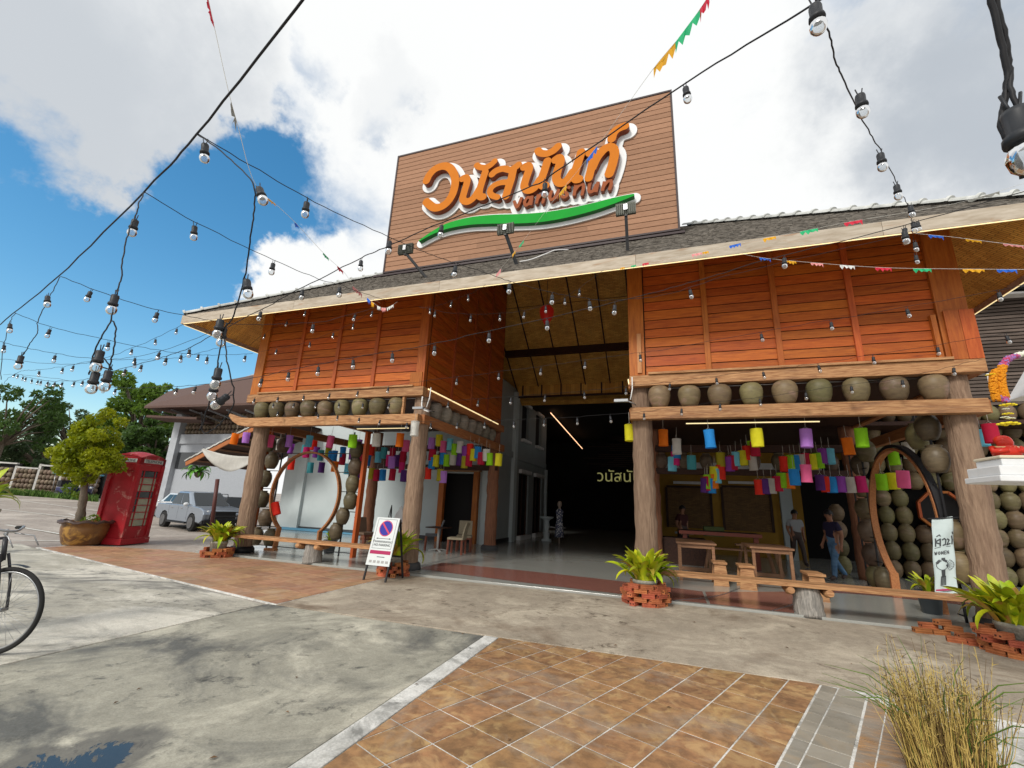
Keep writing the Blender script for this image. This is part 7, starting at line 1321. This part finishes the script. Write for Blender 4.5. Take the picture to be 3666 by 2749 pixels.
string('thin light string slanting across the left wing planks', [(553, 761, -7.9), (662, 739, -7.7), (714, 719, -7.6), (764, 697, -7.5), (812, 665, -7.5)], lx=(600, 670, 721, 764, 805), r_=0.0025)
string('thin light string near the left end of the left wing wall', [(534, 748, -8.3), (580, 715, -8.0), (625, 690, -7.8), (668, 666, -7.55)], lx=(573, 621, 661), r_=0.0025)
string('thin light string at the upper left of the passage mouth', [(905, 663, -7.6), (930, 663, -7.6), (979, 648, -7.6), (1028, 628, -7.5), (1050, 614, -7.5)], lx=(929, 976, 1012), r_=0.0025)
string('thin light string sagging over the passage mouth', [(905, 663, -7.4), (979, 676, -7.3), (1052, 678, -7.2), (1126, 672, -7.2), (1195, 653, -7.3), (1249, 624, -7.4), (1303, 583, -7.5)], lx=(941, 1018, 1080, 1133, 1179, 1220, 1252), r_=0.0025)
string('chain of lamps coming down towards the right fascia', [(1752, -20, 1.6), (1790, 70, 1.75), (1805, 130, 1.9), (1830, 190, 2.1), (1875, 280, 2.6), (1905, 330, 3.0), (1935, 390, 3.6), (1960, 440, 4.4), (1968, 470, 5.0), (1972, 500, 6.0), (1975, 530, 7.0), (1978, 560, 7.4)], extra=((1760, 12, 1.6), (1857, 205, 2.1), (1901, 332, 2.8), (1936, 400, 3.4), (1966, 445, 4.3), (1972, 480, 4.6), (1953, 500, 3.9), (1976, 524, 5.5), (1978, 552, 6.0), (1982, 480, 5.5)), r_=0.0032)
string('very near thick doubled cable with one large lamp', [(2136, -20, 0.8), (2160, 80, 0.8), (2176, 160, 0.8), (2170, 215, 0.8), (2163, 270, 0.79), (2180, 310, 0.78), (2212, 385, 0.77)], extra=((2192, 238, 0.78),), r_=0.005)
string('second core of the near doubled cable', [(2148, -20, 0.8), (2172, 80, 0.8), (2182, 150, 0.8), (2185, 200, 0.79), (2205, 240, 0.78), (2225, 270, 0.78)], r_=0.004)
# bunting ------------------------------------------------------------
m_str = mat('white_string', (0.7, 0.7, 0.66), rough=0.9)
fm = {k_: mat('flag_'+k_, c, rough=0.7) for k_, c in dict(red=(0.55, 0.02, 0.05), green=(0.02, 0.40, 0.16), yellow=(0.65, 0.33, 0.01), blue=(0.02, 0.12, 0.55), pink=(0.70, 0.28, 0.28), white=(0.65, 0.66, 0.64), grey=(0.22, 0.22, 0.20)).items()}
def bunting(lab, pts, flags, rr=0.0016):
    W = cat(sline(pts), 10); S2 = cat([Vector((q_[0], q_[1], 0)) for q_ in pts], 10); t = thing('bunting', W[len(W)//2], lab, 'bunting'); MB().tube(W, rr, 5).obj('string', m_str, t)
    for (u0, u1, hp, c) in flags:
        def pos(v):
            dom = 0 if abs(pts[-1][0]-pts[0][0]) > abs(pts[-1][1]-pts[0][1]) else 1
            key = (lambda q_: q_.x) if dom == 0 else (lambda q_: q_.y)
            i = min(range(len(S2)-1), key=lambda k_: abs((key(S2[k_])+key(S2[k_+1]))/2-v)); d = key(S2[i+1])-key(S2[i]); f = (v-key(S2[i]))/d if abs(d) > 1e-6 else 0; return W[i].lerp(W[i+1], f)
        a, e = pos(u0), pos(u1); r2 = random.Random(int(u0*7)); n = 7; D = float(np.dot(np.array(a)-CAM, fw)); h_ = hp*D/965; vs = []; fs = []
        for i in range(n+1):
            q_ = a.lerp(e, i/n); vs += [q_, q_+Vector((0, 0.01*math.sin(i*2), -h_*(0.5+0.5*(i % 2))*r2.uniform(0.6, 1.0)))]
        fs = [(i*2, i*2+1, i*2+3, i*2+2) for i in range(n)]; MB().add(vs, fs).obj('flag', fm[c], t)
bunting('ragged bunting line with red and grey scraps dropping to the left wing', [(447, -15, 2.2), (470, 90, 2.3), (492, 190, 2.4), (512, 265, 2.5), (550, 395, 2.8), (600, 445, 3.2), (640, 483, 3.6), (705, 553, 4.6), (745, 590, 5.4), (775, 630, 6.3), (822, 655, -7.5)], ((-10, 30, 20, 'red'), (30, 50, 14, 'red'), (220, 262, 26, 'grey'), (425, 440, 8, 'yellow'), (480, 487, 10, 'blue'), (545, 558, 8, 'green'), (575, 586, 9, 'red'), (618, 634, 12, 'pink')))
bunting('bunting line with big green and yellow flags running down over the sign', [(1535, -15, 2.0), (1480, 65, 2.2), (1410, 150, 2.5), (1345, 240, 3.2), (1275, 335, 4.2), (1200, 428, 5.2), (1130, 520, 6.3), (1062, 605, -7.45)], ((-10, 20, 40, 'red'), (20, 92, 42, 'green'), (92, 148, 40, 'yellow'), (315, 345, 22, 'blue'), (398, 418, 18, 'yellow'), (440, 455, 12, 'white'), (518, 530, 12, 'green'), (538, 546, 12, 'yellow'), (575, 590, 14, 'pink')), 0.0014)
bunting('bunting line along the right fascia', [(2230, 390, 4.6), (2060, 440, 5.2), (1840, 478, 6.0), (1745, 497, 6.4), (1660, 513, 6.7), (1590, 527, 6.9), (1515, 545, -7.0), (1340, 578, -7.2)], ((1340, 1350, 8, 'yellow'), (1365, 1376, 8, 'green'), (1390, 1404, 8, 'red'), (1495, 1516, 9, 'pink'), (1517, 1530, 9, 'yellow'), (1575, 1600, 10, 'blue'), (1648, 1676, 11, 'yellow'), (1728, 1766, 12, 'green'), (1822, 1864, 12, 'red'), (2090, 2160, 9, 'grey')))
bunting('bunting line crossing the right wing planks', [(1595, 546, -7.4), (1650, 557, -7.0), (1765, 568, -6.5), (1910, 578, -6.0), (2100, 581, -5.5), (2230, 582, -5.2)], ((1640, 1665, 9, 'blue'), (1696, 1720, 10, 'yellow'), (1751, 1778, 9, 'pink'), (1814, 1846, 10, 'white'), (1890, 1926, 11, 'red'), (1974, 2014, 11, 'green'), (2080, 2126, 10, 'yellow'), (2152, 2197, 11, 'blue')))
bunting('short bunting line at the right end of the eave', [(1965, 503, -7.0), (2050, 511, -6.6), (2130, 521, -6.2), (2230, 533, -5.8)], ((2006, 2038, 10, 'blue'), (2085, 2120, 9, 'yellow'), (2167, 2212, 7, 'pink')))
bunting('tuft of small flags at the fascia end of the left lights', [(790, 640, -7.35), (815, 660, -7.35), (835, 665, -7.35), (858, 652, -7.4)], ((793, 800, 12, 'blue'), (802, 808, 14, 'yellow'), (815, 822, 10, 'white'), (824, 834, 12, 'pink'), (836, 850, 9, 'white')))
# ------------------------------------------------------------------ people
def person(name, loc, rz, J, radii, segs, lab, mats, hair_m, face, extra=None, h_=1.66):
    """J joints (local, facing -Y), segs edges between joints with material index"""
    keys = list(J); idx = {k_: i for i, k_ in enumerate(keys)}; me = bpy.data.meshes.new(name); me.from_pydata([J[k_] for k_ in keys], [(idx[a], idx[c]) for a, c, m in segs], [])
    ob = bpy.data.objects.new(name, me); col.objects.link(ob); sk_ = ob.modifiers.new('skin', 'SKIN'); sk_.use_smooth_shade = True
    for k_ in keys:
        v = me.skin_vertices[0].data[idx[k_]]; r_ = radii[k_]; v.radius = (r_, r_) if not isinstance(r_, tuple) else r_; v.use_root = (k_ == 'pelvis')
    ss = ob.modifiers.new('sub', 'SUBSURF'); ss.levels = 2; ss.render_levels = 2; bpy.context.view_layer.update()
    m2 = bpy.data.meshes.new_from_object(ob.evaluated_get(bpy.context.evaluated_depsgraph_get())); bpy.data.objects.remove(ob)
    for m in mats: m2.materials.append(m)
    S = [(Vector(J[a]), Vector(J[c]), m) for a, c, m in segs]
    for p in m2.polygons:
        best = 9; bm = 0
        for a, c, m in S:
            d = c-a; t = max(0, min(1, (p.center-a).dot(d)/d.length_squared)); q_ = (p.center-(a+d*t)).length
            if q_ < best: best = q_; bm = m
        p.material_index = bm; p.use_smooth = True
    o = bpy.data.objects.new('person', m2); col.objects.link(o); o.location = loc; o.rotation_euler = (0, 0, rz); tag(o, lab, 'person')
    hx = Vector(J['head']); b = MB(); n = 14; vs = []
    for i in range(8):
        th = math.pi*i/7*0.62
        for k_ in range(n):
            a = 2*math.pi*k_/n; lift = 1.0-0.22*max(0, -math.sin(a))*(i/7); rr = 0.104
            vs.append((hx.x+rr*math.sin(th*lift)*math.cos(a)*0.92, hx.y+rr*1.1*math.sin(th*lift)*math.sin(a)+0.008, hx.z+0.018+rr*1.15*math.cos(th*lift)))
    b.add(vs, [(i*n+k_, (i+1)*n+k_, (i+1)*n+(k_+1) % n, i*n+(k_+1) % n) for i in range(7) for k_ in range(n)], 0, True); b.obj('hair', hair_m, o, loc=(0, 0, 0))
    if face:
        MB().tube([hx+Vector((0, -0.088, 0.018)), hx+Vector((0, -0.110, -0.018)), hx+Vector((0, -0.09, -0.026))], [0.008, 0.014, 0.008], 8).obj('nose', mats[0], o, loc=(0, 0, 0))
        for s_ in (-1, 1):
            MB().ball(hx+Vector((s_*0.034, -0.086, 0.015)), 0.011, 8).obj('eye', m_ink, o, loc=(0, 0, 0)); MB().ball(hx+Vector((s_*0.086, 0.005, 0.0)), 0.024, 8, sx=0.45).obj('ear', mats[0], o, loc=(0, 0, 0)); MB().tube([hx+Vector((s_*0.018, -0.09, 0.036)), hx+Vector((s_*0.052, -0.082, 0.036))], 0.005, 5).obj('eyebrow', hair_m, o, loc=(0, 0, 0))
        MB().tube([hx+Vector((-0.024, -0.09, -0.052)), hx+Vector((0.024, -0.09, -0.052))], 0.006, 6).obj('mouth', mat('lip', (0.25, 0.09, 0.07), rough=0.5), o, loc=(0, 0, 0))
    return o
m_skin = mat('skin', (0.30, 0.145, 0.085), (0.26, 0.12, 0.07), 6, rough=0.5, bump=0); m_navy = mat('navy_shirt', (0.022, 0.017, 0.05), (0.015, 0.012, 0.035), 5, rough=0.85); m_jean = mat('jeans', (0.11, 0.21, 0.34), (0.055, 0.12, 0.22), 5, (1, 1, 2), rough=0.85, bump=0.3); m_shoe = mat('shoe', (0.06, 0.04, 0.035), rough=0.6); m_hair = mat('hair', (0.012, 0.010, 0.010), rough=0.5)
def hand(J, RD, SG, w, d, side_, m):      # five fingers fanning from the palm
    w = Vector(w); d = Vector(d).normalized(); lat = Vector(side_).normalized(); J['palm'+m] = tuple(w+d*0.05); RD['palm'+m] = (0.036, 0.018); SG.append(('wr'+m, 'palm'+m, 0))
    for i, (u, ln) in enumerate(((-0.026, 0.058), (-0.009, 0.068), (0.009, 0.064), (0.026, 0.05))):
        a = w+d*0.095+lat*u; J[f'k{i}{m}'] = tuple(a); RD[f'k{i}{m}'] = 0.0095; J[f'f{i}{m}'] = tuple(a+d*ln+Vector((0, 0.02, 0))); RD[f'f{i}{m}'] = 0.0075; SG += [('palm'+m, f'k{i}{m}', 0), (f'k{i}{m}', f'f{i}{m}', 0)]
    a = w+d*0.045+lat*-0.05; J['t0'+m] = tuple(a); RD['t0'+m] = 0.010; J['t1'+m] = tuple(a+d*0.045+lat*-0.008); RD['t1'+m] = 0.008; SG += [('palm'+m, 't0'+m, 0), ('t0'+m, 't1'+m, 0)]
J = {'pelvis': (0, 0.03, 0.88), 'waist': (0, 0.02, 1.0), 'chest': (0, 0.0, 1.2), 'neckb': (0, 0.005, 1.37), 'neck': (0, -0.01, 1.43), 'head': (0, -0.03, 1.54), 'crown': (0, -0.02, 1.62),
     'shL': (0.17, 0.01, 1.32), 'elL': (0.22, 0.06, 1.06), 'wrL': (0.22, 0.02, 0.84), 'shR': (-0.17, 0.01, 1.32), 'elR': (-0.22, 0.04, 1.06), 'wrR': (-0.20, -0.10, 0.86), 'slL': (0.20, 0.04, 1.17), 'slR': (-0.20, 0.03, 1.17),
     'hipL': (0.09, 0.03, 0.84), 'knL': (0.10, -0.13, 0.47), 'anL': (0.10, -0.17, 0.09), 'toeL': (0.11, -0.31, 0.04), 'hipR': (-0.09, 0.03, 0.84), 'knR': (-0.10, 0.08, 0.46), 'anR': (-0.10, 0.33, 0.12), 'toeR': (-0.10, 0.22, 0.035)}
RD = {'pelvis': (0.145, 0.11), 'waist': (0.14, 0.105), 'chest': (0.165, 0.115), 'neckb': (0.08, 0.07), 'neck': 0.055, 'head': (0.078, 0.092), 'crown': (0.066, 0.075), 'shL': 0.07, 'elL': 0.042, 'wrL': 0.03, 'shR': 0.07, 'elR': 0.042, 'wrR': 0.03, 'slL': 0.068, 'slR': 0.068, 'hipL': 0.10, 'knL': 0.07, 'anL': 0.058, 'toeL': 0.04, 'hipR': 0.10, 'knR': 0.07, 'anR': 0.058, 'toeR': 0.04}
SG = [('pelvis', 'waist', 2), ('waist', 'chest', 1), ('chest', 'neckb', 1), ('neckb', 'neck', 0), ('neck', 'head', 0), ('head', 'crown', 0), ('chest', 'shL', 1), ('shL', 'slL', 1), ('slL', 'elL', 0), ('elL', 'wrL', 0), ('chest', 'shR', 1), ('shR', 'slR', 1), ('slR', 'elR', 0), ('elR', 'wrR', 0), ('pelvis', 'hipL', 2), ('hipL', 'knL', 2), ('knL', 'anL', 2), ('anL', 'toeL', 3), ('pelvis', 'hipR', 2), ('hipR', 'knR', 2), ('knR', 'anR', 2), ('anR', 'toeR', 3)]
hand(J, RD, SG, J['wrL'], (0, -0.15, -1), (0, 1, 0), 'L'); hand(J, RD, SG, J['wrR'], (0.05, -0.4, -1), (0, 1, 0), 'R')
mp_ = gnd(1790, 1244, 0.03)
person('man', (mp_.x-0.05, mp_.y-0.9, 0.03), R(-62), J, RD, SG, 'man in dark navy t-shirt and blue jeans walking by the jar stack', [m_skin, m_navy, m_jean, m_shoe], m_hair, True)
J2 = dict(J); w2 = gnd(1748, 1228, 0.03)
person('man2', (w2.x-0.1, w2.y+0.6, 0.03), R(10), J2, RD, SG, 'person in a pale grey shirt behind the man in jeans', [m_skin, mat('grey_shirt', (0.30, 0.31, 0.32), rough=0.85), m_shoe, m_shoe], m_hair, True)
person('woman', (0.35, 16.6, 0.03), R(40), J2, RD, SG, 'person in dark clothes standing at the ochre wall by the white table', [m_skin, mat('maroon_top', (0.05, 0.012, 0.012), rough=0.85), m_shoe, m_shoe], m_hair, True)

# ------------------------------------------------------------------ bicycle at the left edge
bp0 = gnd(0, 1425); bw = thing('bicycle', (bp0.x-0.05, bp0.y, 0.0), 'old black bicycle with slim tyre and sprung mudguard at the pavement joint', 'bicycle', None, 0)
wc = gnd(3, 1424)+Vector((0, 0, 0)); RW = 0.365
# wheel plane runs from the bike towards +X
Dw = dep(12, 1320, 1.0); 
ctr_ = None
for k_ in range(500):
    q_ = dep(2, 1318, 2.5+k_*0.01)
    if q_.z <= RW: ctr_ = q_; break
dirx = Vector((0.93, 0.36, 0)); 
def BW(u, z, o=0.0): return Vector((ctr_.x+dirx.x*u+dirx.y*o, ctr_.y+dirx.y*u-dirx.x*o, RW+z))
n_ = 60; wh = MB().tube([BW(RW*0.96*math.cos(2*math.pi*i/n_), RW*0.96*math.sin(2*math.pi*i/n_)) for i in range(n_)], 0.019, 10, closed=True).obj('wheel', m_tyre, bw)
MB().tube([BW(RW*0.89*math.cos(2*math.pi*i/n_), RW*0.89*math.sin(2*math.pi*i/n_)) for i in range(n_)], 0.009, 8, closed=True).obj('rim', m_steel, wh)
for i in range(28): a = 2*math.pi*i/28; a2 = a+(0.5 if i % 2 else -0.5); s_ = 0.02 if i % 4 < 2 else -0.02; MB().tube([BW(0.02*math.cos(a2), 0.02*math.sin(a2), s_), BW(RW*0.88*math.cos(a), RW*0.88*math.sin(a))], 0.0014, 4).obj('spoke', m_steel, wh)
MB().tube([BW(0, 0, -0.05), BW(0, 0, 0.05)], 0.018, 10).obj('hub', m_steel, wh)
b = MB(); 
for i in range(19):
    a = R(62+i*3.2)
n_ = 16; vs = []
for i in range(n_+1):
    a = R(70)+R(95)*i/n_
    for o in (-0.026, 0.026): vs.append(BW((RW+0.025)*math.cos(a), (RW+0.025)*math.sin(a), o))
MB().add(vs, [(i*2, i*2+1, i*2+3, i*2+2) for i in range(n_)]).obj('mudguard', m_black, bw)
m_bk = mat('bike_frame', (0.03, 0.03, 0.035), rough=0.4)
HT = BW(-0.16, 0.62)
for o in (-0.05, 0.05): MB().tube(cat([BW(0, 0, o), BW(-0.05, 0.25, o), BW(-0.13, 0.48, o*0.8)], 5), 0.012, 8).obj('fork_blade', m_bk, bw)
MB().tube([BW(-0.12, 0.42), HT], 0.019, 10).obj('head_tube', m_bk, bw); MB().tube([HT, BW(-0.17, 0.70)], 0.013, 8).obj('stem', m_steel, bw)
MB().tube([BW(-0.12, 0.44), BW(-0.62, -0.05)], 0.016, 10).obj('down_tube', m_bk, bw); MB().tube([HT, BW(-0.85, 0.52)], 0.014, 10).obj('top_tube', m_bk, bw); MB().tube([BW(-0.62, -0.05), BW(-0.85, 0.60)], 0.015, 10).obj('seat_tube', m_bk, bw)
MB().tube(cat([BW(-0.30, 0.70, 0.27), BW(-0.18, 0.71, 0.16), BW(-0.10, 0.68, 0.0), BW(-0.18, 0.71, -0.16), BW(-0.30, 0.70, -0.27)], 5), 0.011, 8).obj('handlebar', m_steel, bw)
for s_ in (-1, 1): MB().tube([BW(-0.27, 0.70, s_*0.25), BW(-0.38, 0.69, s_*0.30)], 0.016, 8).obj('grip', m_tyre, bw); MB().tube([BW(-0.14, 0.66, s_*0.05), BW(-0.02, 0.64, s_*0.12), BW(0.05, 0.55, s_*0.12)], 0.006, 6).obj('brake_rod', m_steel, bw)
rw2 = MB().tube([BW(-1.06+RW*0.96*math.cos(2*math.pi*i/40), RW*0.96*math.sin(2*math.pi*i/40)) for i in range(40)], 0.019, 8, closed=True).obj('wheel', m_tyre, bw)
MB().tube([BW(-0.62, -0.05), BW(-1.06, 0)], 0.010, 8).obj('chain_stay', m_bk, bw); MB().tube([BW(-0.85, 0.52), BW(-1.06, 0)], 0.009, 8).obj('seat_stay', m_bk, bw)
MB().box(-0.12, 0.12, -0.06, 0.06, 0, 0.05).obj('saddle', m_tyre, bw, loc=BW(-0.88, 0.64)-wloc(bw), bevel=0.02)
# small potted bromeliad cut by the left edge
e = dep(-72, 1105, 4.6); potplant(e.x, e.y, 0.0, 0.22, max(0.3, e.z), 46, 1.0, m_bask, 'yellow-green bromeliad on a tall pot behind the bicycle', 31)
# ------------------------------------------------------------------ dry grass clump in the foreground
gp = gnd(2060, 1700); gp = Vector((1.50, 3.85, 0)); gt = thing('dry_grass_clump', gp, 'clump of dry straw coloured grass stalks in the front corner', 'grass')
m_straw = mat('straw', (0.60, 0.46, 0.15), (0.42, 0.30, 0.08), 12, rough=0.7, rand=0.2, bump=0); m_straw2 = mat('straw_dark', (0.20, 0.13, 0.045), (0.12, 0.075, 0.03), 12, rough=0.7, rand=0.2, bump=0); m_gst = mat('green_stalk', (0.12, 0.20, 0.03), (0.07, 0.12, 0.02), 8, rough=0.6, rand=0.2)
r_ = random.Random(77); mbs = [MB(), MB(), MB()]
for i in range(900):
    a = r_.uniform(0, 6.28); rr = 0.20*math.sqrt(r_.random()); b0 = gp+Vector((math.cos(a)*rr, math.sin(a)*rr, 0.0)); out_ = r_.gauss(0, 0.13)*(1 if i % 9 else 2.2); d = Vector((math.cos(a)*abs(out_)+r_.gauss(0, .05), math.sin(a)*abs(out_)+r_.gauss(0, .05), 1)).normalized(); ln = r_.uniform(0.22, 0.62)*(1.0 if r_.random() < .88 else 1.3); k_ = 0 if r_.random() < 0.62 else (1 if r_.random() < 0.75 else 2)
    tip = b0+d*ln; mid = b0.lerp(tip, 0.55)+Vector((r_.gauss(0, .022), r_.gauss(0, .022), 0.015)); mbs[k_].tube([b0, mid, tip], [0.0026, 0.002, 0.0009], 3, caps=False)
    for j in range(r_.randint(1, 5)):
        f = r_.uniform(0.3, 1.0); q_ = mid.lerp(tip, f) if f > .5 else b0.lerp(mid, f); e = q_+Vector((r_.gauss(0, .02), r_.gauss(0, .02), r_.uniform(.008, .03))); mbs[1 if r_.random() < .5 else 0].tube([q_, e], [0.0022, 0.0006], 3, caps=False)
for i in range(26):
    a = r_.uniform(0, 6.28); b0 = gp+Vector((math.cos(a)*.1, math.sin(a)*.1, r_.uniform(0.1, .4))); d = Vector((math.cos(a), math.sin(a), r_.uniform(.3, 1.2))).normalized(); tip = b0+d*r_.uniform(.35, .6); mid = b0.lerp(tip, .5)+Vector((0, 0, .05)); mbs[2].tube([b0, mid, tip+Vector((0, 0, -.04))], [0.004, 0.0035, 0.0008], 4, caps=False)
for mb, m, nm in zip(mbs, (m_straw, m_straw2, m_gst), ('straw_stalks', 'dark_stalks', 'green_blades')): o_ = mb.obj(nm, m, gt); o_['kind'] = 'stuff'
# ------------------------------------------------------------------ spirit house at the right edge
sh_ = thing('spirit_house', (3.6, 5.0, 0.0), 'white spirit house on a post with stepped ledge and white gabled roof', 'shrine'); m_sp = mat('shrine_white', (0.70, 0.71, 0.72), (0.62, 0.63, 0.63), 4, rough=0.5, bump=0.05)
zl = at(2085, 1046, 5.2).z; xl = at(2085, 1046, 5.2).x
for (dx, dz0, dz1, y0) in ((0.0, 0.0, 0.05, 4.72), (0.02, 0.05, 0.13, 4.74), (0.07, 0.13, 0.19, 4.79), (0.06, 0.19, 0.215, 4.78)): MB().box(xl+dx, xl+1.6-dx, y0, 5.2-(y0-4.72), zl+dz0, zl+dz1-0.001).obj('ledge', m_sp if dz1 < .2 else mat('cream_ledge', (0.62, 0.55, 0.42), rough=0.6), sh_, bevel=0.008)
MB().box(xl+0.85, xl+1.15, 4.85, 5.1, 0, zl).obj('post', m_sp, sh_); zr = at(2195, 870, 5.3).z
MB().box(xl+0.80, xl+1.2, 4.85, 5.1, zl+0.215, zr).obj('cell', m_sp, sh_)
p1_, p2_ = at(2172, 868, 5.2), at(2218, 778, 5.1); MB().add([(p1_.x, 4.7, p1_.z), (p1_.x+1.1, 4.7, p1_.z), (p1_.x+0.9, 4.85, p2_.z+0.1), (p2_.x, 4.85, p2_.z), (p1_.x, 5.2, p1_.z), (p1_.x+1.1, 5.2, p1_.z), (p1_.x+0.9, 5.05, p2_.z+0.1), (p2_.x, 5.05, p2_.z)], [(0, 1, 2, 3), (1, 5, 6, 2), (5, 4, 7, 6), (4, 0, 3, 7), (3, 2, 6, 7), (0, 4, 5, 1)]).obj('roof', m_sp, sh_, bevel=0.01)
# red figurine
rp = at(2172, 965, 4.9); rf_ = thing('red_figurine', (rp.x, rp.y, zl+0.215), 'small red kneeling figurine with gold collar on the shrine ledge', 'figurine'); m_rf = mat('figurine_red', (0.50, 0.025, 0.012), rough=0.25); m_gold = mat('gold', (0.6, 0.42, 0.2), rough=0.35)
b = MB(); b.ball((rp.x, rp.y, zl+0.33), 0.055, 14, sz=1.0); b.lathe([(0.085, 0.0), (0.095, 0.04), (0.075, 0.08), (0.04, 0.10)], 16, (rp.x, rp.y, zl+0.215)); b.obj('body', m_rf, rf_); MB().ball((rp.x-0.005, rp.y+0.01, zl+0.352), 0.058, 12, sz=0.75).obj('headdress', m_rf, rf_); MB().tube([Vector((rp.x+0.072*math.cos(a), rp.y+0.072*math.sin(a), zl+0.295-0.012*math.sin(-a))) for a in np.linspace(0, 6.28, 20)[:-1]], 0.008, 6, closed=True).obj('collar', m_gold, rf_)
for s_ in (-1, 1): MB().tube([(rp.x+s_*0.09, rp.y, zl+0.285), (rp.x+s_*0.105, rp.y-0.04, zl+0.25), (rp.x+s_*0.03, rp.y-0.09, zl+0.26)], [0.025, 0.022, 0.016], 8).obj('arm', m_rf, rf_)
# garland
m_mar = mat('marigold', (0.75, 0.30, 0.01), (0.60, 0.20, 0.005), 60, rough=0.8, bump=1.0, bscale=120); m_yel = mat('yellow_flower', (0.75, 0.60, 0.02), rough=0.6); m_ban = mat('band_mixed', (0.45, 0.05, 0.12), (0.25, 0.18, 0.45), 60, rough=0.7, dist=0, ramp=(.45, .55)); m_jas = mat('jasmine', (0.70, 0.72, 0.60), rough=0.6)
GYL = 4.66
def GP(x, y, o=0.0): return at(x, y, GYL+o)
gl = thing('flower_garland', GP(2165, 840), 'marigold and jasmine garland hung over the corner of the shrine roof', 'garland')
def rope(name, m, pts, rad, seed):
    W = cat([GP(*q_) for q_ in pts], 8); b = MB(); r2 = random.Random(seed)
    for i, q_ in enumerate(W):
        for k_ in range(9):
            a = k_*0.7+i*0.4; b.ball(q_+Vector((math.cos(a)*rad*0.7, math.sin(a)*rad*0.7, r2.uniform(-.01, .01))), rad*0.42, 6)
    o_ = b.obj(name, m, gl); o_['kind'] = 'stuff'
rope('marigold_rope', m_mar, [(2152, 800), (2146, 815), (2146, 835), (2152, 862)], 0.028, 1); rope('marigold_rope', m_mar, [(2166, 792), (2162, 812), (2164, 835), (2170, 855)], 0.03, 2)
rope('band', m_ban, [(2166, 790), (2178, 775), (2195, 768)], 0.028, 3); rope('jasmine_rope', m_jas, [(2195, 768), (2210, 764), (2230, 762)], 0.027, 4); rope('band', m_ban, [(2168, 858), (2172, 866)], 0.026, 5)
for (x, y, rad, m) in ((2176, 872, .045, m_yel), (2172, 882, .02, m_jas), (2176, 892, .03, m_yel), (2170, 900, .025, m_jas), (2182, 902, .025, m_jas), (2176, 912, .06, m_yel), (2140, 808, .03, m_yel)):
    c = GP(x, y); b = MB()
    for k_ in range(14): a = k_*2.4; rr = rad*math.sqrt((k_+1)/14); b.ball(c+Vector((math.cos(a)*rr, math.sin(a)*rr, -rr*0.25)), rad*0.3, 6, sz=0.5)
    b.obj('blossom', m, gl)['kind'] = 'stuff'
# litter: dry leaves on the paving
m_dl = mat('dry_leaf', (0.18, 0.10, 0.045), (0.10, 0.055, 0.03), 8, rough=0.8, rand=0.4)
for i, (x, y) in enumerate(((1445, 1530), (1100, 1600), (640, 1465), (900, 1480), (1240, 1415), (1500, 1345), (300, 1490), (1700, 1400), (1840, 1435), (1990, 1440), (1330, 1395), (250, 1520), (620, 1540), (1000, 1370), (1600, 1380), (460, 1640), (1270, 1430))):
    p = gnd(x, y); b = MB(); b.add([(-0.02, 0, 0), (0, -0.010, 0.006), (0.022, 0, 0.002), (0, 0.010, 0.007)], [(0, 1, 2, 3)]); o_ = b.obj('fallen_leaf', m_dl, loc=(p.x, p.y, 0.006), rot=(0, 0, i*1.3)); s_ = 0.7+0.5*rnd.random(); o_.scale = (s_,)*3; tag(o_, 'small dry brown leaf lying on the paving', 'leaf', 'fallen leaves on the paving')
